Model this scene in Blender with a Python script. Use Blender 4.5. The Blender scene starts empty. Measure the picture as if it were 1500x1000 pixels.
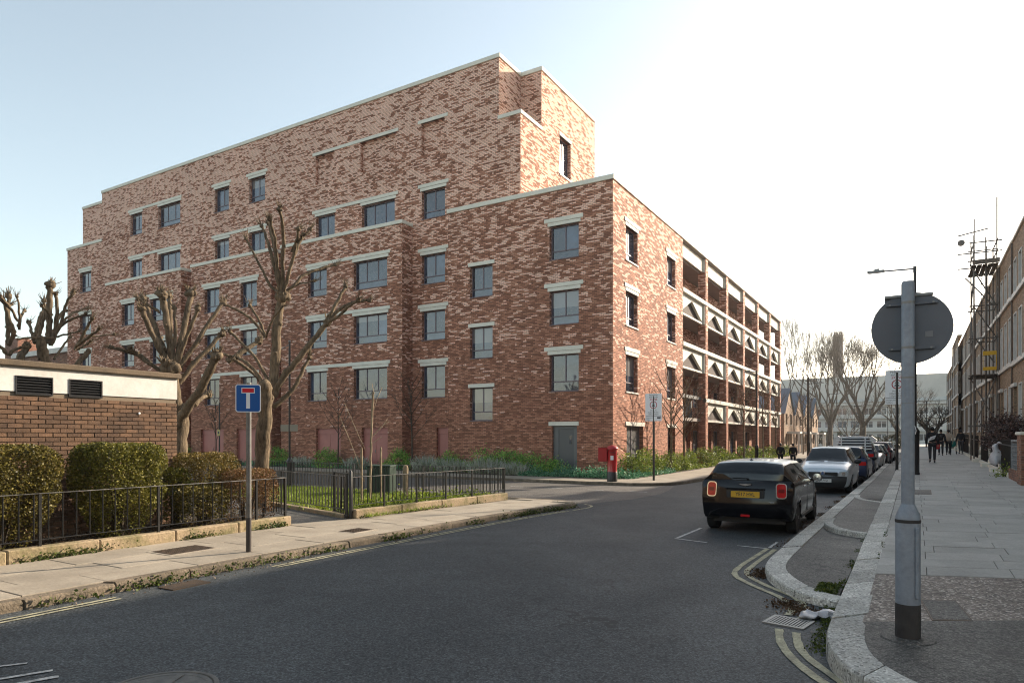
import bpy, bmesh, math, random
import numpy as np
from mathutils import Vector, Matrix, noise as mnoise
R = math.radians
PI = math.pi
scene = bpy.context.scene
COL = scene.collection

# ------------------------------------------------------------------ camera, sky, sun, exposure
EYE = 1.85
cam_d = bpy.data.cameras.new('camera')
cam = bpy.data.objects.new('camera', cam_d)
COL.objects.link(cam)
cam.location = (0, 0, EYE)
cam.rotation_euler = (R(90), 0, R(30.964))
cam_d.sensor_width = 36
cam_d.lens = 23.64
cam_d.shift_y = 0.0939
cam_d.clip_start = 0.05
cam_d.clip_end = 3000
scene.camera = cam

SUN_EL = 21.7
SUN_AZ = (0.44, 0.90)                       # ground direction towards the sun
world = bpy.data.worlds.new('World')
scene.world = world
world.use_nodes = True
wn = world.node_tree
wn.nodes.clear()
sky = wn.nodes.new('ShaderNodeTexSky')
sky.sky_type = 'NISHITA'
sky.sun_disc = False
sky.sun_elevation = R(SUN_EL)
sky.sun_rotation = math.atan2(SUN_AZ[0], SUN_AZ[1])
sky.altitude = 0
sky.air_density = 1.0
sky.dust_density = 1.2
sky.ozone_density = .4
bg = wn.nodes.new('ShaderNodeBackground')
bg.inputs['Strength'].default_value = 0.15
wo = wn.nodes.new('ShaderNodeOutputWorld')
hs = wn.nodes.new('ShaderNodeHueSaturation')   # a hazy, pale winter sky
hs.inputs['Hue'].default_value = .486
hs.inputs['Saturation'].default_value = .76
hs.inputs['Value'].default_value = .50
wn.links.new(sky.outputs[0], hs.inputs['Color'])
wt = wn.nodes.new('ShaderNodeMix')              # warm white balance of the photograph
wt.data_type = 'RGBA'; wt.blend_type = 'MULTIPLY'
wt.inputs[0].default_value = 1.0
wt.inputs[7].default_value = (1.06, 1.0, .925, 1)
wn.links.new(hs.outputs[0], wt.inputs[6])
wn.links.new(wt.outputs[2], bg.inputs['Color'])
wn.links.new(bg.outputs[0], wo.inputs['Surface'])

sun_d = bpy.data.lights.new('sun', 'SUN')
sun_d.energy = 2.5
sun_d.angle = R(0.6)
sun_d.color = (1.0, 0.86, 0.68)
sun = bpy.data.objects.new('sun', sun_d)
COL.objects.link(sun)
sv = Vector((SUN_AZ[0], SUN_AZ[1], math.tan(R(SUN_EL)) * math.hypot(*SUN_AZ))).normalized()
sun.rotation_euler = sv.to_track_quat('Z', 'Y').to_euler()
sun.location = (30, 10, 40)

scene.view_settings.view_transform = 'Standard'
scene.view_settings.look = 'None'
scene.view_settings.exposure = 2.0
scene.view_settings.gamma = 1.0
scene.view_settings.use_curve_mapping = False
scene.render.engine = 'CYCLES'
scene.cycles.use_denoising = True
scene.cycles.filter_width = 1.1
scene.cycles.max_bounces = 6
scene.cycles.diffuse_bounces = 3
scene.cycles.glossy_bounces = 3
scene.cycles.transmission_bounces = 4
scene.cycles.volume_bounces = 0
scene.cycles.caustics_reflective = False
scene.cycles.caustics_refractive = False
scene.cycles.sample_clamp_indirect = 6.0

# ------------------------------------------------------------------ helpers
rng = random.Random(7)


class MB:
    """Collects polygons and links them as one mesh object; o is subtracted from every point."""

    def __init__(s, o=(0, 0, 0)):
        s.v, s.f, s.o = [], [], o

    def add(s, vs, fs):
        b = len(s.v)
        o = s.o
        s.v.extend((p[0] - o[0], p[1] - o[1], p[2] - o[2]) for p in vs)
        s.f.extend(tuple(b + i for i in f) for f in fs)
        return s

    def quad(s, a, b, c, d):
        return s.add([a, b, c, d], [(0, 1, 2, 3)])

    def box(s, x0, x1, y0, y1, z0, z1):
        return s.add([(x0, y0, z0), (x1, y0, z0), (x1, y1, z0), (x0, y1, z0), (x0, y0, z1), (x1, y0, z1), (x1, y1, z1), (x0, y1, z1)],
                     [(3, 2, 1, 0), (4, 5, 6, 7), (0, 1, 5, 4), (1, 2, 6, 5), (2, 3, 7, 6), (3, 0, 4, 7)])

    def cbox(s, x0, x1, y0, y1, z0, z1, c=.01):
        """Box with every edge chamfered."""
        P, F = [], []
        X, Y, Z = (x0, x1), (y0, y1), (z0, z1)
        idx = {}
        for i in (0, 1):
            for j in (0, 1):
                for k in (0, 1):
                    sx, sy, sz = (1 - 2 * i) * c, (1 - 2 * j) * c, (1 - 2 * k) * c
                    idx[i, j, k, 0] = len(P); P.append((X[i], Y[j] + sy, Z[k] + sz))
                    idx[i, j, k, 1] = len(P); P.append((X[i] + sx, Y[j], Z[k] + sz))
                    idx[i, j, k, 2] = len(P); P.append((X[i] + sx, Y[j] + sy, Z[k]))
        g = lambda i, j, k, a: idx[i, j, k, a]
        cyc = [(0, 0), (1, 0), (1, 1), (0, 1)]
        F += [tuple(g(0, a, b, 0) for a, b in cyc[::-1]), tuple(g(1, a, b, 0) for a, b in cyc)]
        F += [tuple(g(a, 0, b, 1) for a, b in cyc), tuple(g(a, 1, b, 1) for a, b in cyc[::-1])]
        F += [tuple(g(a, b, 0, 2) for a, b in cyc[::-1]), tuple(g(a, b, 1, 2) for a, b in cyc)]
        for a in (0, 1):
            for b in (0, 1):
                F.append((g(0, a, b, 1), g(1, a, b, 1), g(1, a, b, 2), g(0, a, b, 2)))
                F.append((g(a, 0, b, 0), g(a, 1, b, 0), g(a, 1, b, 2), g(a, 0, b, 2)))
                F.append((g(a, b, 0, 0), g(a, b, 1, 0), g(a, b, 1, 1), g(a, b, 0, 1)))
        for k in idx:
            if k[3] == 0:
                F.append((g(*k[:3], 0), g(*k[:3], 1), g(*k[:3], 2)))
        return s.add(P, F)

    def prism(s, poly, z0, z1, bottom=False):
        n = len(poly)
        z0f = z0 if callable(z0) else (lambda x, y: z0)
        z1f = z1 if callable(z1) else (lambda x, y: z1)
        vs = [(x, y, z0f(x, y)) for x, y in poly] + [(x, y, z1f(x, y)) for x, y in poly]
        fs = [tuple(range(n, 2 * n))] + [(i, (i + 1) % n, n + (i + 1) % n, n + i) for i in range(n)]
        if bottom:
            fs.append(tuple(range(n - 1, -1, -1)))
        return s.add(vs, fs)

    def slab(s, poly, z0, z1, c=.006):
        """Flat stone with a chamfered top edge; poly counter-clockwise; z0, z1 numbers or functions of x, y."""
        n = len(poly)
        cx, cy = sum(p[0] for p in poly) / n, sum(p[1] for p in poly) / n
        z0f = z0 if callable(z0) else (lambda x, y: z0)
        z1f = z1 if callable(z1) else (lambda x, y: z1)
        inn = []
        for x, y in poly:
            d = math.hypot(cx - x, cy - y) or 1
            inn.append((x + (cx - x) / d * c * 1.4, y + (cy - y) / d * c * 1.4))
        vs = [(x, y, z0f(x, y)) for x, y in poly] + [(x, y, z1f(x, y) - c) for x, y in poly] + [(x, y, z1f(x, y)) for x, y in inn]
        fs = [tuple(range(2 * n, 3 * n))]
        for i in range(n):
            j = (i + 1) % n
            fs += [(i, j, n + j, n + i), (n + i, n + j, 2 * n + j, 2 * n + i)]
        return s.add(vs, fs)

    def tube(s, pts, r, n=8, cap=True):
        pts = [Vector(p) for p in pts]
        m = len(pts)
        rs = list(r) if hasattr(r, '__len__') else [r] * m
        t0 = (pts[1] - pts[0]).normalized()
        u = t0.orthogonal().normalized()
        vs, fs = [], []
        for i, p in enumerate(pts):
            t = (pts[min(i + 1, m - 1)] - pts[max(i - 1, 0)])
            t = t.normalized() if t.length > 1e-9 else t0
            u = (u - t * u.dot(t))
            u = u.normalized() if u.length > 1e-6 else t.orthogonal().normalized()
            w = t.cross(u)
            for k in range(n):
                a = 2 * PI * k / n
                vs.append(tuple(p + (u * math.cos(a) + w * math.sin(a)) * rs[i]))
        for i in range(m - 1):
            for k in range(n):
                k2 = (k + 1) % n
                fs.append((i * n + k, i * n + k2, (i + 1) * n + k2, (i + 1) * n + k))
        if cap:
            fs.append(tuple(range(n - 1, -1, -1)))
            fs.append(tuple(range((m - 1) * n, m * n)))
        return s.add(vs, fs)

    def lathe(s, prof, n=16, c=(0, 0, 0), axis='Z'):
        """prof: (radius, height) from bottom to top, revolved about axis through c."""
        vs, fs = [], []
        for r, h in prof:
            for k in range(n):
                a = 2 * PI * k / n
                x, y = r * math.cos(a), r * math.sin(a)
                if axis == 'Z':
                    p = (x, y, h)
                elif axis == 'X':
                    p = (h, x, y)
                else:
                    p = (y, h, x)
                vs.append((c[0] + p[0], c[1] + p[1], c[2] + p[2]))
        m = len(prof)
        for i in range(m - 1):
            for k in range(n):
                k2 = (k + 1) % n
                fs.append((i * n + k, i * n + k2, (i + 1) * n + k2, (i + 1) * n + k))
        fs.append(tuple(range(n - 1, -1, -1)))
        fs.append(tuple(range((m - 1) * n, m * n)))
        return s.add(vs, fs)

    def ball(s, c, r, n=8, m=6, sq=(1, 1, 1), jit=0):
        vs, fs = [], []
        for i in range(m + 1):
            th = PI * i / m
            for k in range(n):
                a = 2 * PI * k / n
                q = 1 + (rng.uniform(-jit, jit) if jit else 0)
                vs.append((c[0] + r * q * sq[0] * math.sin(th) * math.cos(a), c[1] + r * q * sq[1] * math.sin(th) * math.sin(a), c[2] - r * q * sq[2] * math.cos(th)))
        for i in range(m):
            for k in range(n):
                k2 = (k + 1) % n
                fs.append((i * n + k, i * n + k2, (i + 1) * n + k2, (i + 1) * n + k))
        return s.add(vs, fs)

    def mesh(s, name, mat, smooth=0):
        me = bpy.data.meshes.new(name)
        me.from_pydata(s.v, [], s.f)
        if mat:
            me.materials.append(mat)
        if smooth:
            me.polygons.foreach_set('use_smooth', [True] * len(me.polygons))
            if smooth < 180:
                me.set_sharp_from_angle(angle=R(smooth))
        me.update()
        return me

    def build(s, name, mat, parent=None, smooth=0, kind=None, label=None, loc=None, rz=0):
        return link(name, s.mesh(name, mat, smooth), parent, kind, label, loc, rz)


def link(name, me, parent=None, kind=None, label=None, loc=None, rz=0):
    o = bpy.data.objects.new(name, me)
    COL.objects.link(o)
    if parent:
        o.parent = parent
    if kind:
        o['kind'] = kind
    if label:
        o['label'] = label
    if loc:
        o.location = loc
    if rz:
        o.rotation_euler = (0, 0, rz)
    return o


def tag(o, label, cat, group=None):
    o['label'] = label
    o['category'] = cat
    if group:
        o['group'] = group
    return o


def thing(name, label, cat, loc=(0, 0, 0), rz=0, group=None):
    o = bpy.data.objects.new(name, None)
    COL.objects.link(o)
    o.location = loc
    o.rotation_euler = (0, 0, rz)
    o.empty_display_size = .2
    return tag(o, label, cat, group)


def copy_tree(o, parent=None):
    c = o.copy()
    COL.objects.link(c)
    c.parent = parent
    for ch in list(o.children):
        copy_tree(ch, c)
    return c


def np_mesh(name, V, F, mat, smooth=False):
    """Fast mesh from numpy arrays: V (n,3), F (m,k)."""
    me = bpy.data.meshes.new(name)
    V = np.asarray(V, np.float32); F = np.asarray(F, np.int32)
    m, k = F.shape
    me.vertices.add(len(V)); me.vertices.foreach_set('co', V.ravel())
    me.loops.add(m * k); me.loops.foreach_set('vertex_index', F.ravel())
    me.polygons.add(m)
    me.polygons.foreach_set('loop_start', np.arange(0, m * k, k, dtype=np.int32))
    me.polygons.foreach_set('loop_total', np.full(m, k, np.int32))
    if smooth:
        me.polygons.foreach_set('use_smooth', [True] * m)
    me.update(calc_edges=True)
    if mat:
        me.materials.append(mat)
    return me


def leaves(P, size, seed=0, aspect=.55, up=0.0, N=None):
    """Four-cornered leaves at points P with random orientation; returns V, F. N: optional outward normals to lean along."""
    g = np.random.default_rng(seed)
    n = len(P)
    d = g.normal(size=(n, 3)); d /= np.linalg.norm(d, axis=1)[:, None]
    if N is not None:
        d = d * .8 + N * .9
    d[:, 2] += up
    d /= np.linalg.norm(d, axis=1)[:, None]
    e = g.normal(size=(n, 3)); e -= d * (d * e).sum(1)[:, None]; e /= np.linalg.norm(e, axis=1)[:, None]
    s = size * g.uniform(.6, 1.3, n)[:, None]
    a = P - d * s * .5; b = P + d * s * .5
    w = e * s * aspect * .5
    V = np.stack([a, P + w, b, P - w], 1).reshape(-1, 3)
    F = np.arange(4 * n).reshape(n, 4)
    return V, F


# ------------------------------------------------------------------ materials
def nodes(name):
    m = bpy.data.materials.new(name)
    m.use_nodes = True
    nt = m.node_tree
    nt.nodes.clear()
    out = nt.nodes.new('ShaderNodeOutputMaterial')
    b = nt.nodes.new('ShaderNodeBsdfPrincipled')
    nt.links.new(b.outputs[0], out.inputs['Surface'])
    return m, nt, b


class NT:
    def __init__(s, nt):
        s.nt = nt

    def n(s, t, **kw):
        x = s.nt.nodes.new(t)
        for k, v in kw.items():
            setattr(x, k, v)
        return x

    def put(s, sock, v):
        if hasattr(v, 'is_linked') or isinstance(v, bpy.types.NodeSocket):
            s.nt.links.new(v, sock)
        else:
            sock.default_value = v

    def math(s, op, a, b=None, c=None, clamp=False):
        x = s.n('ShaderNodeMath', operation=op, use_clamp=clamp)
        s.put(x.inputs[0], a)
        if b is not None:
            s.put(x.inputs[1], b)
        if c is not None:
            s.put(x.inputs[2], c)
        return x.outputs[0]

    def mix(s, f, a, b, mode='MIX'):
        x = s.n('ShaderNodeMix', data_type='RGBA', blend_type=mode)
        s.put(x.inputs[0], f)
        s.put(x.inputs[6], a if not isinstance(a, tuple) else (*a[:3], 1))
        s.put(x.inputs[7], b if not isinstance(b, tuple) else (*b[:3], 1))
        return x.outputs[2]

    def noise(s, vec, scale, det=4, rough=.6, dist=0):
        x = s.n('ShaderNodeTexNoise')
        s.put(x.inputs['Vector'], vec)
        x.inputs['Scale'].default_value = scale
        x.inputs['Detail'].default_value = det
        x.inputs['Roughness'].default_value = rough
        x.inputs['Distortion'].default_value = dist
        return x.outputs['Fac']

    def ramp(s, f, stops, interp='LINEAR'):
        x = s.n('ShaderNodeValToRGB')
        x.color_ramp.interpolation = interp
        el = x.color_ramp.elements
        while len(el) < len(stops):
            el.new(0.5)
        for e, (p, c) in zip(el, stops):
            e.position = p
            e.color = (*c, 1) if len(c) == 3 else c
        s.put(x.inputs[0], f)
        return x.outputs[0]

    def rng(s, v, a, b, c=0., d=1., clamp=True):
        x = s.n('ShaderNodeMapRange', clamp=clamp)
        s.put(x.inputs[0], v)
        for i, q in enumerate((a, b, c, d)):
            s.put(x.inputs[1 + i], q)
        return x.outputs[0]

    def comb(s, x, y, z=0.):
        c = s.n('ShaderNodeCombineXYZ')
        for i, q in enumerate((x, y, z)):
            s.put(c.inputs[i], q)
        return c.outputs[0]

    def white(s, vec):
        x = s.n('ShaderNodeTexWhiteNoise', noise_dimensions='3D')
        s.put(x.inputs['Vector'], vec)
        return x.outputs['Value']

    def bump(s, h, strength, dist, b):
        x = s.n('ShaderNodeBump')
        x.inputs['Strength'].default_value = strength
        x.inputs['Distance'].default_value = dist
        s.put(x.inputs['Height'], h)
        s.put(b.inputs['Normal'], x.outputs[0])

    def pos(s):
        return s.n('ShaderNodeNewGeometry').outputs['Position']


def M(name, col, rough=.6, col2=None, nscale=4., lo=.35, hi=.65, fine=0., fscale=60., obj=0., isl=0., bump=0., bscale=60., metal=0., spec=.5, coat=0., objpos=False, emis=0.):
    m, nt, b = nodes(name)
    k = NT(nt)
    P = k.n('ShaderNodeTexCoord').outputs['Object'] if objpos else k.pos()
    c = (*col, 1)
    if col2:
        f = k.rng(k.noise(P, nscale, 5), lo, hi)
        c = k.mix(f, col, col2)
    if fine:
        f = k.rng(k.noise(P, fscale, 3, .7), .3, .7, 1 - fine, 1 + fine)
        c = k.mix(1., c, k.comb(f, f, f), 'MULTIPLY')
    if obj:
        r = k.n('ShaderNodeObjectInfo').outputs['Random']
        f = k.rng(r, 0, 1, 1 - obj, 1 + obj)
        c = k.mix(1., c, k.comb(f, f, f), 'MULTIPLY')
    if isl:
        r = k.n('ShaderNodeNewGeometry').outputs['Random Per Island']
        f = k.rng(r, 0, 1, 1 - isl, 1 + isl)
        c = k.mix(1., c, k.comb(f, f, f), 'MULTIPLY')
    k.put(b.inputs['Base Color'], c)
    b.inputs['Roughness'].default_value = rough
    b.inputs['Metallic'].default_value = metal
    b.inputs['Specular IOR Level'].default_value = spec
    if coat:
        b.inputs['Coat Weight'].default_value = coat
        b.inputs['Coat Roughness'].default_value = .04
    if emis:
        b.inputs['Emission Color'].default_value = (*col, 1)
        b.inputs['Emission Strength'].default_value = emis
    if bump:
        k.bump(k.noise(P, bscale, 4, .65), bump, .02, b)
    return m


def leaf_mat(name, cols, rough=.55, trans=.25):
    """Leaves: colour per leaf from a ramp, a little light through them."""
    m, nt, b = nodes(name)
    k = NT(nt)
    r = k.n('ShaderNodeNewGeometry').outputs['Random Per Island']
    n = len(cols)
    big = k.rng(k.noise(k.pos(), 3.0, 2), .3, .7, -.25, .25)
    f = k.math('ADD', r, big, clamp=True)
    c = k.ramp(f, [(i / max(1, n - 1), q) for i, q in enumerate(cols)])
    k.put(b.inputs['Base Color'], c)
    b.inputs['Roughness'].default_value = rough
    b.inputs['Specular IOR Level'].default_value = .3
    t = k.n('ShaderNodeBsdfTranslucent')
    k.put(t.inputs['Color'], c)
    mx = k.n('ShaderNodeMixShader')
    mx.inputs[0].default_value = trans
    nt.links.new(b.outputs[0], mx.inputs[1])
    nt.links.new(t.outputs[0], mx.inputs[2])
    out = [x for x in nt.nodes if x.type == 'OUTPUT_MATERIAL'][0]
    nt.links.new(mx.outputs[0], out.inputs['Surface'])
    return m


def brick_mat(name, bw, bh, base, pink, mortar, pmin, pmax, z0, z1, mw=.0135, yellow=False):
    """Laid brick: every brick its own colour, pink runs of bricks growing more frequent with height."""
    m, nt, b = nodes(name)
    k = NT(nt)
    geo = k.n('ShaderNodeNewGeometry')
    sp = k.n('ShaderNodeSeparateXYZ'); k.put(sp.inputs[0], geo.outputs['Position'])
    sn = k.n('ShaderNodeSeparateXYZ'); k.put(sn.inputs[0], geo.outputs['True Normal'])
    isx = k.math('GREATER_THAN', k.math('ABSOLUTE', sn.outputs[0]), .5)
    u = k.math('ADD', k.math('MULTIPLY', sp.outputs[0], k.math('SUBTRACT', 1., isx)), k.math('MULTIPLY', sp.outputs[1], isx))
    zz = k.math('DIVIDE', sp.outputs[2], bh)
    row = k.math('FLOOR', zz)
    fz = k.math('FRACT', zz)
    u2 = k.math('ADD', k.math('DIVIDE', u, bw), k.math('MULTIPLY', k.math('FLOORED_MODULO', row, 2.), .5))
    col = k.math('FLOOR', u2)
    fu = k.math('FRACT', u2)
    w1 = k.white(k.comb(col, row, isx))
    w3 = k.white(k.comb(col, row, k.math('ADD', isx, 7.)))
    rs = k.white(k.comb(0., row, k.math('ADD', isx, 3.)))
    run = k.math('FLOOR', k.math('ADD', k.math('DIVIDE', u2, 1.5), k.math('MULTIPLY', rs, 9.)))
    w2 = k.white(k.comb(run, row, k.math('ADD', isx, 13.)))
    mp = k.n('ShaderNodeMapping'); k.put(mp.inputs[0], geo.outputs['Position']); mp.inputs['Scale'].default_value = (2.2, 2.2, 5.)
    big = k.math('ADD', k.rng(k.noise(geo.outputs['Position'], .55, 3), .3, .7, -.05, .05), k.rng(k.noise(mp.outputs[0], 1., 3), .3, .7, -.12, .12))
    p = k.math('ADD', k.rng(sp.outputs[2], z0, z1, pmin, pmax), big)
    ispink = k.math('MULTIPLY', k.math('LESS_THAN', w2, p), k.math('LESS_THAN', w3, .9))
    n = len(base)
    cb = k.ramp(w1, [(i / n, q) for i, q in enumerate(base)], 'CONSTANT')
    cp = k.mix(w1, pink[0], pink[1])
    c = k.mix(ispink, cb, cp)
    fine = k.rng(k.noise(geo.outputs['Position'], 40, 3), .3, .7, .85, 1.15)
    c = k.mix(1., c, k.comb(fine, fine, fine), 'MULTIPLY')
    mj = k.math('MAXIMUM', k.math('LESS_THAN', fu, mw / bw), k.math('LESS_THAN', fz, mw / bh))
    c = k.mix(mj, c, mortar)
    st = k.rng(k.noise(geo.outputs['Position'], .35, 4), .3, .75, 1.06, .86)
    c = k.mix(1., c, k.comb(st, st, st), 'MULTIPLY')
    k.put(b.inputs['Base Color'], c)
    b.inputs['Roughness'].default_value = .85
    b.inputs['Specular IOR Level'].default_value = .25
    h = k.math('SUBTRACT', k.math('MULTIPLY', w3, .25), mj)
    k.bump(h, .8, .006, b)
    return m


def asphalt_mat(name, dark, light, patch=.12, spec=.5, stone=.35):
    m, nt, b = nodes(name)
    k = NT(nt)
    P = k.pos()
    n1 = k.noise(P, .28, 5, .6, .8)
    c = k.mix(k.rng(n1, .35, .65), dark, light)
    n2 = k.rng(k.noise(P, 2.2, 6, .65), .35, .7, 1 - patch, 1 + patch)
    c = k.mix(1., c, k.comb(n2, n2, n2), 'MULTIPLY')
    v = k.n('ShaderNodeTexVoronoi'); k.put(v.inputs['Vector'], P); v.inputs['Scale'].default_value = 62
    r = k.rng(v.outputs['Distance'], .0, .5, 1 + stone, 1 - stone)
    vs = k.n('ShaderNodeSeparateColor'); k.put(vs.inputs[0], v.outputs['Color'])
    spk = k.rng(vs.outputs[0], .0, 1., .35, 1.85)
    c = k.mix(1., c, k.comb(r, r, r), 'MULTIPLY')
    c = k.mix(1., c, k.comb(spk, spk, spk), 'MULTIPLY')
    for sc2, am in ((42, .34), (17, .22)):
        g2 = k.rng(k.noise(P, sc2, 3, .75), .32, .68, 1 - am, 1 + am)
        c = k.mix(1., c, k.comb(g2, g2, g2), 'MULTIPLY')
    # oil drips and old gum
    v2 = k.n('ShaderNodeTexVoronoi'); k.put(v2.inputs['Vector'], P); v2.inputs['Scale'].default_value = 1.15
    s2 = k.n('ShaderNodeSeparateColor'); k.put(s2.inputs[0], v2.outputs['Color'])
    dn = k.math('ADD', v2.outputs['Distance'], k.rng(k.noise(P, 9., 3), 0, 1, -.06, .06))
    spot = k.math('MULTIPLY', k.rng(dn, .02, .15, .55, 0), k.math('GREATER_THAN', s2.outputs[0], .55))
    c = k.mix(spot, c, (.018, .018, .019))
    v3 = k.n('ShaderNodeTexVoronoi'); k.put(v3.inputs['Vector'], P); v3.inputs['Scale'].default_value = 2.7
    s3 = k.n('ShaderNodeSeparateColor'); k.put(s3.inputs[0], v3.outputs['Color'])
    gum = k.math('MULTIPLY', k.math('LESS_THAN', v3.outputs['Distance'], .045), k.math('GREATER_THAN', s3.outputs[1], .62))
    c = k.mix(k.math('MULTIPLY', gum, .6), c, (.17, .17, .165))
    # tar-sealed cracks
    vc = k.n('ShaderNodeTexVoronoi', feature='DISTANCE_TO_EDGE')
    wp = k.n('ShaderNodeTexNoise'); k.put(wp.inputs['Vector'], P); wp.inputs['Scale'].default_value = 1.3; wp.inputs['Detail'].default_value = 5
    pv = k.n('ShaderNodeVectorMath', operation='MULTIPLY_ADD')
    k.put(pv.inputs[0], wp.outputs['Color']); pv.inputs[1].default_value = (1.6, 1.6, 0); k.put(pv.inputs[2], P)
    k.put(vc.inputs['Vector'], pv.outputs[0]); vc.inputs['Scale'].default_value = .22
    cr = k.math('MULTIPLY', k.math('LESS_THAN', vc.outputs['Distance'], .0016), k.math('GREATER_THAN', k.noise(P, .35, 2), .5))
    c = k.mix(cr, c, (.022, .023, .024))
    k.put(b.inputs['Base Color'], c)
    k.put(b.inputs['Roughness'], k.rng(n1, .3, .7, .78, .66))
    b.inputs['Specular IOR Level'].default_value = spec
    k.bump(v.outputs['Distance'], .5, .004, b)
    return m


def speckle_mat(name, base, lightc, darkc, scale=90., rough=.8, obj=0.1, dirt=None):
    """Granite or exposed aggregate: pale and dark grains in a ground colour."""
    m, nt, b = nodes(name)
    k = NT(nt)
    P = k.pos()
    v = k.n('ShaderNodeTexVoronoi'); k.put(v.inputs['Vector'], P); v.inputs['Scale'].default_value = scale
    s = k.n('ShaderNodeSeparateColor'); k.put(s.inputs[0], v.outputs['Color'])
    c = k.ramp(s.outputs[0], [(0, darkc), (.28, base), (.72, base), (1, lightc)])
    big = k.rng(k.noise(P, 1.7, 5), .3, .7, .78, 1.2)
    c = k.mix(1., c, k.comb(big, big, big), 'MULTIPLY')
    if obj:
        r = k.rng(k.n('ShaderNodeObjectInfo').outputs['Random'], 0, 1, 1 - obj, 1 + obj)
        c = k.mix(1., c, k.comb(r, r, r), 'MULTIPLY')
    if dirt:
        c = k.mix(k.rng(k.noise(P, 3., 5), .55, .75, 0, .7), c, dirt)
    k.put(b.inputs['Base Color'], c)
    b.inputs['Roughness'].default_value = rough
    k.bump(v.outputs['Distance'], .4, .003, b)
    return m


def glass_mat(name, col, ior=1.9, rough=.03, blind=.8):
    m, nt, b = nodes(name)
    k = NT(nt)
    r = k.n('ShaderNodeObjectInfo').outputs['Random']
    f = k.rng(r, 0, 1, .5, 1.6)
    c = k.mix(1., col, k.comb(f, f, f), 'MULTIPLY')
    n = k.rng(k.noise(k.pos(), 1.3, 3), .35, .7, .5, 1.5)
    c = k.mix(1., c, k.comb(n, n, n), 'MULTIPLY')
    loc = k.n('ShaderNodeObjectInfo').outputs['Location']
    r1 = k.white(loc)
    so = k.n('ShaderNodeSeparateXYZ'); k.put(so.inputs[0], k.n('ShaderNodeTexCoord').outputs['Object'])
    vo = k.n('ShaderNodeVectorMath', operation='ADD'); k.put(vo.inputs[0], loc); vo.inputs[1].default_value = (3.7, 1.3, 9.1)
    edge = k.rng(k.white(vo.outputs[0]), 0, 1, .55, 1.45)
    drawn = k.math('MULTIPLY', k.math('LESS_THAN', r1, .28), k.math('GREATER_THAN', so.outputs[2], edge))
    c = k.mix(k.math('MULTIPLY', drawn, blind), c, (.21, .205, .20))
    bp = k.n('ShaderNodeBump'); bp.inputs['Strength'].default_value = .12; bp.inputs['Distance'].default_value = .05
    k.put(bp.inputs['Height'], k.noise(k.pos(), 1.1, 1)); k.put(b.inputs['Normal'], bp.outputs[0])
    k.put(b.inputs['Base Color'], c)
    b.inputs['Roughness'].default_value = rough
    b.inputs['IOR'].default_value = ior
    return m


def bark_mat(name, c1, c2, sc=6.):
    m, nt, b = nodes(name)
    k = NT(nt)
    P = k.pos()
    mp = k.n('ShaderNodeMapping'); k.put(mp.inputs[0], P); mp.inputs['Scale'].default_value = (1, 1, .25)
    n1 = k.noise(mp.outputs[0], sc * 3, 6, .7)
    n2 = k.noise(P, sc * .5, 4)
    c = k.mix(k.rng(n1, .3, .7), c1, c2)
    f = k.rng(n2, .3, .7, .7, 1.25)
    c = k.mix(1., c, k.comb(f, f, f), 'MULTIPLY')
    k.put(b.inputs['Base Color'], c)
    b.inputs['Roughness'].default_value = .9
    b.inputs['Specular IOR Level'].default_value = .15
    k.bump(n1, 1., .035, b)
    return m


BRICK = brick_mat('red_pink_brickwork', .225, .075, [(.245, .103, .062), (.41, .178, .110), (.49, .228, .146), (.32, .132, .080)],
                  ((.82, .50, .375), (.90, .60, .475)), (.085, .046, .034), -.03, .80, 2.5, 20.)
BROWNBRICK = M('brown_brick', (.095, .052, .031), .88, (.155, .085, .047), 3., fine=.25, fscale=45, obj=.32, bump=.5, bscale=70)
SHEDMORTAR = M('shed_mortar', (.20, .155, .11), .95, fine=.2)
REDBRICK = brick_mat('terrace_red_brick', .225, .075, [(.20, .085, .055), (.27, .12, .075), (.15, .07, .05)], ((.34, .2, .12), (.3, .16, .1)), (.22, .18, .14), .1, .1, 0, 1)
STOCKBRICK = brick_mat('london_stock_brick', .225, .075, [(.31, .22, .14), (.38, .28, .185), (.25, .175, .115), (.34, .245, .16)], ((.42, .29, .19), (.45, .32, .22)), (.22, .18, .14), .12, .12, 0, 1)
CONC = M('pale_concrete', (.74, .71, .615), .75, (.66, .635, .55), 1.5, fine=.1, fscale=30)
CONCW = M('cream_precast_concrete', (.60, .565, .49), .7, (.52, .49, .43), 1.2, fine=.06)
FRAME = M('plum_grey_frame', (.125, .092, .112), .45)
GLASS = glass_mat('window_glass', (.030, .046, .075), 1.8)
DGLASS = glass_mat('dark_glass', (.012, .015, .018), 1.6)
DOORM = M('plum_painted_door', (.40, .145, .118), .5, (.35, .12, .10), 2.)
GREYDOOR = M('grey_painted_metal', (.13, .135, .14), .45, (.11, .115, .12), 2.)
SOFFIT = M('dull_soffit', (.30, .25, .22), .85, (.25, .21, .19), 1.)
ASPH = asphalt_mat('dark_asphalt', (.050, .0565, .060), (.074, .0825, .0865))
ASPH2 = asphalt_mat('worn_asphalt', (.115, .105, .095), (.15, .138, .125))
ASPH3 = asphalt_mat('footway_asphalt', (.098, .095, .087), (.145, .136, .122), .25)
PAVE = M('buff_paving_slab', (.36, .31, .245), .85, (.27, .23, .18), 1.6, fine=.14, fscale=25, obj=.10, bump=.25, bscale=45)
PAVEG = M('grey_paving_slab', (.44, .43, .40), .85, (.345, .335, .31), 1.4, fine=.14, fscale=30, obj=.10, bump=.25, bscale=45)
JOINT = M('sandy_joint', (.10, .085, .065), .95, (.06, .055, .04), 6.)
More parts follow.
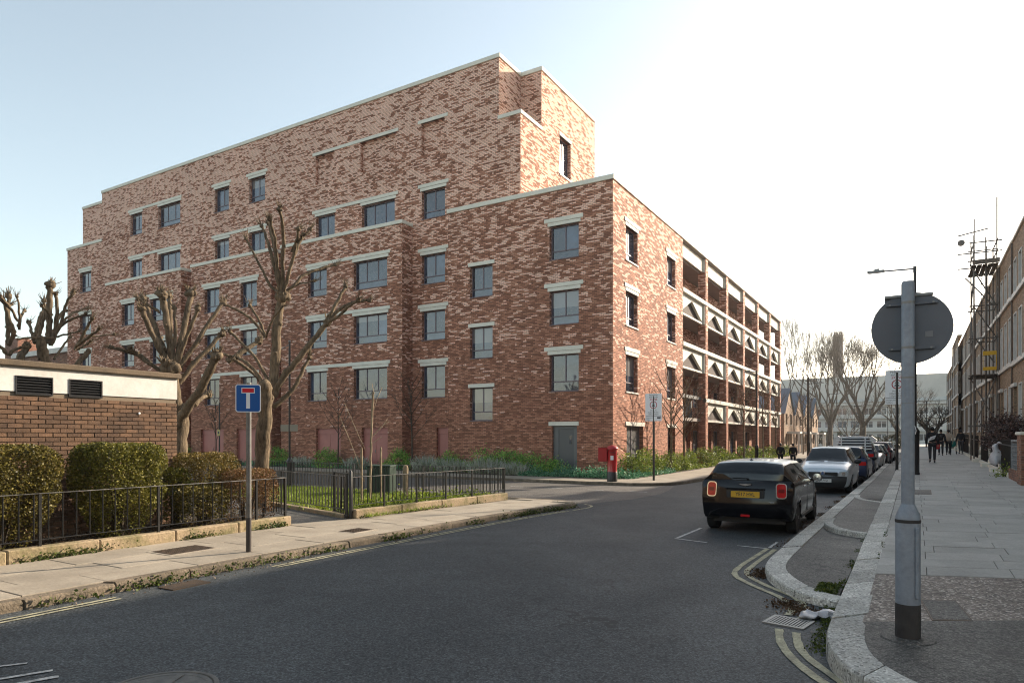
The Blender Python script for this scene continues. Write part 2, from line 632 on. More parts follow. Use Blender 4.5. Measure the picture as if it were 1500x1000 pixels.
KERBL = M('worn_buff_kerb', (.20, .155, .11), .9, (.10, .08, .055), 5., fine=.25, fscale=35, obj=.15, bump=.8, bscale=28)
GRANITE = speckle_mat('pale_granite', (.46, .45, .41), (.74, .73, .68), (.16, .155, .145), 62., .8, .22)
AGGREG = speckle_mat('exposed_aggregate', (.21, .175, .15), (.62, .56, .49), (.07, .06, .055), 48., .85, 0)
IRON = M('rusty_iron', (.07, .055, .045), .6, (.11, .075, .05), 12., metal=.5, bump=.3)
YELLOW = M('worn_yellow_paint', (.44, .41, .27), .75, (.20, .19, .14), 6., lo=.40, hi=.7, fine=.4, fscale=45)
WHITEP = M('worn_white_paint', (.52, .52, .50), .75, (.12, .12, .12), 9., lo=.45, hi=.7, fine=.25)
BLACKP = M('black_gloss_paint', (.012, .012, .013), .38, (.022, .021, .02), 8.)
RAILTOP = M('worn_sunlit_rail', (.22, .205, .185), .5, (.03, .03, .03), 9., metal=.3)  # worn patches; pale tone raised to put sunlight on the rails into the colour
GREYP = M('blue_grey_paint', (.27, .31, .36), .42, (.225, .26, .305), 3., fine=.12, fscale=20)
DARKGREY = M('dark_grey_sign_back', (.125, .14, .165), .5, (.10, .112, .132), 1.5)
GALV = M('galvanised_steel', (.28, .28, .27), .5, (.22, .22, .21), 6., metal=.5)
GRIME = M('black_grime', (.028, .026, .026), .7, (.045, .042, .04), 8., bump=.3)
WHITESIGN = M('white_sign_face', (.80, .80, .81), .45)
BLUESIGN = M('blue_sign_face', (.006, .09, .33), .4)
REDSIGN = M('red_sign_face', (.62, .010, .02), .4)
INK = M('dark_ink', (.025, .025, .03), .5)
REDINK = M('red_ink', (.42, .03, .04), .5)
POSTRED = M('pillar_box_red', (.42, .008, .012), .32, (.36, .007, .01), 5., coat=.3)
CREAMR = M('cream_render', (.66, .635, .60), .8, (.54, .515, .47), 1.6, fine=.08, fscale=14)
LOUVRE = M('black_louvre', (.018, .018, .02), .4)
BARK = bark_mat('brown_bark', (.06, .045, .031), (.24, .18, .118))
PALEBARK = bark_mat('pale_bark', (.20, .155, .10), (.36, .28, .19))
DARKBARK = bark_mat('dark_bark', (.045, .036, .028), (.10, .08, .06))
FARBARK = bark_mat('grey_bark', (.10, .083, .065), (.19, .16, .125))
SOIL = M('dark_soil', (.035, .026, .018), .95, (.06, .045, .03), 9., bump=.6, bscale=25)
GROUNDM = M('town_ground', (.10, .095, .085), .9, (.07, .07, .06), .05)
# ------------------------------------------------------------------ ground, roads, pavements
def zp(y):
    """Height of the right-hand pavement, which climbs gently away from the corner."""
    return .15 + .011 * max(0., y - 7.)


g = MB()
g.quad((-700, -300, -.03), (700, -300, -.03), (700, 1400, -.03), (-700, 1400, -.03))
g.build('ground', GROUNDM, kind='structure')

r = MB()
r.quad((-8.6, -40, 0), (-.35, -40, 0), (-.35, 330, 0), (-8.6, 330, 0))
r.quad((-.35, -40, 0), (40, -40, 0), (40, 5.2, 0), (-.35, 5.2, 0))
r.build('road', ASPH, kind='structure')
r = MB()                                             # the paler side street, its mouth swept round to the main road
r.add([(-90, 16.9, .004), (-8.3, 16.9, .004), (-7.75, 17.6, .004), (-7.3, 19.2, .004), (-7.2, 21.5, .004), (-7.45, 23.2, .004), (-7.9, 25.2, .004), (-90, 25.4, .004)], [tuple(range(8))])
r.build('side_road', ASPH2, kind='structure')


def ribbon(pts, w, z, mb, rag=0.):
    pts = [Vector((p[0], p[1])) for p in pts]
    fine = []
    for a, b in zip(pts, pts[1:]):
        n = max(1, int((b - a).length / .25))
        fine += [a.lerp(b, i / n) for i in range(n)]
    fine.append(pts[-1])
    L, Rr = [], []
    for i, p in enumerate(fine):
        t = (fine[min(i + 1, len(fine) - 1)] - fine[max(i - 1, 0)]).normalized()
        nn = Vector((-t.y, t.x))
        a, b = w / 2 + rng.uniform(-rag, rag), w / 2 + rng.uniform(-rag, rag)
        L.append((*(p + nn * a), z)); Rr.append((*(p - nn * b), z))
    n = len(fine)
    mb.add(L + Rr, [(n + i, n + i + 1, i + 1, i) for i in range(n - 1)])
    return mb


def smooth_path(pts, it=2):
    pts = [Vector(p) for p in pts]
    for _ in range(it):
        q = [pts[0]]
        for a, b in zip(pts, pts[1:]):
            q += [a.lerp(b, .25), a.lerp(b, .75)]
        q.append(pts[-1])
        pts = q
    return pts


def offset(pts, d):
    out = []
    for i, p in enumerate(pts):
        t = (pts[min(i + 1, len(pts) - 1)] - pts[max(i - 1, 0)]).normalized()
        out.append(p + Vector((-t.y, t.x)) * d)
    return out


def resample(pts, step):
    pts = [Vector(p) for p in pts]
    L = [0]
    for a, b in zip(pts, pts[1:]):
        L.append(L[-1] + (b - a).length)
    n = max(1, round(L[-1] / step))
    out = []
    for i in range(n + 1):
        d = L[-1] * i / n
        k = 0
        while k < len(L) - 2 and L[k + 1] < d:
            k += 1
        f = (d - L[k]) / max(1e-9, L[k + 1] - L[k])
        out.append(pts[k].lerp(pts[k + 1], f))
    return out


def kerb(parent, outer, inner, step, z0, z1, mat, jit=.006, c=.018, gap=.006, name='kerb_stone', sub=4):
    """Kerb stones between two matching polylines (outer on the road side); each stone an object."""
    n = max(1, round(sum((b - a).length for a, b in zip(outer, outer[1:])) / step))
    o2 = resample(outer, 1e-3 + sum((b - a).length for a, b in zip(outer, outer[1:])) / (n * sub))
    i2 = resample(inner, 1e-3 + sum((b - a).length for a, b in zip(inner, inner[1:])) / (n * sub))
    m = min(len(o2), len(i2)) - 1
    i = 0
    while i + sub <= m + 1 and i < m:
        j = min(i + sub, m)
        A, B = o2[i:j + 1], i2[i:j + 1]
        dj = rng.uniform(-jit, jit)
        dz = rng.uniform(-jit, jit)
        ta = (A[1] - A[0]).normalized() * gap
        tb = (A[-1] - A[-2]).normalized() * gap
        A = [A[0] + ta] + A[1:-1] + [A[-1] - tb]
        B = [B[0] + ta] + B[1:-1] + [B[-1] - tb]
        base = A[0]
        nA = len(A)
        mb = MB((base.x, base.y, 0))
        # cross-section: road face foot, face top, chamfer, top inner, inner foot
        vs = []
        for p, q in zip(A, B):
            dn = (q - p).normalized()
            p = p + dn * dj
            zt = (z1(p.y) if callable(z1) else z1) + dz
            zb = z0(p.y) if callable(z0) else z0
            for pt, z in ((p, zb), (p + dn * c * .3, zt - c), (p + dn * c, zt), (q - dn * .004, zt), (q, zt - .01), (q, zb)):
                vs.append((pt.x, pt.y, z))
        fs = []
        for a in range(nA - 1):
            for b in range(5):
                fs.append((a * 6 + b, a * 6 + b + 1, (a + 1) * 6 + b + 1, (a + 1) * 6 + b))
        fs.append(tuple(range(6)))
        fs.append(tuple(range((nA - 1) * 6 + 5, (nA - 1) * 6 - 1, -1)))
        mb.add(vs, fs)
        mb.build(name, mat, parent, loc=(base.x, base.y, 0), smooth=25)
        i = j


# --- left pavement: base, slabs, kerb
KL = smooth_path([(-8.25, -8), (-8.22, 0), (-8.2, 5), (-8.16, 9), (-8.1, 12.5), (-7.95, 14.6), (-7.78, 15.6), (-7.72, 16.15), (-7.9, 16.6), (-8.4, 16.75), (-9.4, 16.8), (-11.5, 16.85), (-30, 16.9)], 2)
KLi = offset(KL, .17)
lp = MB()
poly = [(p.x, p.y) for p in KLi] + [(-30, 15.6), (-9.9, 16.0), (-9.95, 15.6), (-10.35, 10.5), (-10.75, 9.2), (-10.6, 5), (-10.7, 0), (-10.7, -8)]
lp.prism(poly, -.02, .108)
left_pav = lp.build('left_pavement', JOINT, kind='structure')
kerb(left_pav, KL, KLi, .95, -.02, .118, KERBL, .012, .03, .01)


def clip_x(poly, pts_y_x):
    return poly


def interp(tab, y):
    ys = [t[0] for t in tab]; xs = [t[1] for t in tab]
    return float(np.interp(y, ys, xs))


LW = [(-8, -10.7), (0, -10.7), (5, -10.6), (9.2, -10.75), (10.5, -10.35), (15.6, -9.72), (16.2, -9.72)]
LK = [(-8, -8.43), (0, -8.4), (5, -8.38), (9, -8.34), (12.5, -8.28), (14.6, -8.14), (15.6, -7.97), (16.2, -7.95)]
y = -1.0
row = 0
cols = [(0, .36), (.36, .70), (.70, 1.0)]
offs = [0, .5, .25]
for ci, (a, b) in enumerate(cols):
    y = -1.5 + offs[ci]
    while y < 16.0:
        ln = rng.choice([.9, 1.05, 1.2, .75])
        y1 = min(y + ln, 16.3)
        gp = .005
        q = []
        for yy, f, sy, sx in ((y, a, 1, 1), (y, b, 1, -1), (y1, b, -1, -1), (y1, a, -1, 1)):
            w, k_ = interp(LW, yy), interp(LK, yy)
            q.append((w + (k_ - w) * f + sx * gp, yy + sy * gp))
        dz = rng.uniform(-.004, .004)
        mb = MB((q[0][0], q[0][1], 0))
        mb.slab(q, .09, .12 + dz, .005)
        mb.build('paving_slab', PAVE, left_pav, loc=(q[0][0], q[0][1], 0))
        y = y1
# the corner tip beyond the fence
mb = MB(); mb.prism([(-9.7, 16.31), (-7.95, 16.31), (-8.0, 16.5), (-8.4, 16.57), (-9.7, 16.62)], .09, .121); mb.build('corner_paving', PAVE, left_pav)

# iron covers let into the left pavement
for (cx, cy, w, l, lab) in ((-9.66, 6.28, .62, .84, 'rusty iron cover in the left pavement beside the blue sign post'), (-8.93, 9.25, .5, .62, 'worn brown cover in the left pavement in front of the gate')):
    t = thing('pavement_cover', lab, 'cover', (cx, cy, .122))
    f = MB(); f.slab([(-w / 2, -l / 2), (w / 2, -l / 2), (w / 2, l / 2), (-w / 2, l / 2)], -.02, .006, .004); f.build('rim', PAVE, t)
    p = MB()
    p.slab([(-w / 2 + .05, -l / 2 + .05), (w / 2 - .05, -l / 2 + .05), (w / 2 - .05, l / 2 - .05), (-w / 2 + .05, l / 2 - .05)], -.02, .0085, .002)
    for i in range(9):
        for j in range(12):
            x_, y_ = -w / 2 + .085 + i * (w - .17) / 8, -l / 2 + .085 + j * (l - .17) / 11
            p.box(x_ - .016, x_ + .016, y_ - .008, y_ + .008, .008, .013)
    p.build('lid', IRON, t)

# --- far pavement across the side street and along the new building
fp = MB()
KF = smooth_path([(-90, 25.0), (-30, 24.7), (-15, 24.4), (-10, 24.35), (-8.9, 24.5), (-8.2, 25.2), (-7.9, 26.2), (-7.75, 29), (-7.7, 40), (-7.7, 330)], 2)
KFi = offset(KF, .2)
poly = [(p.x, p.y) for p in KFi] + [(-11.85, 330), (-11.85, 28.6), (-90, 28.6)]
fp.prism(poly, -.02, .11)
far_pav = fp.build('far_pavement', PAVE, kind='structure')
near = [p for p in KF if p.y < 60 and p.x > -32]
kerb(far_pav, near, offset(near, .2), 1.2, -.02, .118, KERBL, .006, .02)
mb = MB(); fr = [p for p in KF if p.y >= 58]
for a, b in zip(fr, fr[1:]):
    mb.box(a.x - .1, a.x, a.y, b.y, -.02, .118)
mb.build('kerb_run', KERBL, far_pav)

# --- right pavement: lower granite kerb, strip, upper granite kerb, slabs
UK = smooth_path([(-.74, 70), (-.74, 40), (-.74, 20), (-.72, 12), (-.69, 8), (-.69, 6.9), (-.67, 6.35), (-.58, 5.85), (-.36, 5.4), (.1, 4.95), (.8, 4.6), (2.0, 4.45), (12, 4.4), (40, 4.4)], 2)
UKi = offset(UK, .30)
rp = MB()
poly = [(p.x, p.y) for p in UKi] + [(40, 330), (-.44, 330)]
rp_poly = poly
n = len(poly)
# base as strips so the surface can climb
vs, fs = [], []
ys = [4.7, 5.0, 5.4, 6, 7, 9, 12, 20, 30, 40, 60, 100, 330]


def right_edge_x(yv):
    best = None
    for a, b in zip(UKi, UKi[1:]):
        if min(a.y, b.y) <= yv <= max(a.y, b.y) and abs(a.y - b.y) > 1e-6:
            x_ = a.x + (b.x - a.x) * (yv - a.y) / (b.y - a.y)
            best = x_ if best is None else min(best, x_)
    return best if best is not None else -.44


def zcap(yv):
    return zp(min(yv, 60))


for yv in ys:
    vs += [(right_edge_x(yv), yv, zcap(yv) - .012), (40, yv, zcap(yv) - .012)]
for i in range(len(ys) - 1):
    fs.append((2 * i, 2 * i + 1, 2 * i + 3, 2 * i + 2))
rp.add(vs, fs)
right_pav = rp.build('right_pavement', JOINT, kind='structure')
# rough concrete apron round the post, then a band of exposed aggregate
ap = MB()
A = [p for p in UKi if p.x < 8]
line1 = lambda x: 7.0 + .62 * (x + .4)            # where the aggregate begins
line2 = lambda x: 9.39 + .355 * (x + .4)          # where the slabs begin
poly = [(p.x, p.y) for p in A if p.y <= 7.0 or p.x > -.3]
poly = [(-.42, 7.0)] + [(p.x, p.y) for p in A if p.y < 6.98] + [(8, line1(4.0)), (4.0, line1(4.0)), (1.5, line1(1.5))]
ap.add([(x, y_, zp(y_) + .002) for x, y_ in poly], [tuple(range(len(poly)))])
ap.build('concrete_apron', ASPH3, right_pav)
ag = MB()
poly = [(-.42, 7.0), (1.5, line1(1.5)), (4.0, line1(4.0)), (4.0, line2(4.0)), (1.5, line2(1.5)), (-.42, line2(-.42))]
ag.add([(x, y_, zp(y_) + .001) for x, y_ in poly], [tuple(range(len(poly)))])
ag.build('aggregate_band', AGGREG, right_pav)
kerb(right_pav, [p for p in UK if p.y < 60 and p.x < 10], offset([p for p in UK if p.y < 60 and p.x < 10], .30), .82, -.02, lambda yv: zp(min(yv, 60)) + .004, GRANITE, .006, .022, .008)

# grey slabs, laid in skewed rows
X0, X1 = -.43, 2.92
rowk = 0
yb = 9.44
while yb < 46:
    d = .60
    sk = max(.06, .355 - .016 * (yb - 9.4))
    sk2 = max(.06, .355 - .016 * (yb + d - 9.4))
    x = X0
    first = rng.uniform(.35, .9) if rowk % 2 else .55
    xs = [X0]
    x = X0 + first
    while x < X1 - .25:
        xs.append(x)
        x += .90 if yb < 30 else 1.8
    xs.append(X1)
    for xa, xb in zip(xs, xs[1:]):
        gp = .004
        q = [(xa + gp, yb + sk * (xa + .4) + gp), (xb - gp, yb + sk * (xb + .4) + gp), (xb - gp, yb + d + sk2 * (xb + .4) - gp), (xa + gp, yb + d + sk2 * (xa + .4) - gp)]
        dz = rng.uniform(-.004, .004)
        base = q[0]
        mb = MB((base[0], base[1], 0))
        mb.slab(q, lambda x_, y_: zp(y_) - .03, lambda x_, y_, dz=dz: zp(y_) + dz, .005)
        mb.build('paving_slab', PAVEG, right_pav, loc=(base[0], base[1], 0))
    yb += d
    rowk += 1
far = MB()
far.add([(-.43, 46.5, zp(46.5)), (3.0, 46.6, zp(46.5)), (3.0, 60, zp(60)), (3.0, 330, zp(60)), (-.43, 330, zp(60)), (-.43, 60, zp(60))], [(0, 1, 2, 5), (5, 2, 3, 4)])
far.build('far_slabs', PAVEG, right_pav)

# inspection covers in the right pavement
for (q, lab) in ([[(.04, 8.2), (.13, 7.36), (.46, 7.52), (.36, 8.33)], 'dark square cover set in the gravelly band behind the post'], [[(-.12, 22.9), (-.11, 21.4), (.38, 21.5), (.39, 23.1)], 'dark cover in the grey slabs farther up the pavement']):
    cx, cy = q[0]
    t = thing('inspection_cover', lab, 'cover', (cx, cy, zp(cy)))
    q2 = [(a - cx, b - cy) for a, b in q]
    if sum(q2[i][0] * q2[(i + 1) % 4][1] - q2[(i + 1) % 4][0] * q2[i][1] for i in range(4)) < 0:
        q2 = q2[::-1]
    zf = lambda x_, y_, cy=cy: zp(cy + y_) - zp(cy)
    m = MB(); m.slab(q2, -.02, lambda x_, y_: zf(x_, y_) + .006, .004); m.build('rim', IRON, t)
    mx, my = sum(p[0] for p in q2) / 4, sum(p[1] for p in q2) / 4
    q3 = [(a + (mx - a) * .09, b + (my - b) * .09) for a, b in q2]
    m = MB(); m.slab(q3, -.02, lambda x_, y_: zf(x_, y_) + .009, .003); m.build('lid', ASPH3, t)

# strip between the kerbs
LKo = smooth_path([(-.72, 8.0), (-1.06, 8.12), (-1.4, 8.6), (-1.72, 9.35), (-1.84, 10.1), (-1.84, 11.5), (-1.82, 14), (-1.78, 18), (-1.72, 24), (-1.66, 32), (-1.66, 48)], 2)
LKo = LKo[::-1]
LKi = offset(LKo, .27)
zl = lambda yv: .095 + .004 * max(0, yv - 8)
kerb(right_pav, LKo, LKi, .8, -.02, zl, GRANITE, .006, .02, .008)
st = MB()
zst = lambda yv: .075 + .004 * max(0, yv - 8)
inner = [p for p in LKi]
vs, fs = [], []
ins = [p for p in LKi if p.x < -.76]
for p in ins:
    vs += [(p.x, p.y, zst(p.y) + .004), (-.735, p.y + (0 if p.y > 9.2 else (.15 * (9.2 - p.y))), zst(p.y) + .004)]
for i in range(len(ins) - 1):
    fs.append((2 * i, 2 * i + 1, 2 * i + 3, 2 * i + 2))
st.add(vs, [f[::-1] for f in fs])
st.build('kerb_strip', ASPH3, right_pav)
# raised steps of the strip with curved granite risers
for (pts, h, y1) in (([(-1.56, 15.3), (-1.55, 14.5), (-1.5, 14.15), (-1.35, 13.75), (-1.1, 13.35), (-.745, 13.15)], .085, 20.6), ([(-1.5, 21.5), (-1.48, 20.8), (-1.36, 20.3), (-1.15, 19.85), (-.745, 19.45)], .085, 34)):
    P = smooth_path(pts, 2)
    kerb(right_pav, P, offset(P, .16), .9, .0, lambda yv, h=h: zst(yv) + h + .01, GRANITE, .004, .02, .005)
    a = MB()
    Pi = offset(P, .15)
    poly = [(p.x, p.y) for p in Pi] + [(-.745, y1), (Pi[0].x, y1)]
    a.add([(x, y_, zst(y_) + h) for x, y_ in poly], [tuple(range(len(poly)))])
    a.build('raised_strip', ASPH3, right_pav)

# --- painted lines
mk = MB()
ribbon(smooth_path([(-2.11, 11.8), (-2.17, 9.95), (-2.12, 9.3), (-1.75, 8.75), (-1.3, 8.25), (-1.12, 7.75), (-1.14, 7.48)], 2), .075, .008, mk, .006)
ribbon(smooth_path([(-1.99, 11.76), (-2.03, 9.95), (-1.97, 9.4), (-1.62, 8.85), (-1.16, 8.35), (-.98, 7.75), (-1.0, 7.4)], 2), .075, .008, mk, .006)
ribbon(smooth_path([(-1.13, 6.9), (-1.06, 6.5), (-.95, 6.15), (-.62, 5.56), (-.2, 5.15), (.6, 4.75)], 2), .075, .008, mk, .006)
ribbon(smooth_path([(-.97, 6.85), (-.9, 6.45), (-.8, 6.15), (-.46, 5.6), (0, 5.1), (.7, 4.62)][:4], 2), .075, .008, mk, .006)
for dx in (.27, .375):
    ribbon([(p.x + dx, p.y) for p in KL if p.y < 4.75 and p.y > -8], .05, .008, mk, .006)
    ribbon([(p.x + dx, p.y) for p in KL if 5.5 < p.y < 15.4 and p.x > -8.3], .05, .008, mk, .006)
ribbon(smooth_path([(-7.48, 15.5), (-7.38, 16.1), (-7.45, 16.7), (-7.9, 17.1)], 2), .07, .008, mk, .005)
mk.build('yellow_lines', YELLOW, kind='structure')
pt = MB()
ribbon(smooth_path([(-5.2, 8.6), (-4.4, 8.3), (-3.2, 8.5), (-2.3, 7.9)], 3), .008, .007, pt, .004)
ribbon([(-7.9, 16.0), (-7.2, 17.3)], .03, .007, pt, .01)
pt.build('sealed_cracks', M('tar', (.012, .012, .013), .5), kind='structure')
wm = MB()
ribbon([(-2.62, 11.86), (-2.12, 11.8)], .06, .008, wm, .004)
ribbon([(-3.74, 12.1), (-3.15, 11.93)], .06, .008, wm, .004)
ribbon([(-3.76, 12.1), (-3.76, 13.8)], .06, .008, wm, .004)
ribbon([(-2.1, 11.9), (-2.1, 12.6)], .05, .008, wm, .004)
# worn strokes at the near left
for a, b, w in (((-6.72, 1.95), (-6.24, 2.68), .03), ((-6.32, 1.72), (-5.87, 2.70), .045), ((-5.95, 1.95), (-5.69, 2.66), .05)):
    ribbon([a, b], w, .008, wm, .008)
for k_ in range(4):
    ribbon([(-13.2 + k_ * 1.6, 21.9), (-12.6 + k_ * 1.6, 21.9)], .09, .010, wm, .006)
wm.build('white_lines', WHITEP, kind='structure')

# round manhole cover, close to the camera
MANH = M('worn_cast_iron', (.10, .10, .095), .55, (.17, .165, .15), 9., metal=.3, bump=.3)
t = thing('manhole_cover', 'round cast iron manhole cover in the road, cut by the bottom edge', 'manhole', (-4.74, 2.88, .004))
m = MB(); m.lathe([(.41, -.02), (.41, .008), (.40, .011), (.375, .011), (.37, .002), (.37, -.02)], 48); m.build('rim', MANH, t, 30)
m = MB(); m.lathe([(.365, -.02), (.365, .006), (.33, .006), (.325, .001), (.09, .001), (.085, .006)], 48); m.build('lid', MANH, t, 30)
m = MB()
for k_ in range(6):
    a = k_ * PI / 3
    ca, sa = math.cos(a), math.sin(a)
    m.prism([(ca * .09 + sa * .02, sa * .09 - ca * .02), (ca * .33 + sa * .03, sa * .33 - ca * .03), (ca * .33 - sa * .03, sa * .33 + ca * .03), (ca * .09 - sa * .02, sa * .09 + ca * .02)], -.01, .008)
m.build('spokes', MANH, t)


def gully(label, c, w, l, rz, mt=GALV, group='road gullies'):
    t = thing('road_gully', label, 'drain', (c[0], c[1], .004), rz, group)
    m = MB()
    fw = .035
    m.box(-w / 2, w / 2, -l / 2, -l / 2 + fw, -.03, .010); m.box(-w / 2, w / 2, l / 2 - fw, l / 2, -.03, .010)
    m.box(-w / 2, -w / 2 + fw, -l / 2 + fw, l / 2 - fw, -.03, .010); m.box(w / 2 - fw, w / 2, -l / 2 + fw, l / 2 - fw, -.03, .010)
    m.build('rim', mt, t)
    m = MB(); m.quad((-w / 2 + fw, -l / 2 + fw, .002), (w / 2 - fw, -l / 2 + fw, .002), (w / 2 - fw, l / 2 - fw, .002), (-w / 2 + fw, l / 2 - fw, .002)); m.build('sump', GRIME, t)
    nb = 11
    m0 = None
    for i in range(nb):
        x = -w / 2 + fw + (i + .5) * (w - 2 * fw) / nb
        if m0 is None:
            q = MB(); q.box(-.0085, .0085, -l / 2 + fw, l / 2 - fw, -.02, .009); m0 = q.mesh('grate_bar', mt)
        link('grate_bar', m0, t, loc=(x, 0, 0))


gully('slotted iron gully grate between the double yellow lines by the granite kerb', (-1.09, 7.2), .40, .36, R(-10))
gully('weedy gully grate against the left kerb, breaking the yellow line', (-7.86, 5.12), .30, .52, R(2), IRON)
# ------------------------------------------------------------------ the new brick building
def wall(mb, axis, c, a0, a1, z0, z1, holes=(), depth=.22):
    """Axis 'Y': plane y=c facing -y, a = x.  Axis 'X': plane x=c facing +x, a = y.  'N': plane x=c facing -x.  Holes (a0,a1,z0,z1) get reveals."""
    def pt(a, z, d=0):
        if axis == 'Y':
            return (a, c + d, z)
        if axis == 'X':
            return (c - d, a, z)
        return (c + d, a, z)
    flip = axis == 'N'
    us = sorted({a0, a1, *(h[0] for h in holes), *(h[1] for h in holes)})
    zs = sorted({z0, z1, *(h[2] for h in holes), *(h[3] for h in holes)})
    us = [u for u in us if a0 <= u <= a1]
    zs = [z for z in zs if z0 <= z <= z1]

    def q(*p):
        mb.quad(*(p if not flip else p[::-1]))
    for i in range(len(us) - 1):
        for j in range(len(zs) - 1):
            um, zm = (us[i] + us[i + 1]) / 2, (zs[j] + zs[j + 1]) / 2
            if any(h[0] < um < h[1] and h[2] < zm < h[3] for h in holes):
                continue
            q(pt(us[i], zs[j]), pt(us[i + 1], zs[j]), pt(us[i + 1], zs[j + 1]), pt(us[i], zs[j + 1]))
    for h in holes:
        d = h[4] if len(h) > 4 else depth
        b0, b1, y0, y1 = h[:4]
        q(pt(b0, y0), pt(b0, y1), pt(b0, y1, d), pt(b0, y0, d))
        q(pt(b1, y0), pt(b1, y0, d), pt(b1, y1, d), pt(b1, y1))
        q(pt(b0, y1), pt(b1, y1), pt(b1, y1, d), pt(b0, y1, d))
        q(pt(b0, y0), pt(b0, y0, d), pt(b1, y0, d), pt(b1, y0))
        if len(h) > 4:
            q(pt(b0, y0, d), pt(b1, y0, d), pt(b1, y1, d), pt(b0, y1, d))
    return mb


_wc = {}


def window(root, off, axis, c, a0, a1, z0, z1, n=2, trans=True, setback=.20, frame=FRAME, glass=GLASS, sill=True, name='window', fw=.055):
    """Framed window filling an opening: frame mesh, panes and sill as its children. n lights side by side over one fixed bottom light."""
    w, h = round(a1 - a0, 2), round(z1 - z0, 2)
    key = (w, h, n, trans, frame.name, glass.name, fw)
    if key not in _wc:
        m = MB()
        d0, d1 = 0, .07
        m.box(0, fw, d0, d1, 0, h); m.box(w - fw, w, d0, d1, 0, h)
        m.box(fw, w - fw, d0, d1, 0, fw); m.box(fw, w - fw, d0, d1, h - fw, h)
        zt = fw
        panes = []
        if trans:
            zt = h * .27
            m.box(fw, w - fw, d0, d1, zt - fw * .5, zt + fw * .5)
            panes.append((fw, w - fw, fw, zt - fw * .5))
            zt += fw * .5
        for i in range(1, n):
            x = w * i / n
            m.box(x - fw * .5, x + fw * .5, d0 + .004, d1 - .004, zt, h - fw)
        for i in range(n):
            x0 = fw if i == 0 else w * i / n + fw * .5
            x1 = w - fw if i == n - 1 else w * (i + 1) / n - fw * .5
            panes.append((x0, x1, zt, h - fw))
        pm = []
        for x0, x1, y0, y1 in panes:
            q = MB(); q.box(x0 + .001, x1 - .001, .03, .042, y0 + .001, y1 - .001)
            pm.append(q.mesh('pane', glass))
        sm = MB(); sm.box(-.0, w, -setback - .035, -.001, -.02, .018)
        _wc[key] = (m.mesh(name, frame), pm, sm.mesh('sill', frame))
    fm, pm, sm = _wc[key]
    if axis == 'Y':
        loc, rz = (a0, c + setback, z0), 0
    elif axis == 'X':
        loc, rz = (c - setback, a0, z0), R(90)
    else:
        loc, rz = (c + setback, a1, z0), R(-90)
    f = link(name, fm, root, loc=(loc[0] - off[0], loc[1] - off[1], loc[2] - off[2]), rz=rz)
    for p in pm:
        link('pane', p, f)
    if sill:
        link('sill', sm, f)
    return f


BO = (-11.8, 28.58, 0)
YC, YR, XC = 28.58, 29.46, -11.8
ZP_, ZT, ZS, ZSL = 13.83, 21.71, 18.48, 17.86
B = thing('apartment_block', 'large stepped red brick apartment block with pink flecked upper floors and pale lintels', 'apartment block', BO)


def bpart(name, mb, mat, smooth=0, label=None):
    return mb.build(name, mat, B, smooth, label=label)


LOW = {'A': (10.33, 11.95), 'B': (7.22, 8.84), 'C': (4.05, 5.81)}
DOOR_T = 2.42


def opening(holes, wins, a0, a1, z0, z1, n=2, trans=True):
    holes.append((a0, a1, z0, z1)); wins.append((a0, a1, z0, z1, n, trans))


def lintel(axis, c, a0, a1, ztop, wide=None, lower=True):
    """Two stacked pale strips over an opening: the lower the width of the opening, the upper longer."""
    def bar(u0, u1, z0, z1, p):
        m = MB(BO)
        if axis == 'Y':
            m.cbox(u0, u1, c - p, c + .1, z0, z1, .008)
        else:
            m.cbox(c - .1, c + p, u0, u1, z0, z1, .008)
        bpart('lintel', m, CONC if axis == 'Y' else CONCW)
    z = ztop
    if lower:
        bar(a0 - .10, a1 + .10, z, z + .17, .022)
        z += .18
    w0, w1 = wide or (a0 - .22, a1 + .22)
    bar(w0, w1, z, z + .19, .04)


wins = []
mat_w = BRICK
# corner block, street side front
H = []
for k in 'ABC':
    z0, z1 = LOW[k]
    opening(H, wins, -15.05, -13.51, z0, z1); lintel('Y', YC, -15.05, -13.51, z1, (-15.33, -13.28))
for z0, z1 in ((9.03, 10.63), (5.90, 7.50), (2.71, 4.41)):
    opening(H, wins, -19.67, -18.29, z0, z1); lintel('Y', YC, -19.67, -18.29, z1, (-19.77, -18.17), lower=False)
H.append((-14.90, -13.60, .12, DOOR_T)); lintel('Y', YC, -14.9, -13.6, DOOR_T, (-15.09, -13.5), lower=False)
m = MB(BO); wall(m, 'Y', YC, -21.06, XC, 0, ZP_ - .2, H)
for (u0, u1) in ((-21.06, -21.06),):
    wall(m, 'N', -21.06, YC, YR, 0, ZP_ - .2)
bpart('corner_wall', m, mat_w)
WY = [(YC, w) for w in wins]

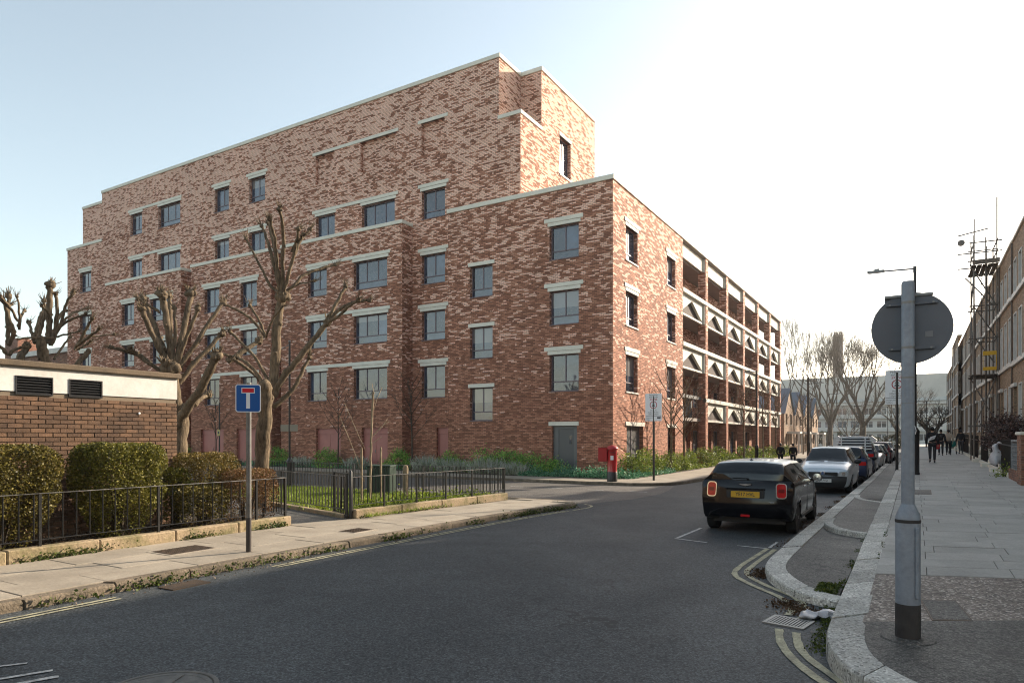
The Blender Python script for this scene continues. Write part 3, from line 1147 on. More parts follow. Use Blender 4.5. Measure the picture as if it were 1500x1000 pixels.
# bays projecting from the long front
BAYS = [(-33.94, -24.19, 'b1'), (-43.13, -34.86, 'mid'), (-53.97, -44.31, 'left')]
ROWS = {'b1': [(-31.57, -29.98, 2), (-27.81, -25.27, 3)], 'mid': [(-41.64, -40.05, 2), (-37.85, -36.25, 2)], 'left': [(-51.75, -50.11, 2), (-48.03, -45.35, 3)]}
STRIP = {'b1': (-31.75, -25.05), 'mid': (-41.93, -36.03), 'left': (-52.0, -45.17)}
DOORS = {'b1': [(-30.87, -28.84), (-27.17, -25.23)], 'mid': [(-42.06, -39.6), (-38.26, -36.23)], 'left': [(-50.9, -48.9)]}
door_list = []
for x0, x1, k in BAYS:
    H, wins = [], []
    for rk in 'ABC':
        z0, z1 = LOW[rk]
        for a0, a1, n in ROWS[k]:
            opening(H, wins, a0, a1, z0, z1, n)
            mm = MB(BO); mm.cbox(a0 - .10, a1 + .10, YC - .022, YC + .1, z1, z1 + .17, .008); bpart('lintel', mm, CONC)
        mm = MB(BO); mm.cbox(*STRIP[k], YC - .04, YC + .1, z1 + .18, z1 + .37, .008); bpart('lintel', mm, CONC)
    for a0, a1 in DOORS[k]:
        H.append((a0, a1, .12, DOOR_T)); door_list.append((YC, a0, a1))
    m = MB(BO); wall(m, 'Y', YC, x0, x1, 0, ZP_ - .2, H)
    wall(m, 'X', x1, YC, YR, 0, ZP_ - .2); wall(m, 'N', x0, YC, YR, 0, ZP_ - .2)
    bpart('bay_wall', m, mat_w)
    WY += [(YC, w) for w in wins]
    m = MB(BO); m.cbox(x0 - .05, x1 + .05, YC - .06, YR + .0, ZP_ - .2, ZP_, .01); bpart('coping', m, CONC)

# the long recessed front with the tower above it
H, wins = [], []
for z0, z1 in ((13.93, 15.51), LOW['A'], LOW['B'], LOW['C']):
    opening(H, wins, -23.53, -21.92, z0, z1); lintel('Y', YR, -23.53, -21.92, z1, (-23.78, -21.68))
H.append((-22.5, -21.2, .12, DOOR_T)); door_list.append((YR, -22.5, -21.2))
up4 = [(-31.83, -30.22, 2), (-28.01, -25.48, 3), (-41.79, -40.25, 2), (-38.13, -36.56, 2), (-52.15, -50.59, 2), (-48.46, -45.76, 3)]
for a0, a1, n in up4:
    opening(H, wins, a0, a1, ZP_ + .04, 15.51, n, False)
    mm = MB(BO); mm.cbox(a0 - .10, a1 + .10, YR - .022, YR + .1, 15.51, 15.68, .008); bpart('lintel', mm, CONC)
for a0, a1, n in up4[2:]:
    opening(H, wins, a0, a1, 17.45, 19.07, n)
    mm = MB(BO); mm.cbox(a0 - .10, a1 + .10, YR - .022, YR + .1, 19.07, 19.24, .008); bpart('lintel', mm, CONC)
for u0, u1, z in ((-32.15, -25.22, 15.69), (-42.1, -36.35, 15.69), (-52.43, -45.59, 15.69), (-52.43, -45.59, 19.25), (-42.1, -40.0, 19.25), (-38.4, -36.3, 19.25), (-32.1, -25.2, 19.27), (-23.78, -21.72, 19.27)):
    mm = MB(BO); mm.cbox(u0, u1, YR - .04, YR + .1, z, z + .19, .008); bpart('lintel', mm, CONC)
for a0, a1 in ((-31.88, -30.24), (-28.12, -25.41), (-23.56, -21.96)):
    H.append((a0, a1, 17.47, 19.27, .22))                          # blind windows: shallow brick recesses
m = MB(BO)
wall(m, 'Y', YR, -56.19, -18.45, 0, ZT - .22, H)
WY += [(YR, w) for w in wins]
H, wins = [], []
for z0, z1 in ((13.85, 15.51), LOW['A'], LOW['B'], LOW['C']):
    opening(H, wins, -59.58, -57.85, z0, z1); lintel('Y', YR, -59.58, -57.85, z1, (-59.79, -57.67))
wall(m, 'Y', YR, -61.58, -56.19, 0, ZSL - .22, H)
WY += [(YR, w) for w in wins]
wall(m, 'Y', YR, -18.45, -17.17, 10, ZS - .2)
bpart('tower_front_wall', m, mat_w)
m = MB(BO)
TWIN = (33.84, 35.24, 16.72, 18.85)
wall(m, 'X', -17.17, YR, 31.69, 13, ZS - .2)
wall(m, 'X', -17.17, 31.69, 38.65, 13, ZT - .22, [TWIN])
wall(m, 'X', -18.45, YR, 31.69, ZS - .3, ZT - .22)
wall(m, 'Y', 31.69, -18.45, -17.17, ZS - .3, ZT - .22)
wall(m, 'Y', 30.69, -61.58, -56.19, ZSL - .3, ZT - .22)
wall(m, 'N', -56.19, YR, 30.69, ZSL - .3, ZT - .22)
wall(m, 'N', -61.58, YR, 38.65, 0, ZSL - .2)
wall(m, 'N', -61.58, 30.69, 38.65, ZSL - .2, ZT - .22)
m.quad((-17.17, 38.65, 0), (-61.58, 38.65, 0), (-61.58, 38.65, ZT - .22), (-17.17, 38.65, ZT - .22))
bpart('tower_side_wall', m, mat_w)
m = MB(BO)
m.add([(-61.58, 30.69, ZT - .3), (-56.19, 30.69, ZT - .3), (-56.19, YR, ZT - .3), (-18.45, YR, ZT - .3), (-18.45, 31.69, ZT - .3), (-17.17, 31.69, ZT - .3), (-17.17, 38.65, ZT - .3), (-61.58, 38.65, ZT - .3)], [tuple(range(8))])
m.quad((-18.45, YR, ZS - .3), (-17.17, YR, ZS - .3), (-17.17, 31.69, ZS - .3), (-18.45, 31.69, ZS - .3))
m.quad((-61.58, YR, ZSL - .3), (-56.19, YR, ZSL - .3), (-56.19, 30.69, ZSL - .3), (-61.58, 30.69, ZSL - .3))
m.quad((-21.06, YC, ZP_ - .3), (XC, YC, ZP_ - .3), (XC, 73.1, ZP_ - .3), (-21.06, 73.1, ZP_ - .3))
bpart('roof', m, SOFFIT)


def coping(pts, z, w=.4, t=.22, p=.06, mat=CONC):
    """Pale coping along axis-parallel wall tops; each run its own piece, outside on the right of the walking direction."""
    for (xa, ya), (xb, yb_) in zip(pts, pts[1:]):
        m = MB(BO)
        if abs(ya - yb_) < 1e-6:
            m.cbox(min(xa, xb) - p, max(xa, xb) + p, ya - p, ya + w, z - t, z, .01)
        else:
            m.cbox(xa - w, xa + p, min(ya, yb_) + w + .002, max(ya, yb_), z - t, z, .01)
        bpart('coping', m, mat)


coping([(-21.06, YC), (XC, YC)], ZP_)
coping([(XC, YC), (XC, 73.1)], ZP_, mat=CONC)
coping([(-56.19, YR), (-18.45, YR)], ZT); coping([(-18.45, YR), (-18.45, 31.69)], ZT)
coping([(-18.45 + .07, 31.69), (-17.17, 31.69)], ZT); coping([(-17.17, 31.69), (-17.17, 38.65)], ZT)
coping([(-18.45, YR), (-17.17, YR)], ZS, w=.3, t=.2); coping([(-17.17, YR), (-17.17, 31.69)], ZS, w=.3, t=.2)
coping([(-61.58, 30.69), (-56.2, 30.69)], ZT); coping([(-61.58, YR), (-56.25, YR)], ZSL)
window(B, BO, 'X', -17.17, *TWIN, n=2, trans=False)
lintel('X', -17.17, TWIN[0], TWIN[1], TWIN[3], (TWIN[0] - .1, TWIN[1] + .1), lower=False)
m = MB(BO); m.cbox(-17.3, -17.12, TWIN[0] - .05, TWIN[1] + .05, TWIN[2] - .1, TWIN[2], .008); bpart('window_ledge', m, CONCW)

# street front of the corner block (faces the main road)
H, wins = [], []
for k in 'ABC':
    z0, z1 = LOW[k]
    for a0, a1 in ((30.19, 31.76), (36.34, 37.88)):
        opening(H, wins, a0, a1, z0, z1)
        lintel('X', XC, a0, a1, z1, (a0 - .2, a1 + .28))
        mm = MB(BO); mm.cbox(XC - .1, XC + .05, a0 - .06, a1 + .06, z0 - .07, z0 - .001, .008); bpart('window_ledge', mm, CONCW)
H.append((30.29, 32.55, .12, DOOR_T)); H.append((36.46, 37.82, .12, DOOR_T))
lintel('X', XC, 30.29, 32.55, DOOR_T, (30.1, 32.68), lower=False); lintel('X', XC, 36.46, 37.82, DOOR_T, (36.3, 38.0), lower=False)
m = MB(BO); wall(m, 'X', XC, YC, 39.30, 0, ZP_ - .2, H)
m.quad((XC, 39.3, 0), (-13.4, 39.3, 0), (-13.4, 39.3, ZP_ - .2), (XC, 39.3, ZP_ - .2))
bpart('street_wall', m, mat_w)
for w in wins:
    window(B, BO, 'X', XC, *w[:4], n=w[4], trans=w[5])
window(B, BO, 'X', XC, 30.29, 32.55, .12, DOOR_T, n=2, trans=False, glass=DGLASS, sill=False, name='glazed_door')
window(B, BO, 'X', XC, 36.46, 37.82, .12, DOOR_T, n=2, trans=False, glass=DGLASS, sill=False, name='glazed_door')
for c, w in WY:
    window(B, BO, 'Y', c, *w[:4], n=w[4], trans=w[5])

# doors
for c, a0, a1 in door_list:
    m = MB(BO)
    m.box(a0, a1, c + .17, c + .21, .12, .42 - .3 + .001)
    m.box(a0, a1, c + .15, c + .21, 2.06, DOOR_T)
    m.box(a0, a0 + .07, c + .15, c + .21, .121, 2.06); m.box(a1 - .07, a1, c + .15, c + .21, .121, 2.06)
    f = bpart('door_frame', m, DOORM)
    w = (a1 - a0 - .14)
    n = 2 if w > 1.3 else 1
    for i in range(n):
        m = MB(BO); m.cbox(a0 + .07 + w * i / n + .006, a0 + .07 + w * (i + 1) / n - .006, c + .172, c + .2, .14, 2.05, .004)
        l = m.build('door_leaf', DOORM, f)
    m = MB(BO); m.cbox((a0 + a1) / 2 - .10, (a0 + a1) / 2 - .07, c + .13, c + .17, 1.0, 1.18, .005); m.build('door_handle', GALV, f)
m = MB(BO)
a0, a1 = -14.9, -13.6
m.box(a0, a0 + .28, YC + .12, YC + .2, .12, DOOR_T); m.box(a1 - .22, a1, YC + .12, YC + .2, .12, DOOR_T); m.box(a0 + .28, a1 - .22, YC + .12, YC + .2, 2.27, DOOR_T)
f = bpart('door_frame', m, GREYDOOR)
m = MB(BO); m.cbox(a0 + .285, a1 - .225, YC + .15, YC + .19, .14, 2.265, .004); m.build('door_leaf', M('dark_grey_door', (.075, .08, .085), .4), f)
m = MB(BO); m.box(a1 - .47, a1 - .33, YC + .146, YC + .15, 1.55, 1.95); m.build('door_glass', GLASS, f)

# stacked open galleries along the road
PITCH = 5.633
Y0 = 39.30
for k in range(1, 7):
    yk = Y0 + PITCH * k
    m = MB(BO); m.box(XC - .5, XC, yk - .58, yk, 0, ZP_ - .22); bpart('brick_pier', m, BRICK)
TOPS = [10.77, 7.57, 4.425]
for i, t in enumerate(TOPS):
    y0 = Y0 if i < 2 else Y0 + PITCH - .58
    m = MB(BO); m.cbox(XC - .2, XC + .04, y0, 73.12, t - .25, t, .01); bpart('gallery_beam', m, CONCW)
    m = MB(BO); m.box(-13.4, XC - .36, Y0, 73.0, t - 1.52, t - 1.32); bpart('walkway_slab', m, SOFFIT)


def guard(y0, y1, zb, zt, tri=True):
    """Precast panel with a triangular opening, thick enough to show its edges."""
    xf, xb = XC - .16, XC - .32
    o = (XC - .16, y0, zb)
    w, h = y1 - y0, zt - zb
    m = MB()
    if tri:
        t = .12
        A, Bp, Cc = (.08, t), (w - .16, t), (w / 2 - .04, h - .16)
        out = [(0, 0), (w, 0), (w, h), (0, h)]
        faces = [(0, 1, 5, 4), (1, 2, 6, 5), (2, 3, 6), (3, 0, 4, 6)]
        P = out + [A, Bp, Cc]
        for d, fl in ((0, 0), (-.16, 1)):
            m.add([(d, a, z) for a, z in P], [f if not fl else f[::-1] for f in faces])
        for a, b in ((4, 5), (5, 6), (6, 4)):
            m.quad((0, *P[b]), (0, *P[a]), (-.16, *P[a]), (-.16, *P[b]))
        for a, b in ((0, 1), (1, 2), (2, 3), (3, 0)):
            m.quad((0, *P[a]), (0, *P[b]), (-.16, *P[b]), (-.16, *P[a]))
    else:
        m.box(-.16, 0, 0, w, 0, h)
    m.box(.001, .12, w - .10, w, 0, h)                             # cheek against the far pier
    return m, o


_gm = {}
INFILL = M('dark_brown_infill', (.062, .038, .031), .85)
for i, t in enumerate(TOPS):
    for k in range(6):
        y0, y1 = Y0 + PITCH * k + (.0 if k == 0 else .004), Y0 + PITCH * (k + 1) - .584
        if i == 2 and k == 0:
            m = MB(BO); m.box(XC - 1.0, XC - .9, y0, y1, t - 1.55, t - .1)
            bpart('metal_guard', m, GREYDOOR)
            m = MB(BO); m.box(XC - 1.02, XC - .3, y0, y1, t - .1, t + .1); bpart('metal_guard', m, GREYDOOR)
            continue
        m, o = guard(y0, y1, t - 1.52, t - .25)
        key = round(y1 - y0, 2)
        if key not in _gm:
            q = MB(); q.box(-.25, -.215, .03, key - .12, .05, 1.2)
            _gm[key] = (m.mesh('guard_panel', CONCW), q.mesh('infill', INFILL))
        gp = link('guard_panel', _gm[key][0], B, loc=(o[0] - BO[0], o[1] - BO[1], o[2] - BO[2]))
        link('infill', _gm[key][1], gp)
for k in range(6):
    y0, y1 = Y0 + PITCH * k + .004, Y0 + PITCH * (k + 1) - .584
    m = MB(BO); m.box(XC - .34, XC - .18, y0, y1, 12.70, ZP_ - .24); m.box(XC - .178, XC - .06, y1 - .1, y1, 12.70, ZP_ - .24); bpart('fascia_panel', m, CONCW)
m = MB(BO); m.box(-13.4, XC - .36, Y0, 73.0, 12.62, 12.72); bpart('gallery_ceiling', m, SOFFIT)
H, wins = [], []
for k in range(5):
    y0 = Y0 + PITCH * k
    for fl in (.12, TOPS[2] - 1.32, TOPS[1] - 1.32, TOPS[0] - 1.32):
        for a0, a1, zb, zt in ((y0 + .5, y0 + 1.45, fl, fl + 2.25), (y0 + 2.1, y0 + 3.9, fl + (.05 if fl < 1 else .9), fl + 2.25)):
            H.append((a0, a1, zb, zt)); wins.append((a0, a1, zb, zt))
m = MB(BO); wall(m, 'X', -13.4, Y0, Y0 + PITCH * 5 + .3, 0, 12.65, H)
m.quad((-13.4, 67.75, 0), (-21, 67.75, 0), (-21, 67.75, 13.4), (-13.4, 67.75, 13.4))
wall(m, 'N', -21.06, YR, 73.1, 0, 13.4)
m.box(-21.0, -14.9, 72.6, 73.1, 0, 13.5)
bpart('gallery_wall', m, BRICK)
for i, w in enumerate(wins):
    if i % 2 == 0:
        window(B, BO, 'X', -13.4, *w, n=1, trans=False, glass=DGLASS, sill=False, name='gallery_door')
    else:
        window(B, BO, 'X', -13.4, *w, n=2, trans=w[3] - w[2] < 2, name='window')
# ------------------------------------------------------------------ brick shed on the left
SX, SY0, SY1 = -12.6, -2.0, 8.05
SB = .12
S = thing('brick_shed', 'low brown brick shed with a cream band and two black louvred vents', 'shed', (SX, SY1, 0))
SO = (SX, SY1, 0)
VENTS = [(5.24, 5.80, 2.56, 2.87), (6.05, 6.61, 2.56, 2.87)]
m = MB(SO)
m.box(-16.5, SX - .02, SY0, SY1 - .02, 0, 2.60); m.build('mortar_wall', SHEDMORTAR, S)
m = MB(SO)
wall(m, 'X', SX, SY0, SY1 - .003, 2.69, 3.02, [(a, b, 2.69, c2) for a, b, c1, c2 in VENTS], .12)
zlo = 2.61
us = [SY0] + [q for v in VENTS for q in (v[0], v[1])] + [SY1 - .003]
for i in range(0, len(us), 2):
    m.quad((SX, us[i], zlo), (SX, us[i + 1], zlo), (SX, us[i + 1], 2.69), (SX, us[i], 2.69))
m.quad((SX, SY1 - .003, zlo), (-16.5, SY1 - .003, zlo), (-16.5, SY1 - .003, 3.02), (SX, SY1 - .003, 3.02))
m.box(-16.4, SX - .13, SY0 + .1, SY1 - .1, 2.6, 3.0)
m.build('cream_band', CREAMR, S)
m = MB(SO)
cuts = [SY0 - .06, 1.2, 4.55, SY1 + .06]
for a, b in zip(cuts, cuts[1:]):
    mm = MB(SO); mm.cbox(-16.6, SX + .06, a + .004, b - .004, 3.02, 3.12, .012); mm.build('coping', M('brown_coping', (.16, .115, .075), .9, (.10, .075, .05), 3., fine=.2, bump=.4), S)
for a, b, z0, z1 in VENTS:
    m = MB(SO); m.box(SX - .12, SX - .10, a, b, z0, z1); f = m.build('vent', LOUVRE, S)
    m = MB(SO); m.box(SX - .11, SX + .012, a, a + .02, z0, z1); m.box(SX - .11, SX + .012, b - .02, b, z0, z1); m.box(SX - .11, SX + .012, a + .02, b - .02, z1 - .02, z1); m.box(SX - .11, SX + .012, a + .02, b - .02, z0, z0 + .02); m.build('vent_frame', LOUVRE, f)
    q = MB(); q.add([(-.08, 0, .05), (-.08, b - a - .05, .05), (.004, b - a - .05, .0), (.004, 0, .0), (-.08, 0, .058), (-.08, b - a - .05, .058), (.004, b - a - .05, .008), (.004, 0, .008)], [(3, 2, 1, 0), (4, 5, 6, 7), (0, 1, 5, 4), (1, 2, 6, 5), (2, 3, 7, 6), (3, 0, 4, 7)])
    qm = q.mesh('louvre_slat', LOUVRE)
    for i in range(6):
        link('louvre_slat', qm, f, loc=(SX - SO[0], a + .025 - SO[1], z0 + .025 + i * .045))
# bricks: stretcher bond, the ones that show largest as objects, the rest joined
BW, BH = .225, .0755
bm = {}


def brick_mesh(w):
    k = round(w, 3)
    if k not in bm:
        q = MB(); q.cbox(-.06, 0, 0, w - .011, 0, BH - .011, .004); bm[k] = q.mesh('brick', BROWNBRICK)
    return bm[k]


singles, rest = [], []
nrow = int((2.606 - SB) / BH)
for rw in range(nrow):
    z = SB + rw * BH
    y = SY1 - (0 if rw % 2 else BW / 2)
    yy = SY1
    ends = [SY1] if rw % 2 == 0 else []
    lst = []
    if rw % 2 == 0:
        lst.append((SY1 - BW / 2, BW / 2)); y = SY1 - BW / 2
    else:
        y = SY1
    while y - BW > SY0:
        lst.append((y - BW, BW)); y -= BW
    for (y0, w) in lst:
        yc = y0 + w / 2
        if any(a < yc < b and z + BH > z0 + .01 for a, b, z0, z1 in VENTS):
            continue
        dx = rng.uniform(-.004, .004)
        if z > 1.28 and y0 > 4.9 and len(singles) < 300:
            singles.append((y0, z, w, dx))
        else:
            rest.append((y0, z, w, dx))
for y0, z, w, dx in singles:
    link('brick', brick_mesh(w), S, loc=(dx, y0 - SO[1] + .005, z + .005))
m = MB(SO)
for y0, z, w, dx in rest:
    m.cbox(SX + dx - .06, SX + dx, y0 + .005, y0 + w - .006, z + .005, z + BH - .006, .004)
# return wall facing the garden
for rw in range(nrow):
    z = SB + rw * BH
    x = SX - .07
    while x > -15:
        w = BW
        m.cbox(x - w + .006, x - .006, SY1 - .05, SY1 + .001, z + .005, z + BH - .006, .004); x -= w
BROWNI = M('brown_brick_run', (.095, .052, .031), .88, (.155, .085, .047), 3., fine=.25, fscale=45, isl=.32, bump=.5, bscale=70)
m.build('brickwork', BROWNI, S, kind='stuff')
for dy, z in ((6.92, 2.27), (6.9, 2.12)):
    pass
m = MB(SO); m.lathe([(.022, 0), (.022, .012), (.012, .018)], 10, (SX, 7.28, 2.31), 'X'); m.build('wall_stud', WHITESIGN, S)

# ------------------------------------------------------------------ railings
BARM = {}


def bar_mesh(h, r=.0105, name='bar'):
    k = (round(h, 3), r, name)
    if k not in BARM:
        q = MB(); q.tube([(0, 0, 0), (0, 0, h)], r, 6); BARM[k] = q.mesh(name, BLACKP, 60)
    return BARM[k]


def railing(label, a, b, z0, h, n_bars, posts=(), plinth=None, rail_w=.045, over=0., group='black railings of the front garden', zplinth=None, bar_r=.0105, nb=None):
    """Railing from a to b: flat top rail, bottom rail, round bars, square posts; optional low stone plinth."""
    a, b = Vector(a), Vector(b)
    d = b - a
    L = d.length
    ang = math.atan2(d.y, d.x)
    t = thing('railing', label, 'railing', (a.x, a.y, z0), ang, group)
    m = MB(); m.cbox(-over, L + over, -rail_w / 2, rail_w / 2, h - .012, h, .003); m.build('top_rail', RAILTOP, t)
    m = MB(); m.cbox(0, L, -.016, .016, .09, .102, .003); m.build('bottom_rail', BLACKP, t)
    bm_ = bar_mesh(h - .1, bar_r)
    for i in range(n_bars):
        x = L * (i + .5) / n_bars
        if any(abs(x - p * L) < .045 for p in posts):
            continue
        link('bar', bm_, t, loc=(x, 0, .095))
    if posts:
        q = MB(); q.cbox(-.02, .02, -.02, .02, -.06, h - .013, .004); pm = q.mesh('post', BLACKP)
        for p in posts:
            link('post', pm, t, loc=(p * L, 0, 0))
    return t, ang, L


def plinth(label, a, b, z0, z1, w=.2, step=1.25, group=None):
    a, b = Vector(a), Vector(b)
    d = (b - a); L = d.length; ang = math.atan2(d.y, d.x)
    t = thing('plinth_wall', label, 'low wall', (a.x, a.y, 0), ang, group)
    n = max(1, round(L / step))
    for i in range(n):
        m = MB(); m.cbox(L * i / n + .003, L * (i + 1) / n - .003, -w / 2, w / 2, z0, z1 + rng.uniform(-.006, .006), .018); m.build('plinth_stone', PLINTHM, t)
    return t


PLINTHM = M('mossy_plinth_stone', (.36, .27, .17), .92, (.16, .145, .06), 2.6, lo=.42, hi=.7, fine=.25, fscale=25, obj=.12, bump=.7, bscale=22)
plinth('mossy low stone plinth under the railing in front of the hedges', (-10.72, -3), (-10.72, 9.2), .10, .30)
plinth('low buff stone plinth under the railing of the lawn, by the pavement', (-10.36, 10.62), (-9.88, 16.1), .10, .31)
railing('black railing in front of the clipped hedges and the brick shed', (-10.72, -2.2), (-10.72, 9.12), .30, .76, 60, (.30, .46, .615, .77, .94, 1.0))
railing('short black railing returning behind the sign post at the gateway', (-10.76, 9.16), (-11.9, 9.55), .22, .84, 9, (.0, 1.0))
railing('black railing with worn pale top rail along the front of the lawn', (-10.36, 10.6), (-9.88, 16.05), .31, .70, 44, (.0, .17, .36, .55, .74, 1.0))
railing('black railing along the path on the near side of the lawn', (-10.55, 10.62), (-19.5, 13.2), .2, .82, 64, (0., .35, .7, 1.0))
railing('black railing at the back of the lawn along the side street', (-9.9, 16.08), (-24.5, 16.35), .17, .84, 110, (0., .2, .4, .6, .8, 1.0))
plinth('dark kerb stones under the railing beside the garden path', (-10.55, 10.62), (-19.5, 13.2), .06, .2, .16, 1.4)
# the open gate
t = thing('garden_gate', 'black barred gate standing open beside the lawn railing', 'gate', (-10.42, 10.52, .14), R(152))
m = MB(); m.cbox(0, 1.0, -.02, .02, .02, .06, .004); m.cbox(0, 1.0, -.02, .02, .92, .95, .004); m.cbox(0, .04, -.02, .02, .061, .919, .004); m.cbox(.96, 1.0, -.02, .02, .061, .919, .004); m.build('gate_frame', BLACKP, t)
for i in range(7):
    link('bar', bar_mesh(.86, .011), t, loc=(.13 + i * .123, 0, .06))
m = MB(); m.cbox(.02, 1.0, -.012, .012, -.05, .019, .004); m.build('kick_plate', BLACKP, t)
m = MB(); m.cbox(.86, .99, -.05, -.021, .8, .83, .004); m.tube([(.04, 0, .97), (.04, 0, 1.0)], .02, 6); m.build('latch', BLACKP, t)
m = MB(); m.tube([(0, 0, 0), (0, 0, 1.0), (0, 0, 1.03)], [.035, .035, .015], 8); tag(m.build('gate_post', BLACKP, None, 40, loc=(-10.36, 10.56, .12)), 'black round gate post at the near end of the lawn railing', 'post')

# garden ground
m = MB(); m.prism([(-30, -6), (-10.8, -6), (-10.8, 9.15), (-12.2, 9.65), (-30, 9.9)], -.02, .17); m.build('garden_bed', SOIL, kind='structure')
m = MB(); m.prism([(-30, 9.9), (-12.2, 9.65), (-10.8, 9.15), (-10.3, 10.55), (-10.5, 10.6), (-19.5, 13.15), (-30, 16)], -.02, .115); m.build('garden_path', ASPH3, kind='structure')
LAWN = [(-10.45, 10.72), (-9.98, 16.0), (-24.5, 16.25), (-30, 16.3), (-19.5, 13.3)]
m = MB(); m.prism(LAWN, -.02, .16); m.build('lawn_ground', M('lawn_soil', (.06, .075, .02), .95, (.045, .05, .02), 3.), kind='structure')
# ------------------------------------------------------------------ pollarded trees: (radius at foot, radius at tip, [(sideways, height, towards the back), ...])
POLLARD_A = [
    (0.223, 0.189, [(-0.05, 0.01, -0.0), (0.0, 0.97, -0.09), (0.1, 1.87, -0.21), (0.21, 2.62, -0.33), (0.24, 3.1, -0.47)]),
    (0.189, 0.154, [(0.24, 3.03, 0.0), (0.33, 3.86, 0.02), (0.36, 4.61, 0.03), (0.39, 5.02, 0.06), (0.47, 5.4, 0.08)]),
    (0.055, 0.038, [(0.47, 5.4, -0.0), (0.21, 5.67, -0.06), (-0.03, 6.19, -0.14), (-0.31, 6.77, -0.23)]),
    (0.069, 0.048, [(0.47, 5.4, 0.0), (0.34, 5.91, 0.05), (0.14, 6.74, 0.11), (-0.08, 7.22, 0.19)]),
    (0.077, 0.062, [(0.47, 5.43, 0.0), (0.36, 6.05, 0.06), (0.25, 6.74, 0.14), (0.08, 7.32, 0.23)]),
    (0.069, 0.051, [(0.45, 5.5, -0.0), (0.45, 6.19, -0.21), (0.48, 6.81, -0.48), (0.48, 7.08, -0.78)]),
    (0.086, 0.058, [(0.48, 5.43, -0.0), (0.6, 6.33, -0.23), (0.72, 7.01, -0.54), (0.74, 7.29, -0.88)]),
    (0.077, 0.051, [(0.5, 5.43, 0.0), (0.67, 6.19, 0.16), (0.82, 6.88, 0.37), (1.02, 7.27, 0.61)]),
    (0.069, 0.051, [(0.53, 5.5, -0.0), (0.78, 6.12, -0.12), (0.94, 6.67, -0.27), (1.05, 6.96, -0.43)]),
    (0.06, 0.045, [(0.75, 6.53, -0.0), (0.93, 6.67, -0.21), (1.19, 6.81, -0.48)]),
    (0.077, 0.045, [(0.51, 5.37, 0.0), (0.72, 5.71, 0.17), (1.0, 6.09, 0.39), (1.27, 6.26, 0.63), (1.61, 6.42, 0.89)]),
    (0.041, 0.027, [(0.67, 5.57, -0.0), (0.87, 5.69, -0.02), (1.32, 5.78, -0.05)]),
    (0.086, 0.058, [(0.21, 2.96, 0.0), (0.16, 3.58, 0.26), (0.08, 4.4, 0.61)]),
    (0.058, 0.045, [(0.08, 4.37, -0.0), (-0.17, 4.75, -0.01), (-0.51, 5.02, -0.03), (-0.91, 5.18, -0.04)]),
    (0.055, 0.045, [(0.08, 4.4, 0.0), (-0.1, 4.82, 0.11), (-0.4, 5.21, 0.25)]),
    (0.051, 0.031, [(0.09, 4.37, -0.0), (0.38, 4.82, -0.27), (0.72, 5.01, -0.63)]),
    (0.069, 0.051, [(0.19, 3.1, 0.0), (0.0, 3.58, 0.06), (-0.31, 3.99, 0.15), (-0.89, 4.53, 0.24)]),
    (0.086, 0.051, [(0.17, 2.89, 0.0), (-0.17, 3.48, 0.18), (-0.58, 3.82, 0.41), (-0.89, 3.94, 0.66)]),
    (0.137, 0.094, [(0.3, 2.89, 0.0), (0.48, 3.31, 0.01), (0.86, 3.79, 0.02), (1.34, 4.4, 0.03), (1.63, 4.75, 0.04)]),
    (0.077, 0.058, [(1.61, 4.71, 0.0), (1.78, 5.23, 0.19), (1.99, 5.74, 0.43)]),
    (0.069, 0.051, [(1.63, 4.75, 0.0), (1.99, 5.16, 0.08), (2.37, 5.33, 0.19), (2.63, 5.36, 0.31)]),
    (0.069, 0.051, [(1.59, 4.68, -0.0), (1.96, 4.85, -0.21), (2.3, 5.06, -0.48), (2.61, 5.15, -0.78)]),
    (0.094, 0.069, [(0.3, 2.65, 0.0), (0.55, 2.86, 0.09), (0.8, 3.2, 0.2), (0.91, 3.58, 0.33), (1.05, 3.92, 0.46)]),
]
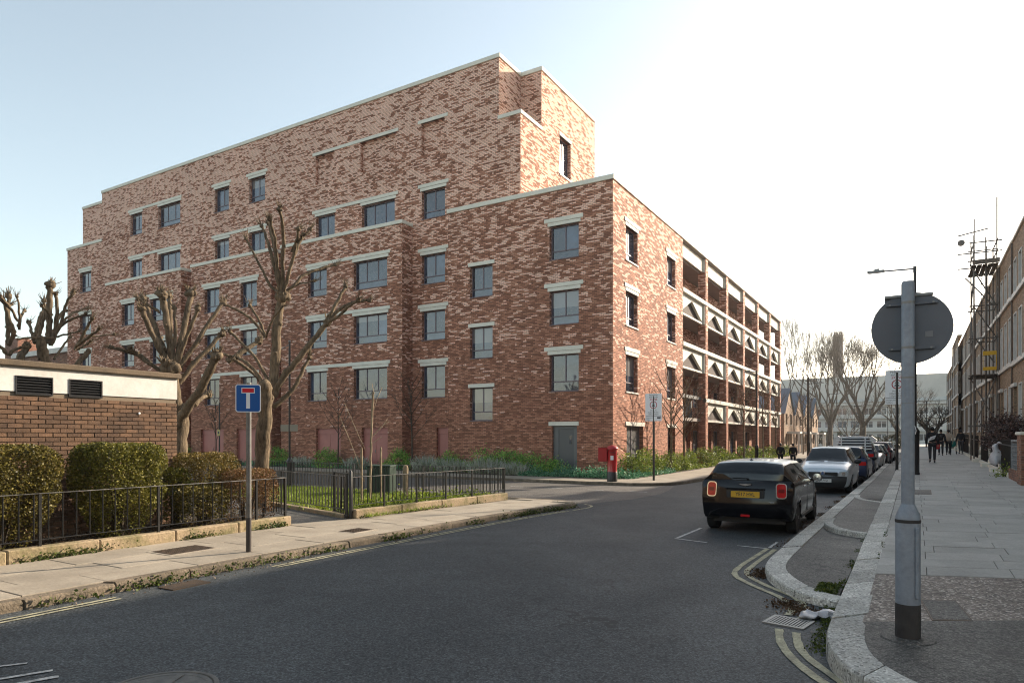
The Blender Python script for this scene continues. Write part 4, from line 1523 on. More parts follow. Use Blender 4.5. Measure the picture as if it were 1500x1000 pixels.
POLLARD_B = [
    (0.277, 0.277, [(-0.01, -0.07, 0.0), (-0.0, 0.96, 0.04), (0.02, 1.99, 0.1), (-0.0, 2.61, 0.16)]),
    (0.277, 0.238, [(-0.0, 2.5, -0.0), (-0.03, 3.27, -0.16), (-0.05, 3.84, -0.36)]),
    (0.238, 0.158, [(0.02, 2.19, -0.0), (0.31, 2.61, -0.23), (0.92, 3.17, -0.52), (1.49, 4.1, -0.84)]),
    (0.139, 0.099, [(1.44, 4.05, 0.0), (1.8, 4.41, 0.29), (2.11, 4.74, 0.66)]),
    (0.069, 0.049, [(1.54, 4.2, -0.0), (1.34, 4.28, -0.02), (1.03, 4.29, -0.05)]),
    (0.079, 0.067, [(1.62, 4.12, 0.0), (1.95, 3.89, 0.17), (2.31, 3.48, 0.39)]),
    (0.099, 0.099, [(0.51, 2.79, 0.0), (0.54, 3.02, 0.3), (0.56, 3.12, 0.68)]),
    (0.139, 0.099, [(-0.16, 3.74, 0.0), (-0.31, 4.05, 0.07), (-0.57, 4.66, 0.17), (-0.88, 5.28, 0.27), (-1.19, 5.95, 0.39)]),
    (0.119, 0.099, [(-0.1, 3.84, 0.0), (-0.31, 4.56, 0.2), (-0.46, 5.38, 0.47), (-0.62, 6.1, 0.76)]),
    (0.158, 0.139, [(-0.11, 3.89, -0.0), (-0.2, 4.66, -0.05), (-0.28, 5.38, -0.12), (-0.36, 5.95, -0.19)]),
    (0.139, 0.129, [(-0.03, 3.89, 0.0), (-0.0, 4.56, 0.14), (0.08, 5.33, 0.33), (0.13, 6.13, 0.54)]),
    (0.099, 0.079, [(-0.0, 3.94, -0.0), (0.23, 4.66, -0.04), (0.64, 5.56, -0.1)]),
    (0.119, 0.079, [(0.02, 3.84, 0.0), (0.41, 4.56, 0.21), (0.72, 5.28, 0.48), (0.99, 5.95, 0.78)]),
    (0.119, 0.099, [(0.05, 3.43, 0.0), (0.31, 3.94, 0.18), (0.62, 4.41, 0.42), (1.0, 4.95, 0.68)]),
    (0.139, 0.099, [(-0.16, 3.84, -0.0), (-0.46, 4.46, -0.19), (-0.59, 4.97, -0.45), (-0.64, 5.44, -0.72)]),
    (0.099, 0.059, [(-0.41, 3.74, -0.0), (-0.82, 4.05, -0.18), (-1.11, 4.28, -0.4), (-1.54, 4.38, -0.66)]),
    (0.089, 0.079, [(-0.8, 4.02, -0.0), (-0.94, 4.2, -0.22), (-1.07, 4.33, -0.51)]),
    (0.079, 0.059, [(-0.36, 4.41, 0.0), (-0.62, 4.61, 0.36), (-0.93, 4.87, 0.84)]),
    (0.069, 0.059, [(-0.52, 5.49, -0.0), (-0.77, 5.64, -0.05), (-1.08, 5.85, -0.11)]),
    (0.079, 0.059, [(-0.08, 4.46, 0.0), (-0.1, 5.18, 0.1), (-0.21, 5.64, 0.23)]),
]
POLLARD_C = [
    (0.166, 0.156, [(0.06, 2.49, -0.0), (0.06, 3.66, -0.1), (0.06, 4.24, -0.22), (0.03, 4.77, -0.36)]),
    (0.146, 0.125, [(0.03, 4.71, 0.0), (0.04, 5.12, 0.0), (0.03, 5.7, 0.01), (0.05, 6.19, 0.01), (0.06, 6.51, 0.01)]),
    (0.104, 0.062, [(0.09, 4.65, -0.0), (0.23, 5.0, -0.04), (0.33, 5.55, -0.09), (0.36, 5.99, -0.15), (0.36, 6.19, -0.21)]),
    (0.083, 0.062, [(0.1, 4.77, -0.0), (0.41, 5.23, -0.07), (0.64, 5.9, -0.16), (0.93, 6.19, -0.27)]),
    (0.062, 0.042, [(0.17, 5.0, 0.0), (0.55, 5.41, 0.04), (0.82, 5.55, 0.09), (1.05, 5.65, 0.15)]),
    (0.052, 0.033, [(0.17, 4.91, 0.0), (0.47, 5.0, 0.07), (0.82, 5.1, 0.15)]),
    (0.104, 0.083, [(-0.23, 4.24, 0.0), (-0.38, 4.71, 0.14), (-0.52, 5.12, 0.32), (-0.61, 5.47, 0.52), (-0.54, 5.9, 0.73)]),
    (0.125, 0.104, [(-0.35, 2.79, 0.0), (-0.29, 3.8, 0.09), (-0.26, 4.24, 0.2), (-0.38, 4.72, 0.33)]),
    (0.083, 0.062, [(-0.39, 4.74, 0.0), (-0.61, 4.94, 0.21), (-0.85, 5.2, 0.47), (-1.14, 5.49, 0.77)]),
    (0.083, 0.062, [(-0.44, 4.82, 0.0), (-0.45, 5.23, 0.17), (-0.51, 5.64, 0.39), (-0.54, 5.9, 0.64)]),
    (0.083, 0.062, [(-0.29, 4.45, 0.0), (-0.15, 4.85, 0.17), (-0.0, 5.23, 0.38), (-0.09, 5.7, 0.63), (-0.06, 5.9, 0.88)]),
    (0.083, 0.062, [(-0.31, 4.77, 0.0), (-0.25, 5.23, 0.08), (-0.18, 5.7, 0.19), (-0.34, 6.07, 0.31)]),
    (0.062, 0.052, [(0.13, 5.35, -0.0), (0.22, 5.58, -0.26), (0.24, 5.74, -0.61)]),
    (0.052, 0.042, [(0.2, 4.24, 0.0), (0.23, 4.65, 0.28), (0.25, 5.0, 0.65)]),
    (0.062, 0.042, [(0.31, 5.23, 0.0), (0.47, 5.58, 0.22), (0.58, 5.81, 0.51), (0.68, 5.96, 0.84)]),
]
POLLARD_D = [
    (0.139, 0.119, [(0.01, 2.46, 0.0), (-0.0, 3.57, 0.19), (-0.01, 4.18, 0.45), (-0.0, 4.62, 0.73)]),
    (0.099, 0.079, [(-0.0, 4.57, 0.0), (-0.05, 4.96, 0.03), (-0.09, 5.37, 0.08), (-0.09, 5.97, 0.12)]),
    (0.059, 0.048, [(-0.07, 5.4, 0.0), (-0.15, 5.62, 0.17), (-0.2, 5.79, 0.38)]),
    (0.099, 0.069, [(0.01, 4.57, -0.0), (0.28, 4.85, -0.14), (0.27, 5.18, -0.32), (0.23, 5.7, -0.52)]),
    (0.059, 0.049, [(0.27, 5.07, 0.0), (0.2, 5.51, 0.26), (0.02, 5.65, 0.6)]),
    (0.079, 0.059, [(0.02, 4.24, 0.0), (0.08, 4.4, 0.06), (0.38, 4.51, 0.13)]),
    (0.059, 0.04, [(0.3, 4.98, -0.0), (0.44, 5.4, -0.17), (0.52, 5.86, -0.39)]),
    (0.079, 0.059, [(-0.04, 4.26, -0.0), (-0.12, 4.6, -0.34), (-0.29, 4.79, -0.79)]),
    (0.049, 0.04, [(-0.08, 5.07, 0.0), (-0.17, 4.98, 0.28), (-0.29, 4.9, 0.64)]),
    (0.049, 0.04, [(0.24, 4.71, 0.0), (0.46, 4.82, 0.38), (0.66, 4.87, 0.88)]),
    (0.059, 0.048, [(0.27, 5.23, -0.0), (0.32, 5.51, -0.32), (0.31, 5.79, -0.74)]),
]
POLLARD_E = [
    (0.091, 0.082, [(-0.02, 2.42, 0.0), (-0.02, 3.44, 0.14), (-0.0, 3.87, 0.33), (0.15, 4.23, 0.54)]),
    (0.073, 0.046, [(0.15, 4.26, -0.0), (0.37, 4.59, -0.04), (0.55, 4.82, -0.1), (0.68, 5.01, -0.16)]),
    (0.073, 0.048, [(0.16, 4.28, -0.0), (0.47, 4.41, -0.17), (0.83, 4.54, -0.39), (1.16, 4.65, -0.63)]),
    (0.046, 0.029, [(0.19, 4.21, -0.0), (0.47, 4.28, -0.16), (0.78, 4.38, -0.37)]),
    (0.037, 0.026, [(0.29, 4.49, 0.0), (0.57, 4.61, 0.21), (0.89, 4.69, 0.48)]),
    (0.037, 0.024, [(0.11, 4.21, 0.0), (-0.04, 4.38, 0.29), (0.04, 4.45, 0.67)]),
]
RV = Vector((.8575, .5144, 0)); FV = Vector((-.5144, .8575, 0))


def noisy_path(pts, amp, step=.16):
    """Smooth the polyline, add small bends; returns points."""
    P = [Vector(p) for p in pts]
    for _ in range(2):
        q = [P[0]]
        for a, b in zip(P, P[1:]):
            q += [a.lerp(b, .25), a.lerp(b, .75)]
        q.append(P[-1]); P = q
    out = []
    for i, p in enumerate(P):
        k = 0 if i in (0, len(P) - 1) else 1
        out.append(p + Vector((rng.uniform(-amp, amp), rng.uniform(-amp, amp), rng.uniform(-amp, amp))) * k)
    return out


def pollard(label, base, data, bark=BARK):
    t = thing('pollarded_tree', label, 'tree', (base[0], base[1], .1), 0, 'pollarded street trees')
    for bi, (r0, r1, pts) in enumerate(data):
        r0, r1 = r0 * (.84 if bi == 0 else .66), r1 * (.84 if bi == 0 else .62)
        W = [RV * u + FV * d + Vector((0, 0, z - .1)) for u, z, d in pts]
        P = noisy_path(W, .012 + r0 * .06)
        n = len(P)
        m = MB()
        rr = [(r0 + (r1 - r0) * i / (n - 1)) * rng.uniform(.9, 1.1) for i in range(n)]
        trunk = bi == 0
        if trunk:
            rr[0] *= 1.5; rr[1] *= 1.25
        m.tube(P, rr, 10 if r0 > .09 else 8)
        if not trunk:
            tip = P[-1]
            dirn = (P[-1] - P[-2]).normalized()
            # knuckle of cut shoots at the end of each limb
            k = max(.04, r1 * 1.75)
            m.ball(tip, k, 9, 6, (1, 1, .9), .3)
            for _ in range(5):
                v = Vector((rng.uniform(-1, 1), rng.uniform(-1, 1), rng.uniform(-.4, 1))).normalized()
                m.ball(tip + v * k * .75, k * rng.uniform(.4, .62), 7, 5, (1, 1, 1), .2)
            for _ in range(16):
                v = (dirn + Vector((rng.uniform(-1, 1), rng.uniform(-1, 1), rng.uniform(-.2, 1))) * .9).normalized()
                a = tip + v * k * .7
                q = rng.uniform(.05, .24)
                m.tube([a, a + v * q * .6, a + v * q + Vector((0, 0, q * .2))], [k * .15, k * .11, k * .05], 4)
            for i in range(2, n - 1):
                if rng.random() < .12:
                    v = Vector((rng.uniform(-1, 1), rng.uniform(-1, 1), rng.uniform(-.3, 1))).normalized()
                    m.ball(P[i] + v * rr[i] * .8, rr[i] * rng.uniform(.4, .65), 6, 4, (1, 1, 1), .2)
        else:
            m.ball(P[-1], rr[-1] * 1.04, 10, 7, (1, 1, 1.15), .06)
            for i in range(2, n - 1):
                if rng.random() < .3:
                    v = Vector((rng.uniform(-1, 1), rng.uniform(-1, 1), rng.uniform(-.3, .5))).normalized()
                    m.ball(P[i] + v * rr[i] * .72, rr[i] * rng.uniform(.3, .5), 7, 5, (1, 1, 1.3), .2)
        amp = .010 + .10 * r0
        m.v = [tuple(Vector(p) + mnoise.noise_vector(Vector(p) * 6.5) * amp * .55 + mnoise.noise_vector(Vector(p) * 17) * amp * .3) for p in m.v]
        m.build('trunk' if trunk else 'branch', bark, t, 75)
    return t


pollard('tallest pollarded tree, a lone trunk forking behind the blue dead end sign', (-14.08, 11.26), POLLARD_A)
pollard('stout pollarded tree rising behind the end of the brick shed with a thick leaning limb', (-18.35, 11.73), POLLARD_B)
pollard('pollarded tree behind the shed with the thick upright stub against the sky', (-22.68, 10.3), POLLARD_C)
pollard('leftmost pollarded tree behind the shed roof, cut by the left edge', (-22.54, 9.21), POLLARD_D)
pollard('thin pollarded tree behind the shed with limbs leaning over the brick block windows', (-19.4, 9.35), POLLARD_E)

# ------------------------------------------------------------------ hedges and shrubs
HEDGE_A = leaf_mat('olive_hedge_leaves', [(0.04, 0.035, 0.009), (0.085, 0.073, 0.017), (0.148, 0.124, 0.024), (0.216, 0.177, 0.036), (0.137, 0.091, 0.026)], trans=.2)
HEDGE_B = leaf_mat('yellow_green_hedge_leaves', [(0.055, 0.053, 0.014), (0.119, 0.118, 0.021), (0.185, 0.175, 0.028), (0.261, 0.226, 0.043)], trans=.22)
HEDGE_C = leaf_mat('russet_hedge_leaves', [(0.08, 0.048, 0.02), (0.193, 0.099, 0.042), (0.274, 0.141, 0.064), (0.144, 0.113, 0.032)], trans=.18)
HEDGE_D = leaf_mat('brown_green_hedge_leaves', [(0.068, 0.05, 0.014), (0.15, 0.106, 0.022), (0.241, 0.162, 0.036), (0.134, 0.121, 0.021)], trans=.2)
SHRUB_G = leaf_mat('dark_green_shrub_leaves', [(0.054, 0.131, 0.029), (0.119, 0.288, 0.048), (0.232, 0.5, 0.073), (0.419, 0.5, 0.119)], trans=.25)
SHRUB_Y = leaf_mat('light_green_shrub_leaves', [(0.043, 0.072, 0.011), (0.114, 0.172, 0.02), (0.215, 0.272, 0.036), (0.315, 0.358, 0.072)], trans=.25)
SILVER = leaf_mat('silver_grey_leaves', [(0.145, 0.181, 0.122), (0.365, 0.413, 0.291), (0.5, 0.5, 0.5)], trans=.15)
TEAL = leaf_mat('bluish_green_leaves', [(0.024, 0.089, 0.045), (0.056, 0.193, 0.097), (0.113, 0.306, 0.161), (0.225, 0.435, 0.258)], trans=.2)
GRASSM = leaf_mat('grass_blades', [(0.101, 0.155, 0.014), (0.189, 0.257, 0.022), (0.284, 0.351, 0.041)], trans=.3)
COVER = leaf_mat('lime_ground_cover', [(0.06, 0.096, 0.01), (0.156, 0.216, 0.017), (0.264, 0.336, 0.036), (0.36, 0.396, 0.072)], trans=.3)
WEEDM = leaf_mat('weed_leaves', [(.03, .05, .008), (.07, .10, .015), (.12, .14, .03)], trans=.25)
DEADM = leaf_mat('dead_leaves', [(.05, .03, .015), (.12, .07, .035), (.08, .05, .03)], trans=.05)
TWIGM = M('brown_twigs', (.075, .055, .035), .9, (.05, .036, .024), 6.)


def hedge(name, label, x0, x1, y0, y1, zb, zt, n, mat, size=.045, seed=1, taper=.42, group='clipped hedges behind the railing', exp=4.5, round_=.8):
    """Clipped shrub: bare stems below, flat rounded top; leaves lie in a shell with hollows in it."""
    cx, cy = (x0 + x1) / 2, (y0 + y1) / 2
    t = thing(name, label, 'hedge', (cx, cy, zb), 0, group)
    g_ = np.random.default_rng(seed)
    k = n * 4
    h = zt - zb
    u = g_.uniform(-1, 1, (k, 3))
    zf = (u[:, 2] + 1) / 2
    sh = taper + (1 - taper) * np.clip(zf / .55, 0, 1) ** .8          # narrower near the ground
    e = exp
    zn = np.where(zf > .5, (zf - .5) / .5, 0)
    rad = (np.abs(u[:, 0]) ** e + np.abs(u[:, 1]) ** e + round_ * zn ** (e + 1))
    keep = (rad < 1) & (rad > .36 * g_.uniform(0, 1.4, k))
    # hollows and gaps
    hx = np.array([mnoise.noise(Vector((a * 3 + seed * 7, b * 3, c * 2.2))) for a, b, c in u[:, :3]])
    keep &= hx > -.34 + .15 * (zf < .35)
    keep &= g_.uniform(0, 1, k) < np.clip(.12 + 1.5 * (zf - .08), .06, 1)
    u = u[keep][:n]; sh = sh[keep][:n]; zf = zf[keep][:n]; hx = hx[keep][:n]
    bulge = 1 + .05 * hx
    P = np.stack([u[:, 0] * (x1 - x0) / 2 * sh * bulge, u[:, 1] * (y1 - y0) / 2 * sh * bulge, zf * h * (1 + .025 * hx)], 1)
    N = u.copy(); N[:, 2] *= .6
    V, F = leaves(P, size, seed, .7, .1, N * .6)
    link('foliage', np_mesh('foliage', V, F, mat), t, kind='stuff')
    m = MB()
    for i in range(14):
        a = rng.uniform(0, 2 * PI)
        q = rng.uniform(.2, .8)
        m.tube([(math.cos(a) * .07, math.sin(a) * .07, -.05), (math.cos(a) * q * (x1 - x0) * .18, math.sin(a) * q * (y1 - y0) * .18, h * .35), (math.cos(a) * q * (x1 - x0) * .4, math.sin(a) * q * (y1 - y0) * .4, h * .82)], [.022, .014, .005], 5)
    m.build('stems', TWIGM, t, 60, kind='stuff')
    return t


hedge('clipped_hedge', 'broad olive clipped hedge before the shed, cut by the left edge', -12.3, -11.0, 3.82, 5.36, .16, 1.74, 32000, HEDGE_A, .037, 1)
hedge('clipped_hedge', 'broad yellow green clipped hedge before the shed, its top flat', -12.3, -11.0, 5.74, 7.02, .16, 1.76, 32000, HEDGE_B, .037, 2)
hedge('clipped_hedge', 'rounded brown green hedge just past the end of the shed', -12.6, -11.5, 7.75, 8.85, .16, 1.56, 14000, HEDGE_D, .033, 3, .75)
hedge('clipped_hedge', 'low russet hedge behind the blue sign post', -11.9, -10.95, 8.22, 9.3, .16, 1.24, 12000, HEDGE_C, .03, 4, .85)
hedge('clipped_hedge', 'small bright green hedge tuft at the corner of the shed', -12.25, -11.75, 7.4, 7.85, .16, 1.28, 2600, HEDGE_B, .045, 5, .8)
hedge('clipped_hedge', 'low green clipped bush between the russet hedge and the railing', -11.75, -11.05, 7.35, 8.2, .16, .95, 4000, HEDGE_A, .04, 6, .85)


def shrub(label, c, rx, ry, h, n, mat, size, seed, name='planted_shrub', group='shrubs planted against the brick block', spiky=False, cat='shrub'):
    t = thing(name, label, cat, (c[0], c[1], .11), 0, group)
    g_ = np.random.default_rng(seed)
    if name == 'planted_shrub':
        h *= 1.12
    if not spiky:
        # clumps of leaves on a lumpy dome
        nc = max(6, n // 70)
        d = g_.normal(size=(nc, 3)); d[:, 2] = np.abs(d[:, 2]); d /= np.linalg.norm(d, axis=1)[:, None]
        rr = g_.uniform(.45, 1.0, nc) ** .6
        C = d * rr[:, None] * np.array([rx, ry, h * .86])
        idx = g_.integers(0, nc, n)
        P = C[idx] + g_.normal(size=(n, 3)) * np.array([.11, .11, .085]) * (1 + .4 * min(rx, ry))
        P[:, 2] = np.abs(P[:, 2]) + .02
        N = P / np.array([rx, ry, h])
        V, F = leaves(P, size, seed, .6, .25, N * .5)
    else:
        # upright narrow leaves fanning from the ground
        b = g_.uniform(-1, 1, (n, 2)); b = b[(b ** 2).sum(1) < 1]; n = len(b)
        root = np.stack([b[:, 0] * rx * .8, b[:, 1] * ry * .8, np.zeros(n)], 1)
        lean = np.stack([b[:, 0], b[:, 1], np.zeros(n)], 1) * .35 + g_.normal(size=(n, 3)) * np.array([.22, .22, 0]) + np.array([0, 0, 1.])
        L = h * g_.uniform(.5, 1.05, n)[:, None] * (1 - .35 * (b ** 2).sum(1))[:, None]
        tip = root + lean * L
        mid = root + lean * L * .55
        sd = g_.normal(size=(n, 3)); sd[:, 2] = 0; sd /= np.linalg.norm(sd, axis=1)[:, None]
        w = size * .35
        V = np.stack([root, mid + sd * w, tip, mid - sd * w], 1).reshape(-1, 3)
        F = np.arange(4 * n).reshape(n, 4)
        # small leaves along the shoots
        k = n * 3
        i = g_.integers(0, n, k); f = g_.uniform(.25, 1, k)[:, None]
        P = root[i] + lean[i] * L[i] * f + g_.normal(size=(k, 3)) * .02
        V2, F2 = leaves(P, size, seed + 5, .5, .3)
        F = np.concatenate([F, F2 + len(V)]); V = np.concatenate([V, V2])
    link('foliage', np_mesh('foliage', V, F, mat), t, kind='stuff')
    if not spiky:
        m = MB()
        for _ in range(8):
            a = rng.uniform(0, 2 * PI); q = rng.uniform(.2, .7)
            m.tube([(0, 0, -.02), (math.cos(a) * rx * q * .5, math.sin(a) * ry * q * .5, h * .35), (math.cos(a) * rx * q, math.sin(a) * ry * q, h * .75)], [.016, .011, .004], 5)
        m.build('stems', TWIGM, t, 60, kind='stuff')
    return t


m = MB(); m.prism([(-62, 27.35), (-24, 27.35), (-18, 26.75), (-12.6, 26.35), (-11.1, 26.6), (-10.2, 27.6), (-10.25, 37.6), (-10.5, 38.6), (-10.55, 73), (XC + .02, 73), (XC + .02, YC - .02), (-62, YC - .02)], -.02, .135); m.build('planting_bed', SOIL, kind='structure')
spots = [
    ((-20.4, 27.9), 1.0, .7, 1.05, SHRUB_G, 'round dark green shrub beside the plum recess door'),
    ((-18.2, 27.8), 1.1, .8, 1.15, SHRUB_G, 'dark green shrub under the middle column of small windows'),
    ((-16.9, 27.7), 1.05, .8, 1.3, SHRUB_G, 'tallest dark green shrub left of the grey door'),
    ((-15.6, 27.6), .95, .7, 1.0, SHRUB_G, 'green shrub next to the grey door'),
    ((-14.3, 27.6), .8, .6, .72, SHRUB_G, 'low green shrub in front of the grey door'),
    ((-24.0, 27.9), .9, .6, 1.15, SHRUB_G, 'bright green shrub against the corner of the projecting bay'),
    ((-29.2, 27.9), .95, .6, 1.1, SHRUB_G, 'green shrub between the two plum double doors'),
    ((-33.6, 27.9), .9, .6, 1.25, SHRUB_G, 'green shrub behind the thin dark post with two plates'),
    ((-43.6, 27.9), 1.1, .6, 1.5, SHRUB_G, 'dark green shrub seen past the end of the brick shed'),
    ((-10.95, 29.0), .8, .8, 1.15, SHRUB_Y, 'sunlit green shrub at the corner behind the red pillar box'),
    ((-11.0, 30.9), .75, 1.0, 1.3, SHRUB_Y, 'sunlit green shrub in front of the wide ground window'),
    ((-10.95, 33.2), .75, 1.0, 1.0, SHRUB_Y, 'sunlit green shrub behind the zone sign post'),
    ((-10.95, 35.3), .75, 1.0, 1.1, SHRUB_Y, 'sunlit shrub at the foot of the two bare young trees'),
    ((-10.95, 37.4), .7, .9, 1.1, SHRUB_Y, 'sunlit shrub before the last brick of the solid street wall'),
    ((-10.95, 41.4), .75, 1.3, 1.15, SHRUB_Y, 'broad sunlit shrub under the first gallery bay'),
]
for i, (c, rx, ry, h, mt, lab) in enumerate(spots):
    shrub(lab, c, rx, ry, h, 2400, mt, .085, 20 + i)
for i in range(9):
    y = 44.2 + i * 3.2
    where = ['between the first and second brick piers', 'at the second brick pier', 'just past the second pier', 'before the third pier', 'past the third pier', 'before the fourth pier', 'past the fourth pier', 'before the fifth pier', 'near the far end pier'][i]
    shrub('distant green shrub ' + where, (-11.0, y), .6, 1.3, .85 + .2 * rng.random(), 900, SHRUB_Y, .12, 60 + i)
silver = [((-21.6, 27.5), 1.1, .5, .95, 'silvery spiky plant in front of the plum recess door'), ((-19.9, 27.2), 1.0, .5, .85, 'silvery spiky plant left of the tall green shrub'), ((-17.6, 26.95), 1.3, .55, .95, 'widest silvery spiky plant before the tall shrubs'),
          ((-16.1, 26.85), 1.0, .5, .75, 'silvery spiky plant fading into bluish cover'), ((-26.8, 27.8), 1.0, .4, .8, 'silvery plant in front of the second plum double door'), ((-31.4, 27.8), 1.2, .4, .75, 'silvery plant in front of the first plum double door')]
for i, (c, rx, ry, h, lab) in enumerate(silver):
    shrub(lab, c, rx, ry, h, 520, SILVER, .06, 80 + i, 'silver_shrub', 'silvery plants in the bed', True)


def cover(name, poly_fn, n, h, size, mat, seed, z=.12):
    g_ = np.random.default_rng(seed)
    P = poly_fn(g_, n)
    hh = np.array([mnoise.noise(Vector((x * 1.3, y * 1.3, seed))) for x, y in P])
    P = np.column_stack([P, z + np.abs(g_.normal(size=len(P))) * h * (.6 + .7 * hh)])
    V, F = leaves(P, size, seed, .6, .35)
    return link(name, np_mesh(name, V, F, mat), kind='stuff')


def in_rect(x0, x1, y0, y1):
    return lambda g_, n: np.column_stack([g_.uniform(x0, x1, n), g_.uniform(y0, y1, n)])


cover('bluish_ground_cover', in_rect(-15.6, -10.7, 26.45, 27.5), 7000, .30, .085, TEAL, 3)
cover('low_ground_cover', in_rect(-58, -23, 27.4, 28.4), 9000, .2, .10, TEAL, 4)
cover('bluish_ground_cover', in_rect(-10.75, -10.2, 26.9, 33), 2600, .18, .08, TEAL, 5)
cover('low_ground_cover', in_rect(-11.4, -10.3, 33, 72), 5200, .2, .12, SHRUB_Y, 6)


def lawn_pts(g_, n):
    x = g_.uniform(-24, -9.95, n * 2); y = g_.uniform(10.6, 16.2, n * 2)
    ok = y > 10.8 + (-10.45 - x) * .285 + .05
    return np.column_stack([x, y])[ok][:n]


g_ = np.random.default_rng(9)
P2 = lawn_pts(g_, 26000)
n = len(P2)
ln = g_.uniform(.04, .11, n) * (1 + .5 * np.array([mnoise.noise(Vector((x * .9, y * .9, 2))) for x, y in P2]))
root = np.column_stack([P2, np.full(n, .155)])
ang = g_.uniform(0, 2 * PI, n)
sd = np.column_stack([np.cos(ang), np.sin(ang), np.zeros(n)]) * .008
tip = root + np.column_stack([g_.normal(size=n) * .03, g_.normal(size=n) * .03, ln])
V = np.stack([root - sd, root + sd, tip], 1).reshape(-1, 3)
link('grass', np_mesh('grass', V, np.arange(3 * n).reshape(n, 3), GRASSM), kind='stuff')
cover('lime_ground_cover', lambda g_, n: (lambda f, o: np.column_stack([-10.28 + (f * .45) - o, 10.95 + f * 4.9]))(g_.uniform(0, 1, n), np.abs(g_.normal(size=n)) * .9 + .1), 5200, .16, .075, COVER, 7, .17)

# ------------------------------------------------------------------ bare young trees
def young_tree(name, label, base, h, spread, n, bark, seed, r=.045, clear=.35, group='bare young trees along the new building', cat='tree', sub=3):
    rr_ = random.Random(seed)
    t = thing(name, label, cat, (base[0], base[1], .1), 0, group)
    m = MB()
    top = Vector((rr_.uniform(-.1, .1), rr_.uniform(-.1, .1), h))
    P = [Vector((0, 0, 0)), Vector((rr_.uniform(-.03, .03), rr_.uniform(-.03, .03), h * .35)), Vector((rr_.uniform(-.06, .06), rr_.uniform(-.06, .06), h * .7)), top]
    m.tube(P, [r, r * .8, r * .45, r * .12], 7)
    m.build('trunk', bark, t, 60)
    c = MB()
    for i in range(n):
        f = clear + (1 - clear) * (i + rr_.random()) / n * .95
        a = i * 2.4 + rr_.uniform(-.5, .5)
        z = h * f
        seg = min(2, int(f / .35)); k = (f - (0, .35, .7)[seg]) / .35 if seg < 2 else (f - .7) / .3
        o = P[seg].lerp(P[seg + 1], min(1, max(0, k)))
        L = spread * (1.15 - .75 * (f - clear) / (1 - clear)) * rr_.uniform(.7, 1.1)
        d = Vector((math.cos(a), math.sin(a), .85 + .6 * f))
        p1 = o + d * L * .5; p2 = o + d * L + Vector((0, 0, .22 * L))
        c.tube([o, p1, p2], [r * .42, r * .26, r * .07], 5)
        for q in range(sub):
            fo = rr_.uniform(.3, .9)
            oo = o.lerp(p1, fo * 2) if fo < .5 else p1.lerp(p2, fo * 2 - 1)
            dd = (d + Vector((rr_.uniform(-1, 1), rr_.uniform(-1, 1), rr_.uniform(0, .9)))).normalized()
            l2 = L * rr_.uniform(.3, .6)
            m2 = oo + dd * l2 * .55
            c.tube([oo, m2, oo + dd * l2 + Vector((0, 0, l2 * .15))], [r * .2, r * .14, r * .05], 4)
            for _ in range(2):
                d3 = (dd + Vector((rr_.uniform(-1, 1), rr_.uniform(-1, 1), rr_.uniform(0, .8)))).normalized()
                c.tube([m2, m2 + d3 * l2 * .6], [r * .1, r * .04], 3)
    c.build('crown', bark, t, kind='stuff')
    return t


young_tree('young_tree', 'bare young tree in the bed just right of the nearer zone sign', (-10.6, 33.3), 4.6, 1.55, 16, BARK, 1, .07, .33)
young_tree('young_tree', 'second bare young tree from the corner, beside the solid street wall end', (-10.6, 35.6), 4.9, 1.5, 16, BARK, 2, .07, .33)
for i, (y, h) in enumerate(((50.2, 5.4), (57.3, 5.8), (62.9, 5.9))):
    young_tree('young_tree', 'bare young tree before the ' + ('second', 'fourth', 'fifth')[i] + ' gallery bay', (-10.6, y), h, 1.6, 15, BARK, 3 + i, .07, .4)
for i, (x, y, h) in enumerate(((-10.2, 77, 6.2), (-10.2, 82, 6.2))):
    young_tree('young_tree', ('bare young tree just beyond the far end of the galleries', 'bare young tree before the two lit brick gables')[i], (x, y), h, 1.7, 15, BARK, 8 + i, .08, .4)
young_tree('slender_tree', 'slender dark bare tree in front of the first plum double door', (-27.96, 27.5), 4.5, 1.3, 14, DARKBARK, 11, .045, .35)
young_tree('slender_tree', 'slender dark bare tree by the corner of the projecting bay', (-22.6, 27.5), 4.7, 1.3, 14, DARKBARK, 12, .05, .35)
young_tree('slender_tree', 'slender dark bare tree seen between the shed and the blue sign', (-38.9, 27.5), 4.2, 1.2, 12, DARKBARK, 13, .045, .35)
# staked sapling on the lawn
SP = (-12.01, 12.91)
t = thing('staked_sapling', 'pale bare sapling on the lawn with a few cut shoots', 'tree', (SP[0], SP[1], .12))
m = MB(); m.tube(noisy_path([(0, 0, 0), (.04, 0, .9), (.03, .02, 1.7), (.12, .02, 2.9)], .012), .03, 7)
m.build('trunk', PALEBARK, t, 60)
sc_ = 17.25 / 985
for i, pts in enumerate(([(-8, 705), (-22, 660), (-45, 608)], [(-6, 660), (-22, 625), (-38, 590)], [(-2, 655), (8, 645), (15, 640)], [(2, 640), (18, 622), (26, 617)], [(4, 640), (20, 620), (22, 612)], [(5, 600), (3, 575), (-2, 560)], [(6, 600), (9, 580), (12, 565)])):
    m = MB(); W = [RV * (u * sc_) + FV * (.05 * i * k) + Vector((0, 0, 1.73 - (z - 641) * sc_)) for k, (u, z) in enumerate(pts)]
    m.tube(noisy_path(W, .006), .0075, 5); m.build('shoot', PALEBARK, t, 60)
